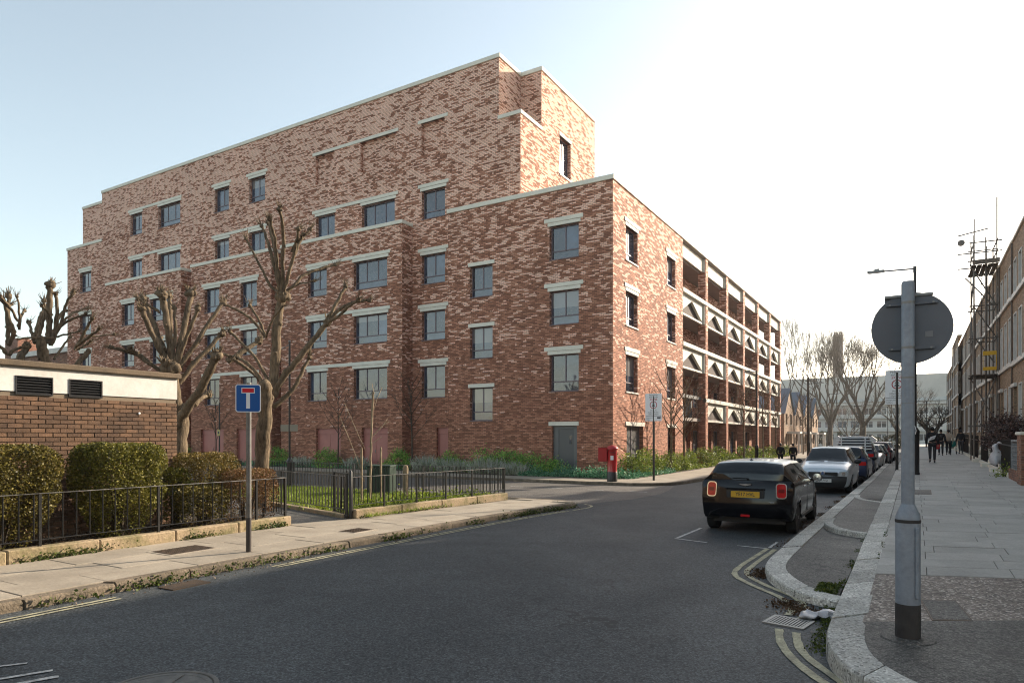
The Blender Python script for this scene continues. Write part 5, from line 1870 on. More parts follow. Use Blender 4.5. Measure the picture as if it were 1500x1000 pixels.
for lab, c in (('rough timber stake to the left of the bare sapling', (-12.2, 12.82)), ('rough timber stake to the right of the bare sapling', (-12.02, 13.35))):
    m = MB(); m.tube([(0, 0, 0), (0, 0, 1.42), (0, 0, 1.47)], [.028, .028, .012], 7)
    tag(m.build('tree_stake', PALEBARK, None, 60, loc=(c[0], c[1], .14)), lab, 'stake', 'stakes of the sapling')
# ------------------------------------------------------------------ street furniture
def rrect(w, h, r, n=5):
    pts = []
    for cx, cy, a0 in ((w / 2 - r, h / 2 - r, 0), (-w / 2 + r, h / 2 - r, 90), (-w / 2 + r, -h / 2 + r, 180), (w / 2 - r, -h / 2 + r, 270)):
        for i in range(n + 1):
            a = R(a0 + 90 * i / n)
            pts.append((cx + r * math.cos(a), cy + r * math.sin(a)))
    return pts


def plate(poly, y0, y1, z=0, x=0):
    """Flat plate standing in the x-z plane, front face at y0 (towards -y)."""
    m = MB()
    n = len(poly)
    m.add([(x + a, y0, z + b) for a, b in poly] + [(x + a, y1, z + b) for a, b in poly], [tuple(range(n)), tuple(range(2 * n - 1, n - 1, -1))] + [(n + i, n + (i + 1) % n, (i + 1) % n, i) for i in range(n)])
    return m


def ring_plate(r0, r1, y, z, x=0, n=32, t=.002):
    m = MB()
    vs, fs = [], []
    for i in range(n):
        a = 2 * PI * i / n
        for r_ in (r0, r1):
            for yy in (y, y + t):
                vs.append((x + r_ * math.cos(a), yy, z + r_ * math.sin(a)))
    for i in range(n):
        j = (i + 1) % n
        fs += [(4 * i, 4 * j, 4 * j + 2, 4 * i + 2), (4 * i + 2, 4 * j + 2, 4 * j + 3, 4 * i + 3), (4 * i, 4 * i + 1, 4 * j + 1, 4 * j)]
    return m.add(vs, fs)


def text(parent, s, size, loc, mat, bold=False, align='CENTER', rot=(R(90), 0, 0), name='lettering', sx=1.):
    c = bpy.data.curves.new(name, 'FONT')
    c.body = s
    c.size = size
    c.align_x = align
    c.align_y = 'CENTER'
    c.extrude = .0006
    c.offset = .012 * size if bold else .0
    c.resolution_u = 3
    c.materials.append(mat)
    o = bpy.data.objects.new(name, c)
    COL.objects.link(o)
    o.parent = parent
    o.location = loc
    o.rotation_euler = rot
    o.scale = (sx, 1, 1)
    bpy.context.view_layer.update()
    me = bpy.data.meshes.new_from_object(o.evaluated_get(bpy.context.evaluated_depsgraph_get()))
    p = link(name, me, parent, loc=loc)
    p.rotation_euler = rot
    p.scale = (sx, 1, 1)
    bpy.data.objects.remove(o)
    return p


# the near post with the back of a round sign
t = thing('sign_post', 'blue grey post on a stout scuffed base carrying the back of a round sign', 'sign post', (-.055, 6.605, .15))
m = MB(); m.lathe([(.094, .30), (.094, 1.02), (.092, 1.035), (.085, 1.06), (.054, 1.135), (.051, 1.14)], 24); b = m.build('base', GREYP, t, 35)
m = MB(); m.lathe([(.0955, -.01), (.0955, .285), (.0945, .302)], 24); m.build('painted_foot', GRIME, t, 35)
m = MB(); m.lathe([(.22, -.004), (.20, .012), (.12, .016), (.097, .02)], 24); m.build('mortar_collar', ASPH3, t, 35)
m = MB(); m.cbox(.055, .079, -.09, -.03, .36, .95, .004); d = m.build('hatch', GREYP, t)
d.rotation_euler = (0, 0, R(0))
m = MB(); m.lathe([(.0965, .985), (.0975, 1.0), (.0955, 1.012)], 24); m.build('worn_edge', GRIME, t, 35)
m = MB(); m.lathe([(.0495, 1.13), (.0495, 3.0), (.044, 3.02)], 20); s_ = m.build('shaft', GREYP, t, 35)
m = MB(); m.lathe([(.051, 2.20), (.051, 2.215)], 20); m.lathe([(.0515, 2.45), (.0515, 2.47)], 20); m.lathe([(.0515, 2.83), (.0515, 2.85)], 20); m.lathe([(.0515, 1.99), (.0515, 1.994)], 20); m.build('clip_band', GALV, t, 35)
SD = thing('round_sign', 'dark grey back of a round traffic sign on the blue grey post', 'traffic sign', (-.03, 6.605, .15))
m = MB(); m.lathe([(.30, .072), (.303, .074), (.303, .078), (.30, .080)], 64, (0, 0, 2.635), 'Y'); m.build('disc', DARKGREY, SD, 30)
m = MB(); m.lathe([(.299, .081), (.299, .082)], 64, (0, 0, 2.635), 'Y'); m.build('face', WHITESIGN, SD)
m = MB()
for z in (2.46, 2.84):
    m.cbox(-.19 if z > 2.6 else -.17, .19 if z > 2.6 else .17, .052, .072, z - .012, z + .012, .003)
m.build('rail', DARKGREY, SD)
m = MB(); m.cbox(.10, .155, .0685, .0715, 2.55, 2.60, .001); m.build('sticker', M('faded_sticker', (.20, .21, .22), .6), SD)
m = MB()
for x in (-.16, .16):
    for z in (2.46, 2.84):
        m.lathe([(.009, .045), (.009, .052)], 8, (x * (.9 if z < 2.6 else 1), 0, z), 'Y')
m.build('rivets', GALV, SD, kind='stuff')
PL = thing('small_plate', 'small rectangular plate fixed above the round sign back', 'sign plate', (-.04, 6.605, .15))
m = MB(); m.cbox(-.19, .16, .088, .094, 2.78, 2.93, .003); m.build('plate', DARKGREY, PL)
m = MB(); m.cbox(-.19, .17, .06, .088, 2.90, 2.922, .004); m.build('rail', GALV, PL)
m = MB(); m.tube([(.05, -.052, 2.06 - 1.02), (.06, -.06, 1.0), (.055, -.065, .97)], .003, 4); m.v = m.v
tie = m.build('cable_tie', WHITESIGN, t, label='loose end of a pale cable tie')
tie.location = (0, 0, .76)

# dead end sign
t = thing('dead_end_sign', 'blue dead end sign with a white T and red bar on a thin post', 'traffic sign', (-8.67, 6.69, .12), R(43))
m = MB(); m.tube([(0, 0, -.02), (0, 0, 2.55)], .038, 14); m.build('post', M('two_tone_grey_post', (.20, .19, .175), .5, (.12, .105, .09), 3., fine=.2), t, 40)
m = MB(); m.tube([(0, 0, -.02), (0, 0, .52)], .0395, 14); m.build('foot_paint', M('dark_brown_foot', (.045, .035, .03), .6), t, 40)
zc_ = 2.325
for name, mat, poly, y0, y1 in (('plate', WHITESIGN, rrect(.36, .42, .035), -.052, -.047), ('blue_panel', BLUESIGN, rrect(.335, .395, .028), -.0535, -.0522)):
    plate(poly, y0, y1, zc_).build(name, mat, t)
plate([(-.095, .075), (.095, .075), (.095, .16), (-.095, .16)], -.0552, -.0538, zc_).build('bar_outline', WHITESIGN, t)
plate([(-.083, .087), (.083, .087), (.083, .148), (-.083, .148)], -.0568, -.0555, zc_).build('red_bar', REDSIGN, t)
plate([(-.027, -.155), (.027, -.155), (.027, .0745), (-.027, .0745)], -.0552, -.0538, zc_).build('white_stem', WHITESIGN, t)
m = MB(); m.cbox(-.05, .05, -.047, .04, zc_ + .1, zc_ + .12, .003); m.cbox(-.05, .05, -.047, .04, zc_ - .14, zc_ - .12, .003); m.tube([(0, 0, 2.55), (0, 0, 2.56)], .039, 14); m.build('clip', GALV, t)


def zone_sign(label, loc, zb, zt, w, rz=0, post_h=None):
    t = thing('zone_sign', label, 'traffic sign', loc, rz, 'pedestrian zone signs')
    h = zt - zb
    k = h / 1.1
    m = MB(); m.tube([(0, .04, 0), (0, .04, zt - .1)], .045 * k, 10); m.build('post', BLACKP, t, 40)
    zc = (zt + zb) / 2
    plate(rrect(w, h, .02), 0, .006, zc).build('plate', WHITESIGN, t)
    m = MB(); z_ = zb + h * .185
    m.box(-w * .48, w * .48, -.002, .0, z_ - .006 * k, z_ + .006 * k); m.build('divider', INK, t)
    y = -.0015
    P = lambda s, sz, f, mat=INK, bold=False, x=0, al='CENTER', sx=1.: text(t, s, sz * h, (x, y, zb + h * f), mat, bold, al, sx=sx)
    P('Pedestrian', .085, .945, sx=.95); P('and Cycle', .085, .87, sx=.95)
    P('ZONE', .105, .785, REDINK, True)
    ring_plate(.112 * h, .138 * h, -.002, zb + h * .585).build('red_ring', REDINK, t)
    c = zb + h * .585
    # car and motorcycle pictograms
    poly = [(-.062, -.055), (-.062, -.02), (-.045, -.01), (-.03, .02), (.03, .02), (.045, -.01), (.062, -.02), (.062, -.055), (.045, -.055), (.04, -.035), (-.04, -.035), (-.045, -.055)]
    plate([(a * h, b * h) for a, b in poly], -.002, 0, c - .012 * h).build('car_pictogram', INK, t)
    poly = [(-.055, .030), (-.03, .035), (-.02, .055), (0, .075), (.02, .055), (.03, .035), (.055, .030), (.05, .045), (.03, .065), (.018, .082), (-.018, .082), (-.03, .065), (-.05, .045)][::-1]
    plate([(a * h, b * h) for a, b in poly][::-1], -.002, 0, c).build('motorcycle_pictogram', INK, t)
    P('Mon - Fri', .062, .385); P('8.30am - 9.15am', .066, .315, sx=.86); P('3.00pm - 3.45pm', .066, .245, sx=.86)
    P('Except permit', .058, .125, x=-w * .45, al='LEFT', sx=.9); P('holders', .058, .055, x=-w * .45, al='LEFT', sx=.9)
    m = MB(); m.box(w * .22, w * .44, -.002, 0, zb + .09 * h, zb + .145 * h); m.build('permit_mark', INK, t)
    return t


zone_sign('pedestrian zone sign plate on a dark post in front of the lit brick corner', (-9.17, 26.5, .11), 2.42, 3.54, .69)
zone_sign('pedestrian zone sign plate half hidden behind the blue grey post', (-.70, 34.1, .40), 2.92, 4.42, .90)

# lamp columns
def lamp_column(label, loc, h, arm, base_h=1.85, rb=.155, rs=.065, rz=0, head=.62, group='street lamps'):
    t = thing('street_lamp', label, 'street lamp', loc, rz, group)
    m = MB(); m.lathe([(rb + .02, -.02), (rb + .02, .08), (rb, .1), (rb, base_h - .25), (rb + .012, base_h - .22), (rb + .012, base_h - .15), (rs + .03, base_h - .02), (rs, base_h)], 16); m.build('base', BLACKP, t, 40)
    m = MB(); m.lathe([(rs, base_h), (rs * .78, h - .5), (rs * .78, h)], 12); m.lathe([(rs + .02, base_h + 1.6), (rs + .02, base_h + 1.66)], 12); m.build('shaft', BLACKP, t, 40)
    m = MB(); sg = 1 if arm > 0 else -1
    m.tube([(0, 0, h - .06), (arm - sg * head * .6, 0, h - .02)], .03, 8); m.cbox(-.06, .06, -.06, .06, h - .2, h + .03, .01); m.build('arm', BLACKP, t, 40)
    m = MB(); a, b = sorted((arm - sg * head, arm)); m.cbox(a, b, -.11, .11, h - .05, h + .03, .02); m.cbox((a + b) / 2 - .06, (a + b) / 2 + .12, -.05, .05, h + .03, h + .10, .012)
    hd = m.build('lantern', GALV, t)
    m = MB(); m.box(a + .06, b - .06, -.09, .09, h - .062, h - .051); m.build('lens', WHITESIGN, hd)
    return t


lc = lamp_column('tall black street lamp on the right pavement behind the blue grey post', (-.02, 30.65, zp(30.65)), 8.1, -1.65)
m = MB()
for z in (3.85, 4.2, 4.5):
    m.cbox(-.14, -.05, -.04, .04, z, z + .10, .01)
m.build('brackets', BLACKP, lc)
lamp_column('black street lamp in front of the galleries, its arm reaching left', (-8.55, 44.1, .11), 5.9, -.75, 1.3, .11, .06, 0, .5)
lamp_column('street lamp past the end of the galleries, its arm reaching right', (-8.5, 67.7, .11), 6.8, 1.3, 1.4, .11, .06, 0, .5)
for i, (x, y, h, a, lab) in enumerate(((-9.2, 92, 7.2, 1.4, 'distant street lamp beside the lit gables, arm to the right'), (-6.9, 100, 6.0, 1.2, 'thin distant street lamp before the pair of bare plane trees'), (-3.4, 110, 6.2, -1.2, 'thin distant street lamp standing among the bare plane trees'), (1.1, 92, 6.0, -1.0, 'thin distant lamp standing before the grey estate block'))):
    lamp_column(lab, (x, y, .1), h, a, 1.3, .09, .05, 0, .4)
t = thing('telegraph_pole', 'tall dark timber pole beyond the end of the galleries', 'pole', (-8.9, 70.5, .11))
m = MB(); m.tube([(0, 0, 0), (0, 0, 7.6)], [.13, .10], 9); m.build('shaft', DARKBARK, t, 40)
m = MB(); m.cbox(-.25, .25, -.05, .05, 7.2, 7.3, .01); m.lathe([(.06, 7.3), (.02, 7.9)], 8); m.build('head', DARKBARK, t)

# pillar box
t = thing('pillar_box', 'red cylindrical post box with a black foot at the corner kerb', 'post box', (-10.35, 25.0, .11), R(20))
m = MB(); m.lathe([(.205, -.02), (.205, .38), (.20, .39)], 28); m.build('plinth', BLACKP, t, 40)
m = MB(); m.lathe([(.20, .39), (.195, .41), (.19, .43), (.19, 1.24), (.198, 1.26)], 28); bd = m.build('body', POSTRED, t, 40)
m = MB(); m.lathe([(.198, 1.26), (.235, 1.28), (.24, 1.31), (.225, 1.34), (.17, 1.40), (.08, 1.44), (.0, 1.45)], 28); m.build('cap', POSTRED, t, 50)
m = MB(); m.cbox(-.11, .11, -.205, -.17, 1.14, 1.17, .006); m.build('slot', BLACKP, t)
m = MB(); m.cbox(-.06, .06, -.2, -.17, .86, 1.03, .004); m.build('notice', WHITESIGN, t)
m = MB(); m.cbox(-.55, -.19, -.14, .16, .80, 1.33, .012); pb = m.build('pouch_box', POSTRED, t)
m = MB(); m.cbox(-.56, -.185, -.15, .17, 1.331, 1.35, .006); m.build('lid', POSTRED, pb)
m = MB(); m.cbox(-.53, -.22, -.146, -.139, .84, 1.29, .003); m.build('door', POSTRED, pb)

# thin posts seen against the building
t = thing('plate_post', 'thin dark post with two pale plates like wings behind the lawn', 'sign post', (-19.3, 16.62, .1), R(15))
m = MB(); m.tube([(0, 0, 1.0), (0, 0, 5.2)], .036, 8); m.build('post', BLACKP, t, 40)
m = MB(); m.lathe([(.09, -.02), (.09, .85), (.11, .87), (.11, .93), (.05, 1.0), (.04, 1.02)], 14); m.build('base', BLACKP, t, 40)
for x in (-.19, .19):
    plate(rrect(.33, .24, .015), -.03, -.025, 2.1, x).build('plate', M('dull_plate', (.26, .23, .18), .6), t)
m = MB(); m.cbox(-.03, .03, -.05, .05, 5.2, 5.24, .01); m.tube([(0, 0, 5.1), (-.45, .1, 4.95)], .012, 6); m.build('bracket', GALV, t)
t = thing('notice_post', 'thin black post with a small yellow notice in front of the plum doors', 'sign post', (-35.3, 25.2, .1))
m = MB(); m.tube([(0, 0, 0), (0, 0, 3.8)], .04, 8); m.build('post', BLACKP, t, 40)
plate(rrect(.25, .36, .01), -.06, -.05, 2.05).build('notice', M('yellow_notice', (.45, .38, .14), .6), t)
plate([(-.07, -.08), (.07, -.08), (.07, .08), (-.07, .08)], -.062, -.0605, 2.05).build('notice_mark', INK, t)
# timber post and slatted bin on the lawn
t = thing('timber_post', 'short thick timber post with a rounded top behind the lawn railing', 'post', (-11.95, 14.26, .12))
m = MB(); m.tube([(0, 0, 0), (0, 0, .90), (0, 0, .97), (0, 0, .985)], [.075, .075, .055, .02], 12); m.build('post', PALEBARK, t, 50)
t = thing('slatted_bin', 'dark green slatted bin standing at the back of the lawn', 'bin', (-14.1, 15.7, .14), R(25))
BING = M('dark_green_paint', (.02, .045, .03), .5)
m = MB(); m.box(-.33, .33, -.33, .33, 0, .78); m.build('liner', GRIME, t)
q = MB(); q.cbox(-.034, .034, -.012, .012, 0, .80, .004); qm = q.mesh('slat', BING)
for i in range(8):
    u = -.315 + i * .09
    for (x, y, rz) in ((u, -.345, 0), (u, .345, 0), (-.345, u, R(90)), (.345, u, R(90))):
        link('slat', qm, t, loc=(x, y, .02), rz=rz)
m = MB(); m.cbox(-.38, .38, -.38, .38, .825, .87, .01); m.build('lid', BING, t)
# ------------------------------------------------------------------ cars
TYRE = M('tyre_rubber', (.012, .012, .012), .8)
RIM = M('dark_alloy', (.10, .10, .105), .35, metal=.8)
RIMS = M('silver_alloy', (.45, .45, .46), .35, metal=.8)
CHROME = M('chrome', (.75, .75, .76), .12, metal=1.)
BLKPL = M('black_plastic', (.015, .015, .016), .55)
REDL = M('red_lamp', (.50, .006, .010), .12, coat=.6)
CLEARL = M('clear_lamp', (.45, .47, .48), .12, coat=.8)
PLATEY = M('yellow_number_plate', (.62, .36, .02), .45)
PLATEW = M('white_number_plate', (.62, .62, .60), .45)


def car_glass():
    m, nt, b = nodes('car_glass')
    b.inputs['Base Color'].default_value = (.008, .010, .012, 1)
    b.inputs['Roughness'].default_value = .03
    b.inputs['IOR'].default_value = 1.5
    return m


CARGLASS = car_glass()


def paint(name, col, metal=0., rough=.32, coat=.45, spec=.5):
    m, nt, b = nodes(name)
    b.inputs['Base Color'].default_value = (*col, 1)
    b.inputs['Metallic'].default_value = metal
    b.inputs['Roughness'].default_value = rough
    b.inputs['Coat Weight'].default_value = coat
    b.inputs['Coat Roughness'].default_value = .03
    b.inputs['Specular IOR Level'].default_value = spec
    return m


def build_car(t, spec, body, roofm, rim=RIM, lower=None):
    """Lofted body: rings across the car from tail (y=0) to nose (y=L), centred later; wheel arches are cut by raising the sill."""
    K = spec['keys']
    L = K[-1][0]
    yw = spec['wheels']; rw = spec['rw']; ra = rw + .055
    ys = set(k[0] for k in K)
    y = 0
    while y < L:
        ys.add(round(y, 3)); y += .07
    for w in yw:
        for i in range(13):
            ys.add(round(w + ra * math.cos(PI * i / 12), 3))
    for a, b in spec['side']:
        ys.add(a); ys.add(b)
    ys = sorted(q for q in ys if 0 <= q <= L)
    ky = [k[0] for k in K]
    nj = 8

    def ring(y):
        out = []
        for j in range(nj):
            w = float(np.interp(y, ky, [k[1][j][0] for k in K])); z = float(np.interp(y, ky, [k[1][j][1] for k in K])); d = float(np.interp(y, ky, [k[1][j][2] if len(k[1][j]) > 2 else 0 for k in K]))
            out.append([w, y + d, z])
        for w_ in yw:
            dy = abs(y - w_)
            if dy < ra:
                a = rw + math.sqrt(max(0, ra * ra - dy * dy))
                for j in (0, 1):
                    out[j][2] = max(out[j][2], a)
                f = 1 - dy / ra
                out[2][2] = max(out[2][2], a + .03)
                out[1][0] = out[1][0] + (out[2][0] - out[1][0]) * min(1, 1.6 * f)
        return out
    Rg0 = np.array([ring(y) for y in ys])
    # round the joints between key sections along the length, ends kept
    base = [i for i in range(len(ys))]
    sm = Rg0.copy()
    ya = np.array(ys)
    for i in base:
        hw = min(.16, ya[i], L - ya[i])
        if hw > .02:
            sel = np.abs(ya - ya[i]) <= hw
            wt_ = (1 - np.abs(ya[sel] - ya[i]) / (hw + 1e-6)) * np.gradient(ya)[sel]
            q_ = (Rg0[sel] * wt_[:, None, None]).sum(0) / wt_.sum()
            sm[i, 3:, 0] = q_[3:, 0]; sm[i, 3:, 2] = q_[3:, 2]
            sm[i, 2, 0] = q_[2, 0]
    # finer rings: rounded flanks and roof
    def cr(p0, p1, p2, p3, t):
        return .5 * ((2 * p1) + (-p0 + p2) * t + (2 * p0 - 5 * p1 + 4 * p2 - p3) * t * t + (-p0 + 3 * p1 - 3 * p2 + p3) * t ** 3)
    lab, fine_all = [], []
    for i in range(len(ys)):
        P_ = sm[i]
        out, lb = [P_[0]], []
        for j in range(nj - 1):
            a = P_[max(j - 1, 0)]; d = P_[min(j + 2, nj - 1)].copy()
            if j == 6:
                d = P_[5].copy(); d[0] = -d[0]
            if j == 5:
                a = P_[4]
            n_ = {1: 3, 2: 3, 5: 3, 6: 2}.get(j, 1)
            for k_ in range(1, n_ + 1):
                t_ = k_ / n_
                out.append(cr(a, P_[j], P_[j + 1], d, t_) if n_ > 1 else P_[j + 1])
                lb.append(j)
        fine_all.append(np.array(out)); lab = lb
    Rg = fine_all
    NJ = len(lab)
    Y1, Y2, Y3, Y4 = spec['rear_glass'], spec['roof'][0], spec['roof'][1], spec['screen']
    groups = {}

    def put(key, q):
        groups.setdefault(key, []).append(q)
    for i in range(len(ys) - 1):
        ym = (ys[i] + ys[i + 1]) / 2
        for jf in range(NJ):
            j = lab[jf]
            for s in (1, -1):
                P = [Rg[i][jf], Rg[i + 1][jf], Rg[i + 1][jf + 1], Rg[i][jf + 1]]
                q = [(s * p[0], p[1], p[2]) for p in P]
                if s > 0:
                    pass
                else:
                    q = q[::-1]
                key = 'body'
                if j == 4:
                    for n_, (a, b) in enumerate(spec['side']):
                        if a < ym < b:
                            key = ('side_window', n_, s)
                    if key == 'body' and (Y1 + .02 if spec.get('pillarmat') else Y2 - .02) < ym < Y4 and spec.get('pillar', True):
                        key = ('pillar', sum(1 for a, b in spec['side'] if b < ym), s)
                elif j >= 5:
                    if Y2 <= ym <= Y3:
                        key = 'roof'
                    elif Y3 < ym < Y4:
                        key = 'windscreen'
                    elif Y1 <= ym < Y2:
                        key = 'rear_window'
                elif j <= 0 or (j == 1 and lower and spec.get('lowz', 0)):
                    key = 'sill'
                put(key, q)
    bl = spec['bulge']
    NX = 18
    for end, Rr, sg in ((0, Rg[0], 1), (1, Rg[-1], -1)):
        for j in range(NJ):
            for k in range(NX):
                q = []
                for jj, kk in ((j, k), (j, k + 1), (j + 1, k + 1), (j + 1, k)):
                    w, y, z = Rr[jj]
                    f = 2 * kk / NX - 1
                    q.append((w * f, y - sg * bl * (1 - abs(f) ** 2.6), z))
                if end == 1:
                    q = q[::-1]
                zm = sum(p[2] for p in q) / 4
                key = 'body'
                if zm < spec['bumper'][end]:
                    key = ('bumper', end) if spec.get('blackbumper', (0, 0))[end] else 'body'
                put(key, q)
    mats = {'body': body, 'roof': roofm, 'windscreen': CARGLASS, 'rear_window': CARGLASS, 'sill': BLKPL, 'bumper': BLKPL, 'pillar': spec.get('pillarmat', body)}
    off = -L / 2
    for key, qs in groups.items():
        nm = key if isinstance(key, str) else key[0]
        m = MB((0, -off, 0))
        for q in qs:
            m.quad(*q)
        me = m.mesh(nm, mats.get(nm, CARGLASS))
        bm_ = bmesh.new(); bm_.from_mesh(me)
        bmesh.ops.remove_doubles(bm_, verts=bm_.verts, dist=.0008)
        bmesh.ops.recalc_face_normals(bm_, faces=bm_.faces) if nm == 'body' else None
        bm_.to_mesh(me); bm_.free()
        me.polygons.foreach_set('use_smooth', [True] * len(me.polygons))
        me.set_sharp_from_angle(angle=R(42))
        link(nm, me, t)
    W = spec['W'] / 2
    m = MB((0, -off, 0)); m.box(-W * .78, W * .78, .25, L - .25, .19, .52); m.build('underbody', BLKPL, t)
    tm, rm = _wheel(rw, rim)
    for w_ in yw:
        for s in (1, -1):
            wroot = link('wheel', tm, t, loc=(s * (W - .115), w_ + off, rw))
            wroot.rotation_euler = (0, 0, 0 if s > 0 else PI)
            link('rim', rm, wroot)
    return off


_wh = {}


def _wheel(r, rim):
    k = (r, rim.name)
    if k in _wh:
        return _wh[k]
    m = MB(); m.lathe([(r * .66, -.09), (r * .93, -.095), (r * .985, -.08), (r, -.06), (r, .06), (r * .985, .08), (r * .93, .095), (r * .66, .09)], 28, (0, 0, 0), 'X')
    tm = m.mesh('wheel', TYRE, 40)
    m = MB(); m.lathe([(r * .67, .0), (r * .67, .085), (r * .62, .09), (r * .60, .05)], 28, (0, 0, 0), 'X')
    m.lathe([(r * .18, .0), (r * .18, .082), (r * .10, .088)], 14, (0, 0, 0), 'X')
    for i in range(5):
        a = 2 * PI * i / 5
        for da in (-.13, .13):
            c, s = math.cos(a + da), math.sin(a + da)
            c0, s0 = math.cos(a), math.sin(a)
            m.tube([(.076, c0 * r * .14, s0 * r * .14), (.08, c * r * .62, s * r * .62)], r * .055, 5)
    rm = m.mesh('rim', rim, 40)
    _wh[k] = (tm, rm)
    return tm, rm


def ends(lo, mid, belt, *top):
    return [lo, lo, mid, belt, *top]


def hatch(L, W, H, belt, zb=.24, tall=0.):
    w = W / 2
    return dict(W=W, keys=[
        (0.0, [(w * .62, .33, .10), (w * .82, .33, .07), (w * .93, .55, .0), (w * .93, belt - .02, .09), (w * .88, belt + .02, .13), (w * .72, belt + .03, .125), (w * .46, belt + .035, .10), (0, belt + .04, .09)]),
        (.12, [(w * .66, .28), (w * .90, .28), (w * .985, .56), (w * .97, belt - .02), (w * .91, belt + .03), (w * .735, belt + .13), (w * .50, belt + .145), (0, belt + .15)]),
        (.40, [(w * .7, zb), (w * .93, zb), (w, .56), (w * .985, belt - .03), (w * .94, belt + .02), (w * .70, H - .10), (w * .52, H - .035), (0, H - .02)]),
        (1.3, [(w * .7, zb), (w * .94, zb), (w, .56), (w, belt - .05), (w * .95, belt), (w * .71, H - .08), (w * .54, H - .022), (0, H)]),
        (L * .585, [(w * .7, zb), (w * .94, zb), (w, .56), (w, belt - .07), (w * .95, belt - .02), (w * .69, H - .11), (w * .52, H - .05), (0, H - .03)]),
        (L * .745, [(w * .7, zb), (w * .94, zb), (w, .56), (w * .99, belt - .10), (w * .93, belt - .05), (w * .80, belt - .0), (w * .55, belt + .02), (0, belt + .035)]),
        (L * .90, [(w * .68, zb + .02), (w * .90, zb + .02), (w * .97, .52), (w * .93, belt - .20), (w * .87, belt - .15), (w * .74, belt - .11), (w * .5, belt - .09), (0, belt - .08)]),
        (L * .975, [(w * .62, .26), (w * .82, .26), (w * .90, .46), (w * .86, belt - .27), (w * .80, belt - .22), (w * .68, belt - .19), (w * .45, belt - .175), (0, belt - .17)]),
        (L, [(w * .55, .30, -.06), (w * .74, .30, -.05), (w * .82, .46, .0), (w * .80, belt - .34, -.04), (w * .74, belt - .30, -.07), (w * .62, belt - .28, -.08), (w * .42, belt - .27, -.08), (0, belt - .265, -.08)]),
    ], wheels=(.62, L * .81), rw=.30, bulge=.085, rear_glass=.0, roof=(.40, L * .585), screen=L * .745,
        side=[(.62, 1.18), (1.24, L * .42), (L * .435, L * .655)], bumper=(.40, .5))


def lamp_shape(t, poly, name, mat, c, ang, depth, parent=None, tilt=0.):
    """Lamp lens: extruded outline facing -y, turned by ang about z at c."""
    m = plate(poly, -depth, .03)
    o = m.build(name, mat, parent or t, 40)
    if parent is None:
        o.location = c; o.rotation_euler = (tilt, 0, ang)
    return o


# --- the black hatchback, seen from behind
BLACKPAINT = paint('black_car_paint', (.004, .004, .006), 0., .12, .12, .35)
GLOSSBLK = paint('gloss_black_pillar', (.005, .005, .006), 0., .12, .0, .3)
SILVERROOF = paint('silver_white_roof_paint', (.62, .62, .60), .1)
mini = hatch(3.98, 1.727, 1.425, .97)
mini['keys'][0] = (0.0, [(.52, .33, .10), (.72, .32, .06), (.83, .55, 0), (.84, .97, .07), (.805, 1.02, .10), (.67, 1.03, .10), (.42, 1.035, .08), (0, 1.04, .07)])
mini['keys'][1] = (.10, [(.57, .28), (.80, .28), (.857, .56), (.862, .97), (.825, 1.02), (.665, 1.15), (.47, 1.17), (0, 1.18)])
mini['keys'][2] = (.33, [(.6, .24), (.81, .24), (.8635, .56), (.8635, .96), (.83, 1.01), (.645, 1.315), (.52, 1.37), (0, 1.395)])
mini['keys'][3] = (1.2, [(.6, .24), (.82, .24), (.8635, .56), (.8635, .945), (.835, .995), (.65, 1.335), (.53, 1.392), (0, 1.425)])
mini['keys'][4] = (2.35, [(.6, .24), (.82, .24), (.8635, .56), (.8635, .925), (.835, .975), (.63, 1.305), (.51, 1.362), (0, 1.398)])
mini['keys'][5] = (2.88, [(.6, .24), (.82, .24), (.8635, .56), (.86, .90), (.82, .945), (.72, .975), (.5, 1.0), (0, 1.015)])
mini['roof'] = (.33, 2.35); mini['screen'] = 2.88
mini['pillarmat'] = GLOSSBLK
mini['side'] = [(.66, 1.05), (1.09, 1.75), (1.80, 2.72)]
t = thing('black_hatchback', 'small black hatchback with a pale roof and yellow plate, parked nearest', 'car', (-2.80, 13.42 + 1.99, 0), 0, 'parked cars')
off = build_car(t, mini, BLACKPAINT, SILVERROOF)
for s in (1, -1):
    poly = rrect(.195, .295, .06)
    rg = lamp_shape(t, poly, 'tail_lamp_ring', CHROME, (s * .64, off + .010, .845), s * R(12), .022, None, R(-9))
    lamp_shape(t, rrect(.16, .26, .05), 'lens', REDL, None, 0, .028, rg)
    lamp_shape(t, rrect(.11, .07, .02), 'inner_lens', M('dark_red_lamp', (.20, .008, .008), .15), None, 0, .031, rg)
m = plate(rrect(.53, .118, .012), off - .078, off - .05, .765); pn = m.build('number_plate', PLATEY, t)
text(pn, 'YE17 HVL', .098, (0, off - .0795, .765), INK, True, sx=.86)
m = plate(rrect(.70, .16, .03), off - .064, off + .02, .775); m.build('plate_recess', BLKPL, t)
m = MB((0, 0, 0)); m.cbox(-.36, .36, off - .074, off + .0, .862, .885, .006); m.build('boot_handle', BLACKPAINT, t)
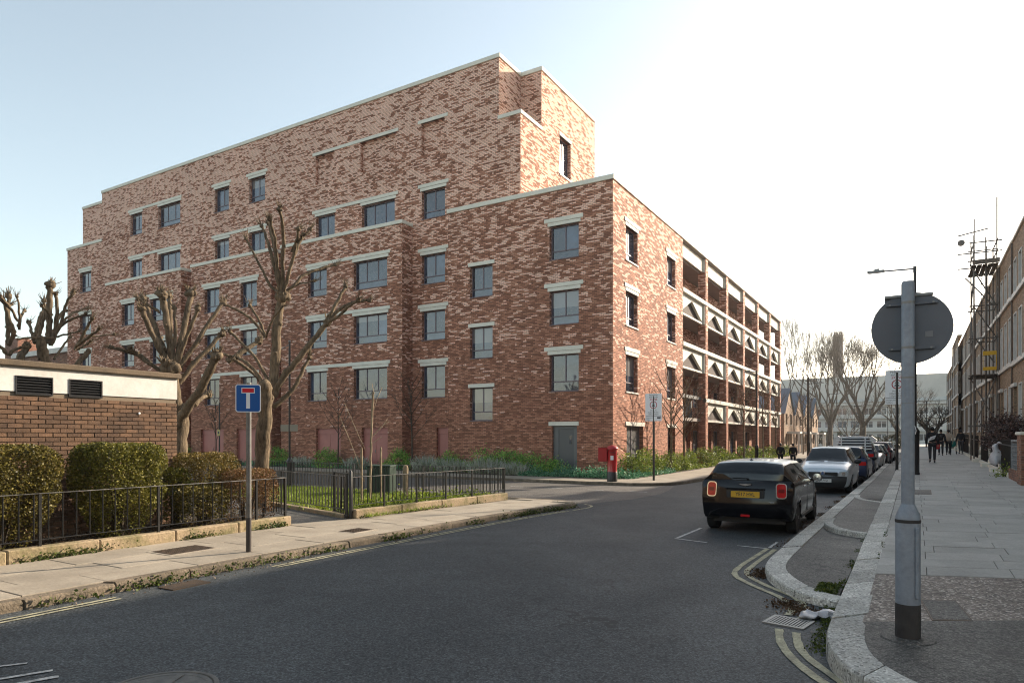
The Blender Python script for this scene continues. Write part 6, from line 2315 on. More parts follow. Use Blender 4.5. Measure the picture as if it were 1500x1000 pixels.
# winged badge
m = plate([(.03, -.012), (.10, .004), (.115, .02), (.05, .016), (.02, .02), (-.02, .02), (-.05, .016), (-.115, .02), (-.10, .004), (-.03, -.012)][::-1], off - .05, off - .005, .945); m.build('badge', CHROME, t)
m = MB(); m.lathe([(.022, off - .054), (.022, off - .005)], 16, (0, 0, .948), 'Y'); m.build('badge', CHROME, t)
m = plate([(-.065, -.01), (.065, -.01), (.065, .012), (-.065, .012)], off - .06, off + .01, .63, .46); m.build('model_badge', CHROME, t)
m = plate(rrect(.17, .045, .015), off - .075, off + .05, .36); m.build('fog_lamp', REDL, t)
m = MB(); m.cbox(-.28, .02, off + .02, off + .036, 1.065, 1.08, .004); m.tube([(.0, off + .03, 1.06), (.03, off + .06, 1.05)], .02, 8); m.build('rear_wiper', BLKPL, t)
m = MB(); m.tube([(0, off + .52, 1.40), (0, off + .47, 1.47)], [.01, .004], 6); m.ball((0, off + .53, 1.405), .035, 8, 5, (1, 1.4, .6)); m.build('aerial', BLKPL, t)
for s in (1, -1):
    m = MB(); m.ball((s * .955, off + 2.62, .985), .115, 12, 8, (.95, .55, .72)); mr = m.build('mirror', BLKPL, t, 60)
    m = MB(); m.lathe([(.001, -.002), (.088, 0)], 16, (s * .96, off + 2.555, .985), 'Y'); m.build('mirror_glass', CHROME, mr)
    m = MB(); m.tube([(s * .84, off + 2.66, .94), (s * .93, off + 2.64, .955)], .02, 6); m.build('mirror_arm', BLKPL, mr)
    for y in (1.25, 2.0):
        m = MB(); m.cbox(s * .865 - .012, s * .865 + .012, off + y, off + y + .16, .865, .89, .006); m.build('door_handle', CHROME, t)
    m = MB()
    for y in (1.78, 2.78):
        m.cbox(s * .862 - .006, s * .862 + .006, off + y, off + y + .012, .34, .93, .002)
    m.build('door_seam', BLKPL, t)
    m = MB(); m.cbox(s * .86 - .02, s * .86 + .005, off + 1.05, off + 2.75, .26, .33, .008); m.build('sill_trim', BLKPL, t)
m = MB(); m.ball((-.35, off + .9, .98), .14, 10, 6, (1, .5, 1.3)); m.ball((.35, off + .9, .98), .14, 10, 6, (1, .5, 1.3)); m.build('headrest', BLKPL, t)

# --- the silver hatchback facing us
SILVERP = paint('silver_blue_paint', (.50, .55, .60), .35, .3)
fox = hatch(3.83, 1.66, 1.54, 1.02)
fox['blackbumper'] = (1, 1); fox['bumper'] = (.5, .60)
fox['keys'][-1] = (3.83, [(.46, .24, -.06), (.62, .24, -.05), (.70, .44, .0), (.70, .66, -.05), (.64, .72, -.09), (.55, .745, -.10), (.36, .755, -.10), (0, .76, -.10)])
fox['keys'][-2] = (3.70, [(.50, .24), (.70, .24), (.77, .46), (.75, .74), (.70, .79), (.58, .82), (.38, .835), (0, .84)])
fox['side'] = [(.62, 1.2), (1.26, 2.5)]
t = thing('silver_hatchback', 'silver hatchback parked facing us behind the black one', 'car', (-2.62, 24.35 + 1.915, 0), PI, 'parked cars')
off = build_car(t, fox, SILVERP, SILVERP, RIMS)
LN = 3.83 + off
for s in (1, -1):
    poly = [(-.15, -.075), (.13, -.085), (.16, .0), (.10, .085), (-.10, .075), (-.16, .02)]
    poly = [(a * s, b) for a, b in poly]
    if s < 0:
        poly = poly[::-1]
    m = plate([(-a, b) for a, b in poly][::-1], -.03, .02); o = m.build('headlamp', CLEARL, t, 40)
    o.location = (s * .60, LN + .012, .665); o.rotation_euler = (0, 0, PI - s * R(22))
    m = MB(); m.lathe([(.06, -.034), (.05, -.036)], 14, (0, 0, 0), 'Y'); m.build('reflector', CHROME, o)
    m = MB(); m.ball((s * .93, off + 2.45, 1.04), .11, 12, 8, (1.0, .6, .75)); mr = m.build('mirror', BLKPL, t, 60)
    m = MB(); m.tube([(s * .80, off + 2.48, 1.0), (s * .90, off + 2.47, 1.01)], .022, 6); m.build('mirror_arm', BLKPL, mr)
    m = MB(); m.cbox(s * .835 - .012, s * .835 + .012, off + 1.55, off + 1.70, .88, .905, .006); m.build('door_handle', BLKPL, t)
m = MB(); m.cbox(-.44, .44, LN + .01, LN + .055, .60, .72, .012); gr = m.build('grille', BLKPL, t)
for z in (.63, .665, .70):
    m = MB(); m.cbox(-.43, .43, LN + .05, LN + .066, z - .008, z + .008, .003); m.build('grille_bar', BLKPL, gr)
m = MB(); m.lathe([(.068, LN + .05), (.068, LN + .078), (.06, LN + .08)], 24, (0, 0, .685), 'Y'); m.build('badge', CHROME, t)
m = MB(); m.lathe([(.055, LN + .081), (.055, LN + .083)], 24, (0, 0, .685), 'Y'); bd = m.build('badge_field', M('badge_blue', (.05, .12, .28), .3), t)
# two letters, one over the other, as strokes on the round badge
m = MB()
for pts in ([(-.03, .045), (0, .006), (.03, .045)], [(-.045, .02), (-.02, -.04), (0, .0), (.02, -.04), (.045, .02)]):
    m.tube([(a, LN + .085, .685 + b) for a, b in pts], .005, 4)
m.build('badge_letters', CHROME, t)
m = plate(rrect(.52, .112, .012), 0, .012, 0); pn = m.build('number_plate', PLATEW, t)
pn.location = (0, LN + .092, .445); pn.rotation_euler = (0, 0, PI)
text(pn, 'L59 PYD', .095, (0, -.0015, 0), INK, True, sx=.88)
m = MB()
for a, b in ((-.55, -.05), (.05, .55)):
    m.tube([(a, LN - .86, 1.055), (b, LN - .84, 1.065)], .012, 5)
m.build('wiper', BLKPL, t)
m = MB(); m.ball((0, off + 2.35, 1.38), .05, 8, 5, (1.6, .4, .7)); m.build('rear_view_mirror', BLKPL, t)


# --- cars farther along
def far_car(name, label, spec, y, paint_, x=-2.6, away=True, rim=RIMS, roofm=None):
    L = spec['keys'][-1][0]
    t = thing(name, label, 'car', (x, y + L / 2, 0), 0 if away else PI, 'parked cars')
    off = build_car(t, spec, paint_, roofm or paint_, rim)
    W = spec['W'] / 2
    bz = spec['keys'][3][1][3][1]
    for s in (1, -1):
        poly = rrect(.26, .15, .04)
        lamp_shape(t, poly, 'tail_lamp', REDL, (s * W * .78, off + .035, bz - .12), s * R(14), .03, None, R(-9))
        m = plate(rrect(.28, .14, .04), -.03, .02); o = m.build('headlamp', CLEARL, t, 40)
        o.location = (s * W * .68, L + off - .03, bz - .32); o.rotation_euler = (0, 0, PI - s * R(24))
        m = MB(); m.ball((s * (W + .09), off + L * .64, bz + .03), .11, 10, 6, (1, .6, .75)); m.build('mirror', BLKPL, t, 60)
    plate(rrect(.52, .11, .01), off - .085, off - .06, .62).build('number_plate', PLATEY if away else PLATEW, t)
    return t, off


estate = hatch(4.3, 1.80, 1.50, .98)
estate['side'] = [(.55, 1.2), (1.26, 2.0), (2.06, 2.85)]
NAVY = paint('navy_paint', (.012, .025, .075), .1)
far_car('blue_hatchback', 'dark blue hatchback with pale roof rails behind the silver car', estate, 30.2, NAVY, -2.52)
e2 = [o for o in COL.objects if o.name.startswith('blue_hatchback')][-1]
m = MB()
for s in (1, -1):
    m.tube([(s * .60, -1.5, 1.45), (s * .60, -1.4, 1.50), (s * .60, .1, 1.505), (s * .60, .2, 1.45)], .016, 6)
m.build('roof_rails', CHROME, e2)
suv = hatch(4.6, 1.86, 1.93, 1.16)
suv['side'] = [(.6, 1.3), (1.36, 2.1), (2.16, 3.0)]
t, off = far_car('dark_blue_truck', 'tall dark blue vehicle with a white slatted rack across its back', suv, 37.0, paint('dark_blue_paint', (.010, .018, .045)), -2.6)
RACK = M('white_rack', (.62, .64, .66), .4)
for i in range(5):
    m = MB(); m.cbox(-.78, .78, off - .03, off + .01, 1.28 + i * .135, 1.335 + i * .135, .008); m.build('rack_slat', RACK, t)
for x in (-.55, .5):
    m = MB(); m.cbox(x - .03, x + .03, off - .05, off - .031, 1.2, 1.90, .006); m.build('rack_upright', RACK, t)
far_car('silver_car', 'silver car facing us beyond the tall blue vehicle', hatch(4.1, 1.75, 1.47, .97), 43.6, paint('silver_paint', (.5, .5, .5), .3), -2.45, False)
far_car('black_car', 'black car in the row past the silver one', hatch(4.2, 1.78, 1.45, .96), 49.3, paint('charcoal_paint', (.02, .02, .022), .2), -2.4)
far_car('maroon_car', 'dark red car near the far end of the parked row', hatch(4.2, 1.78, 1.55, .99), 55, paint('maroon_paint', (.14, .012, .02), .1), -2.35)
far_car('white_car', 'white car at the far end of the parked row', hatch(4.2, 1.78, 1.52, .98), 61.2, paint('white_paint', (.65, .65, .64)), -2.3, False)
# ------------------------------------------------------------------ the terrace on the right
WHITEF = M('white_window_paint', (.62, .61, .58), .5, (.52, .51, .48), 4.)
TGLASS = glass_mat('terrace_glass', (.03, .034, .04), 1.7)
BLKDOOR = M('dark_door_paint', (.02, .022, .026), .35)
SLATE = M('slate_roof', (.075, .08, .09), .7, (.05, .055, .06), 3., isl=.2)
HW, HH = 5.4, 10.35
FX = 3.8


def terraced_house(label, y0, z0, brick=STOCKBRICK, x=FX):
    t = thing('terraced_house', label, 'house', (x, y0, z0), 0, 'terraced houses on the right')
    O = (0, 0, 0)
    H, W = [], []
    for z0_, z1_, ws in ((7.95, 9.45, .95), (4.95, 7.05, 1.0)):
        for yc in (.95, 2.7, 4.45):
            H.append((yc - ws / 2, yc + ws / 2, z0_, z1_)); W.append((yc - ws / 2, yc + ws / 2, z0_, z1_))
    for yc in (.95, 2.7):
        H.append((yc - .5, yc + .5, 1.75, 3.85)); W.append((yc - .5, yc + .5, 1.75, 3.85))
    H.append((4.0, 4.95, .75, 3.75))
    m = MB(); wall(m, 'N', 0, 0, HW, -.5, HH, H, .24)
    m.box(.3, 8.5, 0.01, HW - .01, -.5, HH - .3)
    m.build('wall', brick, t)
    for a0, a1, z0_, z1_ in W:
        f = window(t, O, 'N', 0, a0, a1, z0_, z1_, n=2, trans=False, setback=.13, frame=WHITEF, glass=TGLASS, sill=False, fw=.07)
        h = z1_ - z0_
        m = MB(); m.box(-.03, .12, a0 - .0, a0 + .05, z0_, z1_); m.box(-.03, .12, a1 - .05, a1, z0_, z1_); m.box(-.03, .12, a0 + .05, a1 - .05, z1_ - .05, z1_); m.build('white_reveal', WHITEF, t)
        m = MB(); m.cbox(-.09, .1, a0 - .08, a1 + .08, z0_ - .09, z0_ - .001, .01); m.build('sill', WHITEF, t)
    for z in (7.72, 4.72):
        m = MB(); m.cbox(-.10, .05, 0.002, HW - .002, z, z + .16, .012); m.build('string_course', WHITEF, t)
    m = MB(); m.cbox(-.07, .32, .002, HW - .002, HH, HH + .12, .012); m.build('parapet_coping', CONC, t)
    m = MB(); m.box(.15, .2, 4.0, 4.95, .75, 3.75); d = m.build('door', BLKDOOR, t)
    m = MB(); m.box(.12, .149, 4.08, 4.87, 2.95, 3.65); m.build('fanlight', TGLASS, d)
    m = MB(); m.cbox(-.12, .02, 3.85, 5.1, 3.76, 3.92, .01); m.build('door_hood', WHITEF, t)
    for i in range(4):
        m = MB(); m.cbox(-.9 + i * .24, .24, 3.9, 5.05, -.1 + i * .0, .21 + i * .18, .01); m.build('step', CONC, t)
    m = MB(); m.tube([(-.05, HW - .12, 0), (-.05, HW - .12, HH)], .035, 6); m.build('downpipe', M('brown_downpipe', (.09, .07, .055), .6), t)
    m = MB(); m.add([(.6, 0, HH - .35), (.6, HW, HH - .35), (4.4, HW, HH + 2.3), (4.4, 0, HH + 2.3), (8.2, HW, HH - .35), (8.2, 0, HH - .35)], [(0, 3, 2, 1), (3, 5, 4, 2), (0, 5, 3), (1, 2, 4)]); m.build('roof', SLATE, t)
    m = MB(); m.cbox(3.9, 4.9, HW - .45, HW - .02, HH + 1.6, HH + 3.2, .02)
    m.build('chimney', brick, t)
    return t


labs = ['nearest brown brick terraced house, cut by the right edge', 'second terraced house, partly behind the scaffolding top', 'terraced house right behind the scaffold tower', 'terraced house just beyond the scaffold tower', 'terraced house two doors past the scaffold', 'farther terraced house with white window reveals', 'far narrow terraced house before the projecting end block', 'far terraced house beside the projecting end block']
h0 = None
for i, lab in enumerate(labs):
    y = 32.6 + i * HW
    z = zp(min(60, y)) - .1
    if h0 is None:
        h0 = terraced_house(lab, y, z)
    else:
        h = copy_tree(h0); h.location = (FX, y, z); h['label'] = lab
for i, lab in enumerate(['nearer brown house of the projecting block at the far end of the terrace', 'last house of the projecting block at the end of the terrace']):
    h = copy_tree(h0); h.location = (FX - .35, 32.6 + 8 * HW + .05 + i * (HW + .02), zp(60) + .35); h['label'] = lab
for i in range(4):
    h = copy_tree(h0); h.location = (FX - .1, 32.6 + 10 * HW + .2 + i * HW, zp(60) - .9); h['label'] = 'small distant terraced house ' + ('just past the projecting end block', 'second past the projecting end block', 'third past the projecting end block', 'farthest of all along the right pavement')[i]

# two-storey corner terrace on the near side, whose roof keeps the carriageway in shade
t = thing('corner_terrace', 'brick terrace by the near right pavement that shades the road', 'terrace', (3.9, 6.6, 0))
CO = (3.9, 6.6, 0)
EV, RG = 10.4, 12.6
H, W = [], []
for i in range(9):
    yc = 8.3 + i * 2.65
    for z0_, z1_ in ((1.2, 2.9), (4.6, 6.3), (7.7, 9.3)):
        H.append((yc - .5, yc + .5, z0_, z1_)); W.append((yc - .5, yc + .5, z0_, z1_))
m = MB(CO); wall(m, 'N', 3.9, 6.6, 32.58, 0, EV, H, .2)
m.add([(3.9, 6.6, 0), (12.1, 6.6, 0), (12.1, 6.6, EV), (8, 6.6, RG - .1), (3.9, 6.6, EV)], [(0, 1, 2, 3, 4)])
m.add([(3.9, 32.58, 0), (12.1, 32.58, 0), (12.1, 32.58, EV), (8, 32.58, RG - .1), (3.9, 32.58, EV)], [(4, 3, 2, 1, 0)])
m.quad((12.1, 6.6, 0), (12.1, 32.58, 0), (12.1, 32.58, EV), (12.1, 6.6, EV))
m.build('wall', STOCKBRICK, t)
for a0, a1, z0_, z1_ in W:
    window(t, CO, 'N', 3.9, a0, a1, z0_, z1_, n=2, trans=False, setback=.12, frame=WHITEF, glass=TGLASS, fw=.06)
m = MB(CO); m.add([(3.65, 6.4, EV - .1), (3.65, 32.59, EV - .1), (8, 32.59, RG), (8, 6.4, RG), (12.3, 32.59, EV - .1), (12.3, 6.4, EV - .1)], [(0, 3, 2, 1), (3, 5, 4, 2)]); m.build('roof', SLATE, t)

# the street behind the camera: low brick rows that the cars and windows mirror
for (lab, x, y0, y1, ax) in (('brick row behind the camera on the pavement side', 3.9, -46, -4.5, 'N'), ('brick row behind the camera across the road', -12.9, -46, -5, 'X')):
    sg = 1 if ax == 'N' else -1
    t = thing('terrace_row', lab, 'terrace', (x, y0, 0))
    TO = (x, y0, 0)
    H = [(y0 + 1.2 + 2.65 * i, y0 + 2.2 + 2.65 * i, a, b) for i in range(int((y1 - y0 - 2) / 2.65)) for a, b in ((1.2, 2.9), (4.3, 5.9))]
    m = MB(TO); wall(m, ax, x, y0, y1, 0, EV, H, .2)
    for yy in (y0, y1):
        m.add([(x, yy, 0), (x + sg * 8.2, yy, 0), (x + sg * 8.2, yy, EV), (x + sg * 4.1, yy, RG - .1), (x, yy, EV)], [(0, 1, 2, 3, 4)])
    m.build('wall', STOCKBRICK, t)
    for h in H:
        window(t, TO, ax, x, *h, n=2, trans=False, setback=.12, frame=WHITEF, glass=TGLASS, fw=.06)
    m = MB(TO); m.add([(x - sg * .25, y0, EV - .1), (x - sg * .25, y1, EV - .1), (x + sg * 4.1, y1, RG), (x + sg * 4.1, y0, RG), (x + sg * 8.4, y1, EV - .1), (x + sg * 8.4, y0, EV - .1)], [(0, 3, 2, 1), (3, 5, 4, 2)]); m.build('roof', SLATE, t)

# front gardens: railings, hedge of wisteria, pier, low wall
RX = 2.98
t = thing('brick_pier', 'squat red brick garden pier with a stone cap at the right edge', 'gate pier', (3.02, 26.6, zp(26.6) - .05))
m = MB(); m.cbox(-.2, .25, -.5, .5, 0, 1.62, .006); m.build('shaft', REDBRICK, t)
m = MB(); m.cbox(-.25, .3, -.55, .55, 1.62, 1.72, .02); m.build('cap', CONC, t)
t = thing('screen_wall', 'low brick wall topped by a pale pierced screen panel beside the pier', 'garden wall', (RX, 27.15, zp(28) - .05))
m = MB(); m.cbox(-.1, .1, 0, 2.9, 0, .42, .006); m.build('footing', REDBRICK, t)
m = MB()
for i in range(12):
    for j in range(6):
        y_, z_ = .12 + i * .235, .45 + j * .16
        m.tube([(0, y_ - .09, z_), (0, y_, z_ + .07), (0, y_ + .09, z_), (0, y_, z_ - .07), (0, y_ - .09, z_)], .014, 4, cap=False)
m.box(-.03, .03, 0, 2.9, 1.38, 1.45); m.box(-.03, .03, 0, .04, .42, 1.38); m.box(-.03, .03, 2.86, 2.9, .42, 1.38)
m.build('screen', M('grey_screen', (.30, .31, .31), .7, (.2, .2, .2), 8.), t)
m = MB(); m.box(.05, .09, .02, 2.88, .43, 1.37); m.build('backing', GRIME, t)


def front_railing(label, y0, y1, h=1.15, n=20):
    t = thing('front_railing', label, 'railing', (RX, y0, zp(min(60, y0)) + .05), 0, 'black railings of the terrace')
    m = MB(); m.box(-.1, .1, 0, y1 - y0, -.15, .12); m.build('plinth', CONC, t)
    L = y1 - y0
    dz = zp(min(60, y1)) - zp(min(60, y0))
    m = MB(); m.add([(-.02, 0, h - .12), (.02, 0, h - .12), (.02, L, h - .12 + dz), (-.02, L, h - .12 + dz), (-.02, 0, h - .08), (.02, 0, h - .08), (.02, L, h - .08 + dz), (-.02, L, h - .08 + dz)], [(3, 2, 1, 0), (4, 5, 6, 7), (0, 1, 5, 4), (1, 2, 6, 5), (2, 3, 7, 6), (3, 0, 4, 7)]); m.build('top_rail', BLACKP, t)
    k = ('spear', h)
    if k not in BARM:
        q = MB(); q.tube([(0, 0, 0), (0, 0, h - .06), (0, 0, h - .02), (0, 0, h + .06)], [.013, .013, .022, .003], 5); BARM[k] = q.mesh('bar', BLACKP)
    for i in range(n):
        y = L * (i + .5) / n
        link('bar', BARM[k], t, loc=(0, y, .1 + dz * y / L))
    return t


for y0, y1, lab in ((30.1, 33.6, 'spear railing beside the screen wall on the right'), (34.4, 38.0, 'spear railing below the dark wisteria'), (39.2, 43.4, 'spear railing at the foot of the scaffold'), (45, 52, 'dark spear railing where the seated figures pass'), (53, 62, 'far dark spear railing along the pavement')):
    front_railing(lab, y0, y1, 1.2, int((y1 - y0) * 4.5))
for i, (y, w) in enumerate(((33.9, .7), (38.4, .8), (44.0, .8))):
    t = thing('entrance_steps', ('short stone steps where the white bag hangs', 'stone steps between the wisteria and the scaffold', 'stone steps past the scaffold')[i], 'steps', (RX - .35, y, zp(y)), 0, 'stone entrance steps')
    for k_ in range(3):
        m = MB(); m.cbox(.0 + k_ * .3, 1.2, -w / 2, w / 2, -.1, .16 + k_ * .16, .012); m.build('step', CONC, t)
WIST = leaf_mat('dry_wisteria_leaves', [(.02, .014, .012), (.05, .03, .026), (.10, .06, .05), (.17, .11, .095)], trans=.1)
g_ = np.random.default_rng(33)
t = thing('wisteria', 'dark tangled climber above the railings below the scaffold', 'climber', (RX + .35, 36.2, zp(36)))
n = 6000
P = np.column_stack([g_.normal(size=n) * .28, g_.uniform(-3.2, 4.0, n), np.abs(g_.normal(size=n)) * .4 + 1.3 + g_.uniform(-.6, .5, n)])
P[:, 2] = np.minimum(P[:, 2], 2.35 + .3 * np.sin(P[:, 1] * 3))
V, F = leaves(P, .11, 33, .6)
link('foliage', np_mesh('foliage', V, F, WIST), t, kind='stuff')
m = MB()
for i in range(26):
    a = Vector((rng.uniform(-.3, .3), rng.uniform(-3, 3.8), 0.2))
    b = a + Vector((rng.uniform(-.3, .3), rng.uniform(-.6, .6), 1.2))
    m.tube([a, b, b + Vector((rng.uniform(-.4, .4), rng.uniform(-.9, .9), rng.uniform(.3, 1)))], [.02, .015, .006], 4)
m.build('stems', DARKBARK, t, kind='stuff')
shrub('small light green bush at the foot of the railing by the screen wall', (RX - .12, 30.9), .28, .6, .95, 900, SHRUB_Y, .08, 101, 'small_bush', 'weeds of the front gardens')
t = thing('hanging_bag', 'pale plastic carrier bag hanging from the railing on the right', 'bag', (RX - .16, 33.6, zp(33.6) + .35))
POLY = M('white_polythene', (.55, .55, .57), .35, (.42, .42, .45), 8., bump=.5, bscale=18)
m = MB(); m.lathe([(.06, -.02), (.17, .03), (.23, .14), (.22, .25), (.20, .38), (.15, .5), (.12, .6), (.10, .72), (.07, .78)], 16); m.v = [(x * (1 + .3 * math.sin(9 * z + y * 14)) + .05 * math.sin(6 * z), y * (1 + .3 * math.cos(11 * z + x * 9)) + .06 * math.sin(5 * z), z + .04 * math.sin(20 * x + 13 * y)) for x, y, z in m.v]; m.build('sack', POLY, t, 60)
m = MB(); m.tube([(0, 0, .76), (.08, -.05, .86), (.16, -.16, .84)], [.04, .05, .02], 7); m.build('knot', POLY, t, 60)

# scaffold tower
S_ = thing('scaffold', 'steel tube scaffold tower against the terrace with a yellow ladder gate', 'scaffold', (2.7, 43.7, zp(43.7)))
TUBE = M('scaffold_tube', (.17, .15, .13), .6, (.11, .098, .086), 6., metal=.2)
PLANK = M('scaffold_board', (.15, .125, .10), .9, (.10, .08, .065), 5.)
YEL = M('yellow_gate_paint', (.62, .36, .012), .5)
Zs = zp(43.7)


def tube_part(name, a, b, r=.034, mat=TUBE):
    m = MB(); m.tube([a, b], r, 6); m.build(name, mat, S_)


for (x, y, h) in ((0, 0, 13.0), (1.02, .3, 14.1), (0, 2.4, 12.4), (1.02, 2.4, 11.8), (0.0, .22, 12.2), (.52, .1, 12.0), (.7, 2.2, 12.0)):
    tube_part('standard', (x, y, 0), (x, y, h))
for i, z in enumerate((1.9, 4.6, 6.6, 8.35, 10.4, 11.2, 11.75)):
    tube_part('ledger', (-.75 if i in (4, 5) else -.25, 0, z), (1.25, .3, z + .05)); tube_part('ledger', (-.15, 2.4, z + .08), (1.2, 2.4, z + .08))
    tube_part('transom', (0, -.2, z + .04), (0, 2.7, z + .04)); tube_part('transom', (1.02, -.1, z + .04), (1.02, 2.6, z + .04))
tube_part('gin_arm', (-.75, 0, 12.2), (.65, .1, 12.45))
for (a, b) in (((0, 0, 1.9), (1.02, .3, 4.6)), ((1.02, 0, 2.0), (0, 2.4, 4.6)), ((0, 0, 8.3), (1.02, .3, 6.6)), ((-.2, 0, 10.6), (1.02, .3, 8.3)), ((0, 0, 6.7), (.9, .2, 5.3)), ((0, .1, 4.6), (0, 2.4, 8.3)), ((-.4, 0, 9.9), (.8, .2, 8.4)), ((0, 2.4, 8.4), (0, 0, 10.4))):
    tube_part('brace', a, b)
for z, n in ((4.62, 5), (10.45, 5)):
    for i in range(n):
        m = MB(); m.cbox(-.12 + i * .24, .10 + i * .24, -.3, 2.8, z, z + .04, .004); m.build('scaffold_board', PLANK, S_)
m = MB(); m.cbox(-.1, 1.1, -.33, -.30, 10.5, 10.75, .004); m.build('toe_board', PLANK, S_)
m = MB(); m.cbox(.38, .98, -.06, -.03, 4.88, 5.06, .004); m.cbox(.38, .98, -.06, -.03, 5.68, 5.9, .004); m.cbox(.38, .405, -.06, -.03, 5.06, 5.68, .003); m.cbox(.955, .98, -.06, -.03, 5.06, 5.68, .003); m.build('ladder_gate', YEL, S_)
for x in (.35, .62):
    tube_part('ladder_rail', (x, .9, 4.6), (x, .5, 10.4), .02)
q = MB(); q.tube([(.35, 0, 0), (.62, 0, 0)], .012, 5); qm = q.mesh('ladder_rung', TUBE)
for i in range(22):
    link('ladder_rung', qm, S_, loc=(0, .9 - .4 * i / 22, 4.7 + 5.7 * i / 22))
t = thing('gin_wheel', 'round hoisting wheel hanging from the scaffold arm', 'pulley', (2.12, 43.72, Zs + 12.0))
m = MB(); m.lathe([(.13, -.03), (.17, -.02), (.15, 0), (.17, .02), (.13, .03)], 18, (0, 0, -.18), 'Y'); m.build('wheel', TUBE, t, 40)
m = MB(); m.tube([(0, 0, .2), (0, 0, -.02)], .015, 5); m.build('hook', TUBE, t)
m = MB(); m.tube([(.15, 0, -.2), (.6, .1, -.62)], .008, 4); m.tube([(-.16, 0, -.2), (-.2, 0, -.5)], .008, 4); m.build('rope', TUBE, t)

# ------------------------------------------------------------------ far background
FARC = M('far_estate_render', (.58, .57, .53), .85, (.50, .495, .46), .3)
FARW = M('far_white_frame', (.6, .6, .58), .6)
FARG = glass_mat('far_glass', (.10, .12, .13), 1.6, .1)
t = thing('estate_block', 'long pale grey housing block closing the end of the street', 'housing block', (-50, 165, 0))
EO = (-50, 165, 0)
H = []
fz = [1.2, 4.0, 6.8]
xs = [-48 + i * 2.55 for i in range(27)]
for z in fz:
    for x in xs:
        H.append((x, x + 1.9, z, z + 1.5))
m = MB(EO); wall(m, 'Y', 165, -50, 21, -1, 15.2, H, .25)
m.box(-50, 21, 165.3, 176, -1, 15.1)
m.build('wall', FARC, t)
fm = MB(); fm.box(0, 1.9, 0, .06, 0, .1); fm.box(0, 1.9, 0, .06, 1.4, 1.5); fm.box(0, .1, 0, .06, .1, 1.4); fm.box(1.8, 1.9, 0, .06, .1, 1.4); fm.box(.9, 1.0, 0, .06, .1, 1.4)
fmm = fm.mesh('window', FARW)
pm = MB(); pm.box(.1, 1.8, .03, .05, .1, 1.4); pmm = pm.mesh('pane', FARG)
for h in H:
    f = link('window', fmm, t, loc=(h[0] - EO[0], .12, h[2]))
    link('pane', pmm, f)
for z in (3.2, 6.0, 8.9):
    m = MB(EO); m.box(-50, 21, 164.4, 164.99, z, z + .5); m.build('balcony_band', FARC, t)
m = MB(EO); m.add([(-50, 164.5, 9.6), (21, 164.5, 9.6), (21, 168.5, 15.4), (-50, 168.5, 15.4), (-50, 176.5, 15.4), (21, 176.5, 15.4)], [(0, 1, 2, 3), (3, 2, 5, 4)]); m.build('roof', M('pale_green_roof', (.46, .47, .44), .8, (.40, .41, .39), .2), t)
for x in (-34, -29, 2.5, 9.5):
    m = MB(EO); m.box(x, x + 2.2, 165.2, 165.6, 11.6, 12.8); m.build('roof_light', FARW, t)
t = thing('far_chimney', 'tall square brown chimney stack far beyond the bare plane tree', 'chimney', (-22.7, 254.6, 0))
m = MB(); m.cbox(-1.5, 1.5, -1.5, 1.5, 0, 37, .1); m.build('stack', M('far_brown', (.20, .165, .14), .9), t)
for x in (-1.1, -.35, .4, 1.1):
    m = MB(); m.lathe([(.28, 37), (.25, 38)], 8, (x, 0, 0)); m.build('chimney_pot', M('far_pot', (.22, .16, .13), .9), t)

# gabled brick houses beyond the new building
GBR = brick_mat('warm_orange_brick', .225, .075, [(.29, .19, .125), (.34, .225, .15), (.25, .16, .105)], ((.38, .27, .19), (.42, .3, .22)), (.30, .25, .19), .1, .1, 0, 1)
GX = -12.3


def gabled_house(label, y, w=6.6, eave=4.5, peak=7.25):
    t = thing('gabled_house', label, 'house', (GX, y, .1), 0, 'gabled houses beyond the galleries')
    H = [(-2.2, -1.0, .9, 2.2), (.9, 2.2, .9, 2.2), (-2.2, -1.0, 3.2, 4.4), (.9, 2.2, 3.2, 4.4), (-.5, .45, .05, 2.1)]
    m = MB(); wall(m, 'X', 0, -w / 2, w / 2, 0, eave, H, .2)
    m.add([(0, -w / 2, eave), (0, w / 2, eave), (0, 0, peak)], [(0, 1, 2)])
    m.quad((0, -w / 2, 0), (-8, -w / 2, 0), (-8, -w / 2, eave), (0, -w / 2, eave))
    m.build('wall', GBR, t)
    for h in H[:4]:
        window(t, (0, 0, 0), 'X', 0, *h, n=2, trans=False, frame=WHITEF, glass=TGLASS, fw=.06)
    m = MB(); m.box(-.18, -.12, -.5, .45, .05, 2.1); m.build('door', BLKDOOR, t)
    m = MB(); m.add([(.15, -w / 2 - .2, eave - .1), (.15, 0, peak + .12), (-8, 0, peak + .12), (-8, -w / 2 - .2, eave - .1), (.15, w / 2 + .2, eave - .1), (-8, w / 2 + .2, eave - .1)], [(0, 1, 2, 3), (1, 4, 5, 2)]); m.build('roof', M('blue_grey_slate', (.13, .16, .20), .6), t)
    m = MB(); m.cbox(-.2, 1.3, -1.2, 1.2, 2.2, 2.45, .02); m.box(1.1, 1.28, -1.18, -1.0, 0, 2.2); m.box(1.1, 1.28, 1.0, 1.18, 0, 2.2); m.build('porch', CREAMR, t)
    return t


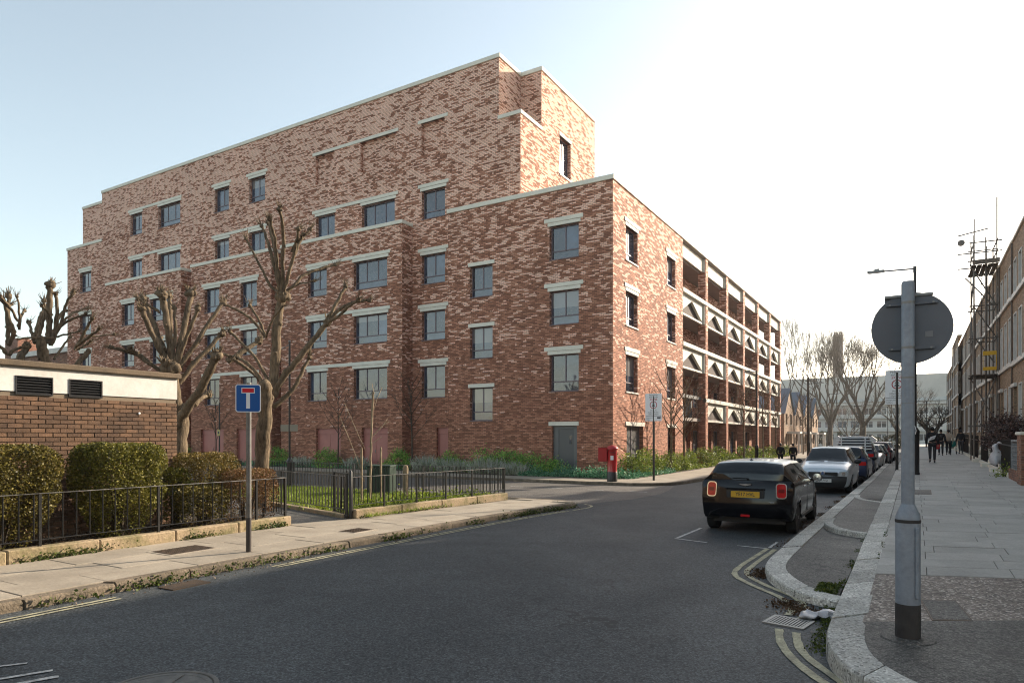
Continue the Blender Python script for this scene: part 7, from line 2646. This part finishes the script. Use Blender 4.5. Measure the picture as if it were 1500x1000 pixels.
g0 = gabled_house('first lit brick gable past the end of the galleries', 81.5)
for i, lab in enumerate(['second lit brick gable past the end of the galleries', 'third brick gable, mostly hidden by the street lamp', 'farthest brick gable before the white stalls']):
    h = copy_tree(g0); h.location = (GX + .1 * (i > 1), 88.9 + i * 7.4, .1); h['label'] = lab
for i, (x, y) in enumerate(((-10.6, 118.5), (-9.0, 119.5), (-7.4, 118), (-5.9, 119))):
    t = thing('white_stall', ('leftmost small white gabled stall at the end of the road', 'second small white gabled stall', 'third small white gabled stall', 'rightmost small white gabled stall beside the tall blue vehicle')[i], 'stall', (x, y, 0), 0, 'small white stalls')
    m = MB(); m.add([(-.7, 0, 0), (.7, 0, 0), (.7, 0, 1.55), (0, 0, 2.1), (-.7, 0, 1.55), (-.7, 1.6, 0), (.7, 1.6, 0), (.7, 1.6, 1.55), (0, 1.6, 2.1), (-.7, 1.6, 1.55)], [(0, 1, 2, 3, 4), (9, 8, 7, 6, 5), (1, 6, 7, 2), (5, 0, 4, 9)]); m.build('body', M('stall_white', (.5, .52, .55), .7), t)
    m = MB(); m.quad((-.8, -.1, 1.5), (0, -.1, 2.16), (0, 1.7, 2.16), (-.8, 1.7, 1.5)); m.quad((0, -.1, 2.16), (.8, -.1, 1.5), (.8, 1.7, 1.5), (0, 1.7, 2.16)); m.build('roof', M('stall_roof', (.42, .45, .5), .6), t)
# brown block behind the pollards, far left
t = thing('brown_block', 'low brown brick block with a white roof edge beyond the shed', 'building', (-80, 34, 0))
m = MB(); m.box(-34, 12, 0, 14, 0, 10.2); m.build('wall', REDBRICK, t)
m = MB(); m.box(-2, 12.3, -.3, 14.3, 10.2, 10.7); m.build('roof_edge', CREAMR, t)
m = MB(); m.box(-9, -6, 2, 4, 10.2, 13); m.build('chimney', REDBRICK, t)


def bare_tree(name, label, base, h, seed, levels=5, r0=.3, spread=.55, bark=FARBARK, first=.28, n0=6, group='bare trees at the end of the street', up=.25):
    rr_ = random.Random(seed)
    t = thing(name, label, 'tree', (base[0], base[1], 0), 0, group)
    tm, cm = MB(), MB()

    def grow(m, p, d, L, r, lv):
        q = p + d * L * .5 + Vector((rr_.uniform(-1, 1), rr_.uniform(-1, 1), rr_.uniform(-.3, .6))) * L * .07
        e = p + d * L + Vector((rr_.uniform(-1, 1), rr_.uniform(-1, 1), rr_.uniform(0, 1))) * L * .10
        m.tube([p, q, e], [r, r * .82, r * .6], 6 if lv >= 4 else (4 if lv >= 2 else 3), cap=False)
        if lv <= 0:
            return
        k = rr_.choice((2, 3, 3)) if lv > 1 else rr_.choice((3, 4))
        for i in range(k):
            ax = Vector((rr_.uniform(-1, 1), rr_.uniform(-1, 1), rr_.uniform(-.25, .5)))
            nd = (d + ax * spread * rr_.uniform(.6, 1.4) + Vector((0, 0, up))).normalized()
            s = q.lerp(e, rr_.uniform(.2, 1.0)) if i else e
            grow(cm, s, nd, L * rr_.uniform(.62, .82), max(.013, r * .6 * rr_.uniform(.75, 1.0)), lv - 1)
    P = [Vector((0, 0, -.1)), Vector((rr_.uniform(-.2, .2), 0, h * first * .5)), Vector((rr_.uniform(-.3, .3), rr_.uniform(-.2, .2), h * first))]
    tm.tube(P, [r0 * 1.3, r0, r0 * .85], 9)
    for i in range(n0):
        a = 2 * PI * i / n0 + rr_.uniform(-.4, .4)
        d = Vector((math.cos(a) * spread, math.sin(a) * spread, rr_.uniform(.7, 1.3))).normalized()
        grow(tm, P[2] + Vector((0, 0, rr_.uniform(-.3, .1) * h * first * .5)), d, h * .27, r0 * .5, levels)
    tm.build('trunk', bark, t, 60)
    cm.build('crown', bark, t, kind='stuff')
    return t


bare_tree('plane_tree', 'left one of the two big bare plane trees, before the chimney', (-11.2, 112), 16.0, 5, 6, .42, .58, first=.24, n0=6)
bare_tree('plane_tree', 'right one of the two big bare plane trees, widest crown', (-6.6, 108), 16.5, 6, 6, .46, .60, first=.22, n0=6)
bare_tree('birch_tree', 'thin bare birch close beside the end pier of the galleries', (-14.9, 100), 15.5, 7, 4, .16, .34, first=.45, n0=4, up=.4)
bare_tree('birch_tree', 'second thin bare birch, above the lit gables', (-13.2, 97), 15, 8, 4, .16, .36, first=.42, n0=4, up=.4)
bare_tree('plane_tree', 'paler bare tree low behind the right plane tree', (-2.2, 128), 12, 9, 4, .3, .7, first=.22)
bare_tree('street_tree', 'broad low pruned tree at the far end of the right pavement', (2.0, 104), 6.5, 10, 4, .35, .95, DARKBARK, first=.35, n0=7, up=.0)
bare_tree('street_tree', 'bare scrubby tree low among the plane trees', (-9.5, 125), 9, 11, 4, .2, .8, first=.18)
BUSHF = leaf_mat('far_bush', [(.06, .06, .035), (.10, .09, .05), (.08, .10, .05)], trans=.1)
for i, (x, y, rx, h, lab) in enumerate(((-12, 122, 4, 3.6, 'olive undergrowth below the left plane tree'), (-4, 126, 4, 3.0, 'brown undergrowth below the right plane tree'))):
    shrub(lab, (x, y), rx, 2, h, 1600, BUSHF, .35, 140 + i, 'far_bush', 'undergrowth at the end of the street')

# the air: thin haze that pales the far end of the street
hz = MB(); hz.box(-140, 60, -45, 300, -1.03, 42)
hm = bpy.data.materials.new('haze_air'); hm.use_nodes = True
hn = hm.node_tree; hn.nodes.clear()
ho = hn.nodes.new('ShaderNodeOutputMaterial'); hv = hn.nodes.new('ShaderNodeVolumePrincipled')
hv.inputs['Color'].default_value = (.95, .95, .97, 1); hv.inputs['Density'].default_value = .0004; hv.inputs['Anisotropy'].default_value = .3
hn.links.new(hv.outputs[0], ho.inputs['Volume'])
hz.build('haze', hm, kind='stuff')
# ------------------------------------------------------------------ people
SKIN = M('skin', (.38, .24, .17), .6)
BLACKC = M('black_cloth', (.012, .012, .014), .9)
DARKC = M('dark_trousers', (.016, .017, .022), .9)
BEIGEC = M('beige_cloth', (.42, .35, .28), .9)
HAIRB = M('dark_hair', (.014, .011, .009), .6)
SHOE = M('dark_shoe', (.02, .02, .02), .6)
REDBAG = M('red_fabric', (.45, .012, .02), .7)
TEALC = M('teal_fabric', (.02, .20, .17), .8)
WHITEBAG = M('white_satchel', (.62, .62, .64), .5)


def skin_mesh(name, V, E, Rd, mat, parent, sub=1, root=0):
    me = bpy.data.meshes.new(name)
    me.from_pydata([tuple(v) for v in V], E, [])
    o = bpy.data.objects.new(name, me)
    COL.objects.link(o)
    md = o.modifiers.new('skin', 'SKIN')
    md.use_smooth_shade = True
    for i, r in enumerate(Rd):
        s = me.skin_vertices[0].data[i]
        s.radius = r if isinstance(r, tuple) else (r, r)
        s.use_root = i == root
    if sub:
        o.modifiers.new('sub', 'SUBSURF').levels = sub
        o.modifiers['sub'].render_levels = sub
    me.materials.append(mat)
    o.parent = parent
    return o


def person(label, loc, rz, h, top, legs, hair, stride=.18, arm=(.12, -.08), bend=0., bag=None, group='people walking'):
    """Walking figure facing +y: one continuous body; coat, trousers, shoes and hair are its children."""
    t = thing('person', label, 'person', loc, rz, group)
    k = h / 1.75
    V, E, Rd = [], [], []

    def v(x, y, z, r, par=None):
        V.append((x * k, y * k, z * k)); Rd.append(tuple(q * k for q in r) if isinstance(r, tuple) else r * k)
        if par is not None:
            E.append((par, len(V) - 1))
        return len(V) - 1
    pel = v(0, 0, .94, (.13, .10))
    waist = v(0, .01, 1.10, (.125, .095), pel)
    chest = v(0, .02, 1.30, (.15, .11), waist)
    neckb = v(0, .01, 1.46, (.07, .065), chest)
    neck = v(0, .02, 1.53, (.052, .052), neckb)
    head = v(0, .03, 1.63, (.072, .085), neck)
    crown = v(0, .025, 1.70, (.06, .072), head)
    joints = {}
    for s, st in ((1, stride), (-1, -stride)):
        hip = v(s * .10, 0, .90, .088, pel)
        kn = v(s * .10, st * .55 + .03, .50, .058, hip)
        an = v(s * .10, st - (.05 if st < 0 else 0), .10 + (.05 if st < 0 else 0), .038, kn)
        toe = v(s * .11, st + .13, .035 + (.02 if st < 0 else 0), .032, an)
        joints['leg', s] = (hip, kn, an, toe)
        sh = v(s * .19, .01, 1.42, .058, chest)
        el = v(s * .25, -st * .35, 1.14, .043, sh)
        wr = v(s * .24, arm[0] - st * .45, .90, .030, el)
        pa = v(s * .24, arm[0] - st * .45 + .02, .83, (.022, .034), wr)
        for q, (dx, dy, L) in enumerate(((-.02, .03, .07), (-.005, .012, .08), (.008, -.008, .078), (.02, -.026, .062))):
            f = v(s * (.24 + dx * .4), arm[0] - st * .45 + .02 + dy, .83 - L, .009, pa)
        v(s * .225, arm[0] - st * .45 + .065, .83 - .01, .010, wr)
        joints['arm', s] = (sh, el, wr)
    skin_mesh('body', V, E, Rd, SKIN, t)

    def sub(name, chain, grow, mat, cut=None):
        idx = sorted({i for e in chain for i in e})
        mp = {a: b for b, a in enumerate(idx)}
        VV = [V[i] for i in idx]
        rr = []
        for i in idx:
            r = Rd[i]
            r = r if isinstance(r, tuple) else (r, r)
            rr.append((r[0] + grow * k, r[1] + grow * k))
        return skin_mesh(name, VV, [(mp[a], mp[b]) for a, b in chain], rr, mat, t)
    coat = [(pel, waist), (waist, chest), (chest, neckb)]
    tr = []
    for s in (1, -1):
        sh, el, wr = joints['arm', s]
        coat += [(chest, sh), (sh, el), (el, wr)]
        hip, kn, an, toe = joints['leg', s]
        tr += [(pel, hip), (hip, kn), (kn, an)]
        VV = [V[an], V[toe]]
        m = MB(); a, b = Vector(V[an]), Vector(V[toe])
        m.tube([a + Vector((0, -.06, -.05)) * k, a + Vector((0, -.02, -.045)) * k, b, b + Vector((0, .05, -.005)) * k], [.04 * k, .045 * k, .042 * k, .018 * k], 8)
        m.build('shoe', SHOE, t, 60)
    sub('coat', coat, .028, top); sub('trousers', tr, .018, legs)
    m = MB(); m.ball((0, -.002 * k, 1.675 * k), .098 * k, 12, 8, (.92, 1.08, 1.08)); m.build('hair', hair, t, 80)
    # face
    m = MB()
    m.tube([(0, .115 * k, 1.66 * k), (0, .135 * k, 1.625 * k)], [.01 * k, .016 * k], 5); m.build('nose', SKIN, t)
    m = MB()
    for s in (1, -1):
        m.ball((s * .032 * k, .105 * k, 1.66 * k), .011 * k, 6, 4)
    m.build('eyes', BLACKP, t)
    m = MB(); m.cbox(-.025 * k, .025 * k, .104 * k, .112 * k, 1.585 * k, 1.593 * k, .002); m.build('mouth', M('lips', (.3, .12, .10), .6), t)
    return t, k


t, k = person('person in black seen from behind, a white satchel across the back', (.76, 41.7, zp(41.7) + .01), R(2), 1.86, BLACKC, DARKC, BLACKC, .12)
m = MB(); m.cbox(-.15, .15, -.205, -.15, 1.14, 1.36, .03); m.v = [(x * math.cos(.35) - (z - 1.25) * math.sin(.35) * -1, y, (z - 1.25) * math.cos(.35) - x * math.sin(.35) * -1 + 1.25) for x, y, z in m.v]
sb = m.build('satchel', WHITEBAG, None, loc=(.76, 41.7, zp(41.7) + .05)); tag(sb, 'white satchel with a dark swoosh on the back of the person in black', 'bag')
pts = [(-.09, .0), (-.05, -.035), (.02, -.02), (.11, .055), (.02, .005), (-.04, -.012)]
m = plate(pts, -.212, -.2065, 1.25); m.v = [(x * math.cos(.35) + (z - 1.25) * math.sin(.35), y, (z - 1.25) * math.cos(.35) + x * math.sin(.35) + 1.25) for x, y, z in m.v]
m.build('swoosh', INK, sb)
m = MB(); m.tube([(-.12, -.17, 1.22), (-.2, -.05, 1.36), (.1, .12, 1.45), (.16, -.12, 1.42), (.13, -.18, 1.33)], .012, 5); m.build('strap', BLACKC, sb)
t, k = person('person in a dark top carrying a red bag, farther up the pavement', (1.45, 53.2, zp(53.2) + .01), R(0), 1.72, BLACKC, DARKC, HAIRB, .1)
bg_ = thing('red_bag', 'red carrier bag hanging at the side of a walking person', 'bag', (1.22, 53.15, zp(53.2) + .42))
m = MB(); m.lathe([(.12, 0), (.19, .04), (.2, .3), (.16, .44)], 10); m.v = [(x, y * .5, z) for x, y, z in m.v]; m.build('body', REDBAG, bg_, 60)
m = MB(); m.tube([(-.1, 0, .43), (0, 0, .56), (.1, 0, .43)], .012, 5); m.build('handle', REDBAG, bg_)
person('person in a beige jacket walking beside the red bag', (1.92, 54.2, zp(54.2) + .01), R(-5), 1.70, BEIGEC, DARKC, HAIRB, .13)
person('person in a dark coat pushing a pram by the railings', (2.72, 56.4, zp(56.4) + .01), R(8), 1.68, BLACKC, M('grey_trousers', (.06, .06, .065), .9), HAIRB, .1, (.25, 0))
t = thing('pram', 'pram with a teal hood beside the person in the dark coat', 'pram', (2.25, 56.6, zp(56.6)))
m = MB(); m.ball((0, 0, .72), .28, 12, 8, (.8, 1.1, .85)); m.build('hood', TEALC, t, 60)
m = MB(); m.tube([(-.2, -.3, .18), (-.2, .3, .6), (.2, .3, .6), (.2, -.3, .18)], .015, 5); m.tube([(-.2, -.35, .95), (-.2, .35, .2)], .015, 5); m.tube([(.2, -.35, .95), (.2, .35, .2)], .015, 5); m.tube([(-.2, -.35, .95), (.2, -.35, .95)], .018, 5); m.build('frame', BLKPL, t)
q = MB(); q.lathe([(.11, -.02), (.12, 0), (.11, .02)], 14, (0, 0, 0), 'X'); qm = q.mesh('wheel', TYRE)
for x in (-.22, .22):
    for y in (-.3, .33):
        link('wheel', qm, t, loc=(x, y, .12))
person('left one of two people in dark coats walking away beyond the black car', (-7.35, 45.4, .0), R(5), 1.50, BLACKC, DARKC, HAIRB, .1)
person('right one of two people in dark coats walking away beyond the black car', (-6.55, 45.0, .0), R(-4), 1.48, BLACKC, DARKC, HAIRB, .13)

# ------------------------------------------------------------------ litter, weeds, fallen leaves
m = MB(); n_ = 18
for i in range(7):
    pass
prof = [(.004, -.19), (.05, -.16), (.07, -.08), (.06, .02), (.075, .1), (.045, .17), (.004, .2)]
prof = [(r_, x_) for r_, x_ in zip(np.interp(np.linspace(0, 6, 25), range(7), [q[0] for q in prof]), np.interp(np.linspace(0, 6, 25), range(7), [q[1] for q in prof]))]
m.lathe(prof, 22, (0, 0, 0), 'X')
def crumple(x, y, z):
    v = Vector((x, y, z)) * 14
    a, b, c = mnoise.noise(v), mnoise.noise(v + Vector((7, 3, 1))), mnoise.noise(v + Vector((1, 9, 5)))
    return (x + .03 * a, y * 1.2 + .04 * b + .02 * math.sin(9 * x), max(.003, (z + .05) * .62 + .035 * c))
m.v = [crumple(*p) for p in m.v]
tag(m.build('plastic_bag', POLY, None, 25, loc=(-.86, 7.52, .004), rz=R(28)), 'crumpled pale plastic bag lying in the gutter by the gully', 'litter')
m = MB(); m.box(-.05, .05, -.03, .03, 0, .012); tag(m.build('paper_scrap', WHITESIGN, None, loc=(-.62, 5.25, .004), rz=.4), 'scrap of white paper in the gutter at the bottom edge', 'litter')
g_ = np.random.default_rng(77)


def strip_leaves(name, fn, n, size, mat, seed, h=.02):
    gg = np.random.default_rng(seed)
    P2 = fn(gg, n)
    P = np.column_stack([P2, .006 + np.abs(gg.normal(size=len(P2))) * h])
    V, F = leaves(P, size, seed, .6)
    link(name, np_mesh(name, V, F, mat), kind='stuff')


def along(path, sd, off, a=0., b=1.):
    path = resample(path, .05)

    def fn(gg, n):
        i = gg.integers(int(a * (len(path) - 1)), max(1, int(b * (len(path) - 1))), n)
        # clumped: weight by noise
        w = np.array([mnoise.noise(Vector((path[k].x * 1.1, path[k].y * 1.1, 3.))) for k in i])
        i = i[w > -.12 + .35 * gg.uniform(0, 1, n)]
        o = gg.normal(size=len(i)) * sd + off
        out = []
        for k, q in zip(i, o):
            p = path[k]; nx = path[min(k + 1, len(path) - 1)] - path[max(k - 1, 0)]
            nx = Vector((-nx.y, nx.x)).normalized()
            out.append((p.x + nx.x * q, p.y + nx.y * q))
        return np.array(out)
    return fn


KLn = [p for p in KL if -1 < p.y < 16.2 and p.x > -8.4]
strip_leaves('weeds', along(KLn, .035, -.04), 5200, .045, WEEDM, 1, .055)
strip_leaves('weeds', along([Vector((-10.6, 0)), Vector((-10.6, 9.1))], .025, -.01), 2600, .05, WEEDM, 2, .05)
for o in [o for o in COL.objects if o.name.startswith('weeds')][-1:]:
    o.location.z = .115
strip_leaves('weeds', along([Vector((-10.25, 10.7)), Vector((-9.78, 16))], .025, -.01), 700, .04, WEEDM, 3, .03)
for o in [o for o in COL.objects if o.name.startswith('weeds')][-1:]:
    o.location.z = .115
UKn = [p for p in UK if p.y < 8.2 and p.x < .4 and p.y > 4.9]
strip_leaves('weeds', along(UKn, .05, -.05), 4200, .026, WEEDM, 4, .012)
UKm = [p for p in UK if 8.2 < p.y < 24]
strip_leaves('weeds', along(UKm, .035, -.04), 3600, .03, WEEDM, 5, .012)
for o in [o for o in COL.objects if o.name.startswith('weeds')][-1:]:
    o.location.z = .08
strip_leaves('weeds', along([Vector((-.43, 9.6)), Vector((-.43, 22))], .012, .0), 900, .022, WEEDM, 6, .008)
for o in [o for o in COL.objects if o.name.startswith('weeds')][-1:]:
    o.location.z = zp(13)
cover('weeds', in_rect(-1.0, -.76, 8.35, 8.95), 900, .04, .035, WEEDM, 15, .085)
strip_leaves('fallen_leaves', along([Vector((-1.75, 10.2)), Vector((-1.62, 9.0)), Vector((-1.2, 8.1)), Vector((-.85, 7.6))][::1], .10, -.08), 3400, .035, DEADM, 7, .01)
strip_leaves('fallen_leaves', along([Vector((-1.95, 12)), Vector((-1.93, 24))], .07, -.02), 2600, .035, DEADM, 8, .008)
strip_leaves('fallen_leaves', lambda gg, n: np.column_stack([gg.uniform(-12.6, -10.85, n), gg.uniform(3.5, 9.1, n)]), 3000, .04, DEADM, 9, .01)
for o in [o for o in COL.objects if o.name.startswith('fallen_leaves')][-1:]:
    o.location.z = .17
strip_leaves('fallen_leaves', along(KLn, .12, -.14), 1500, .03, DEADM, 10, .006)
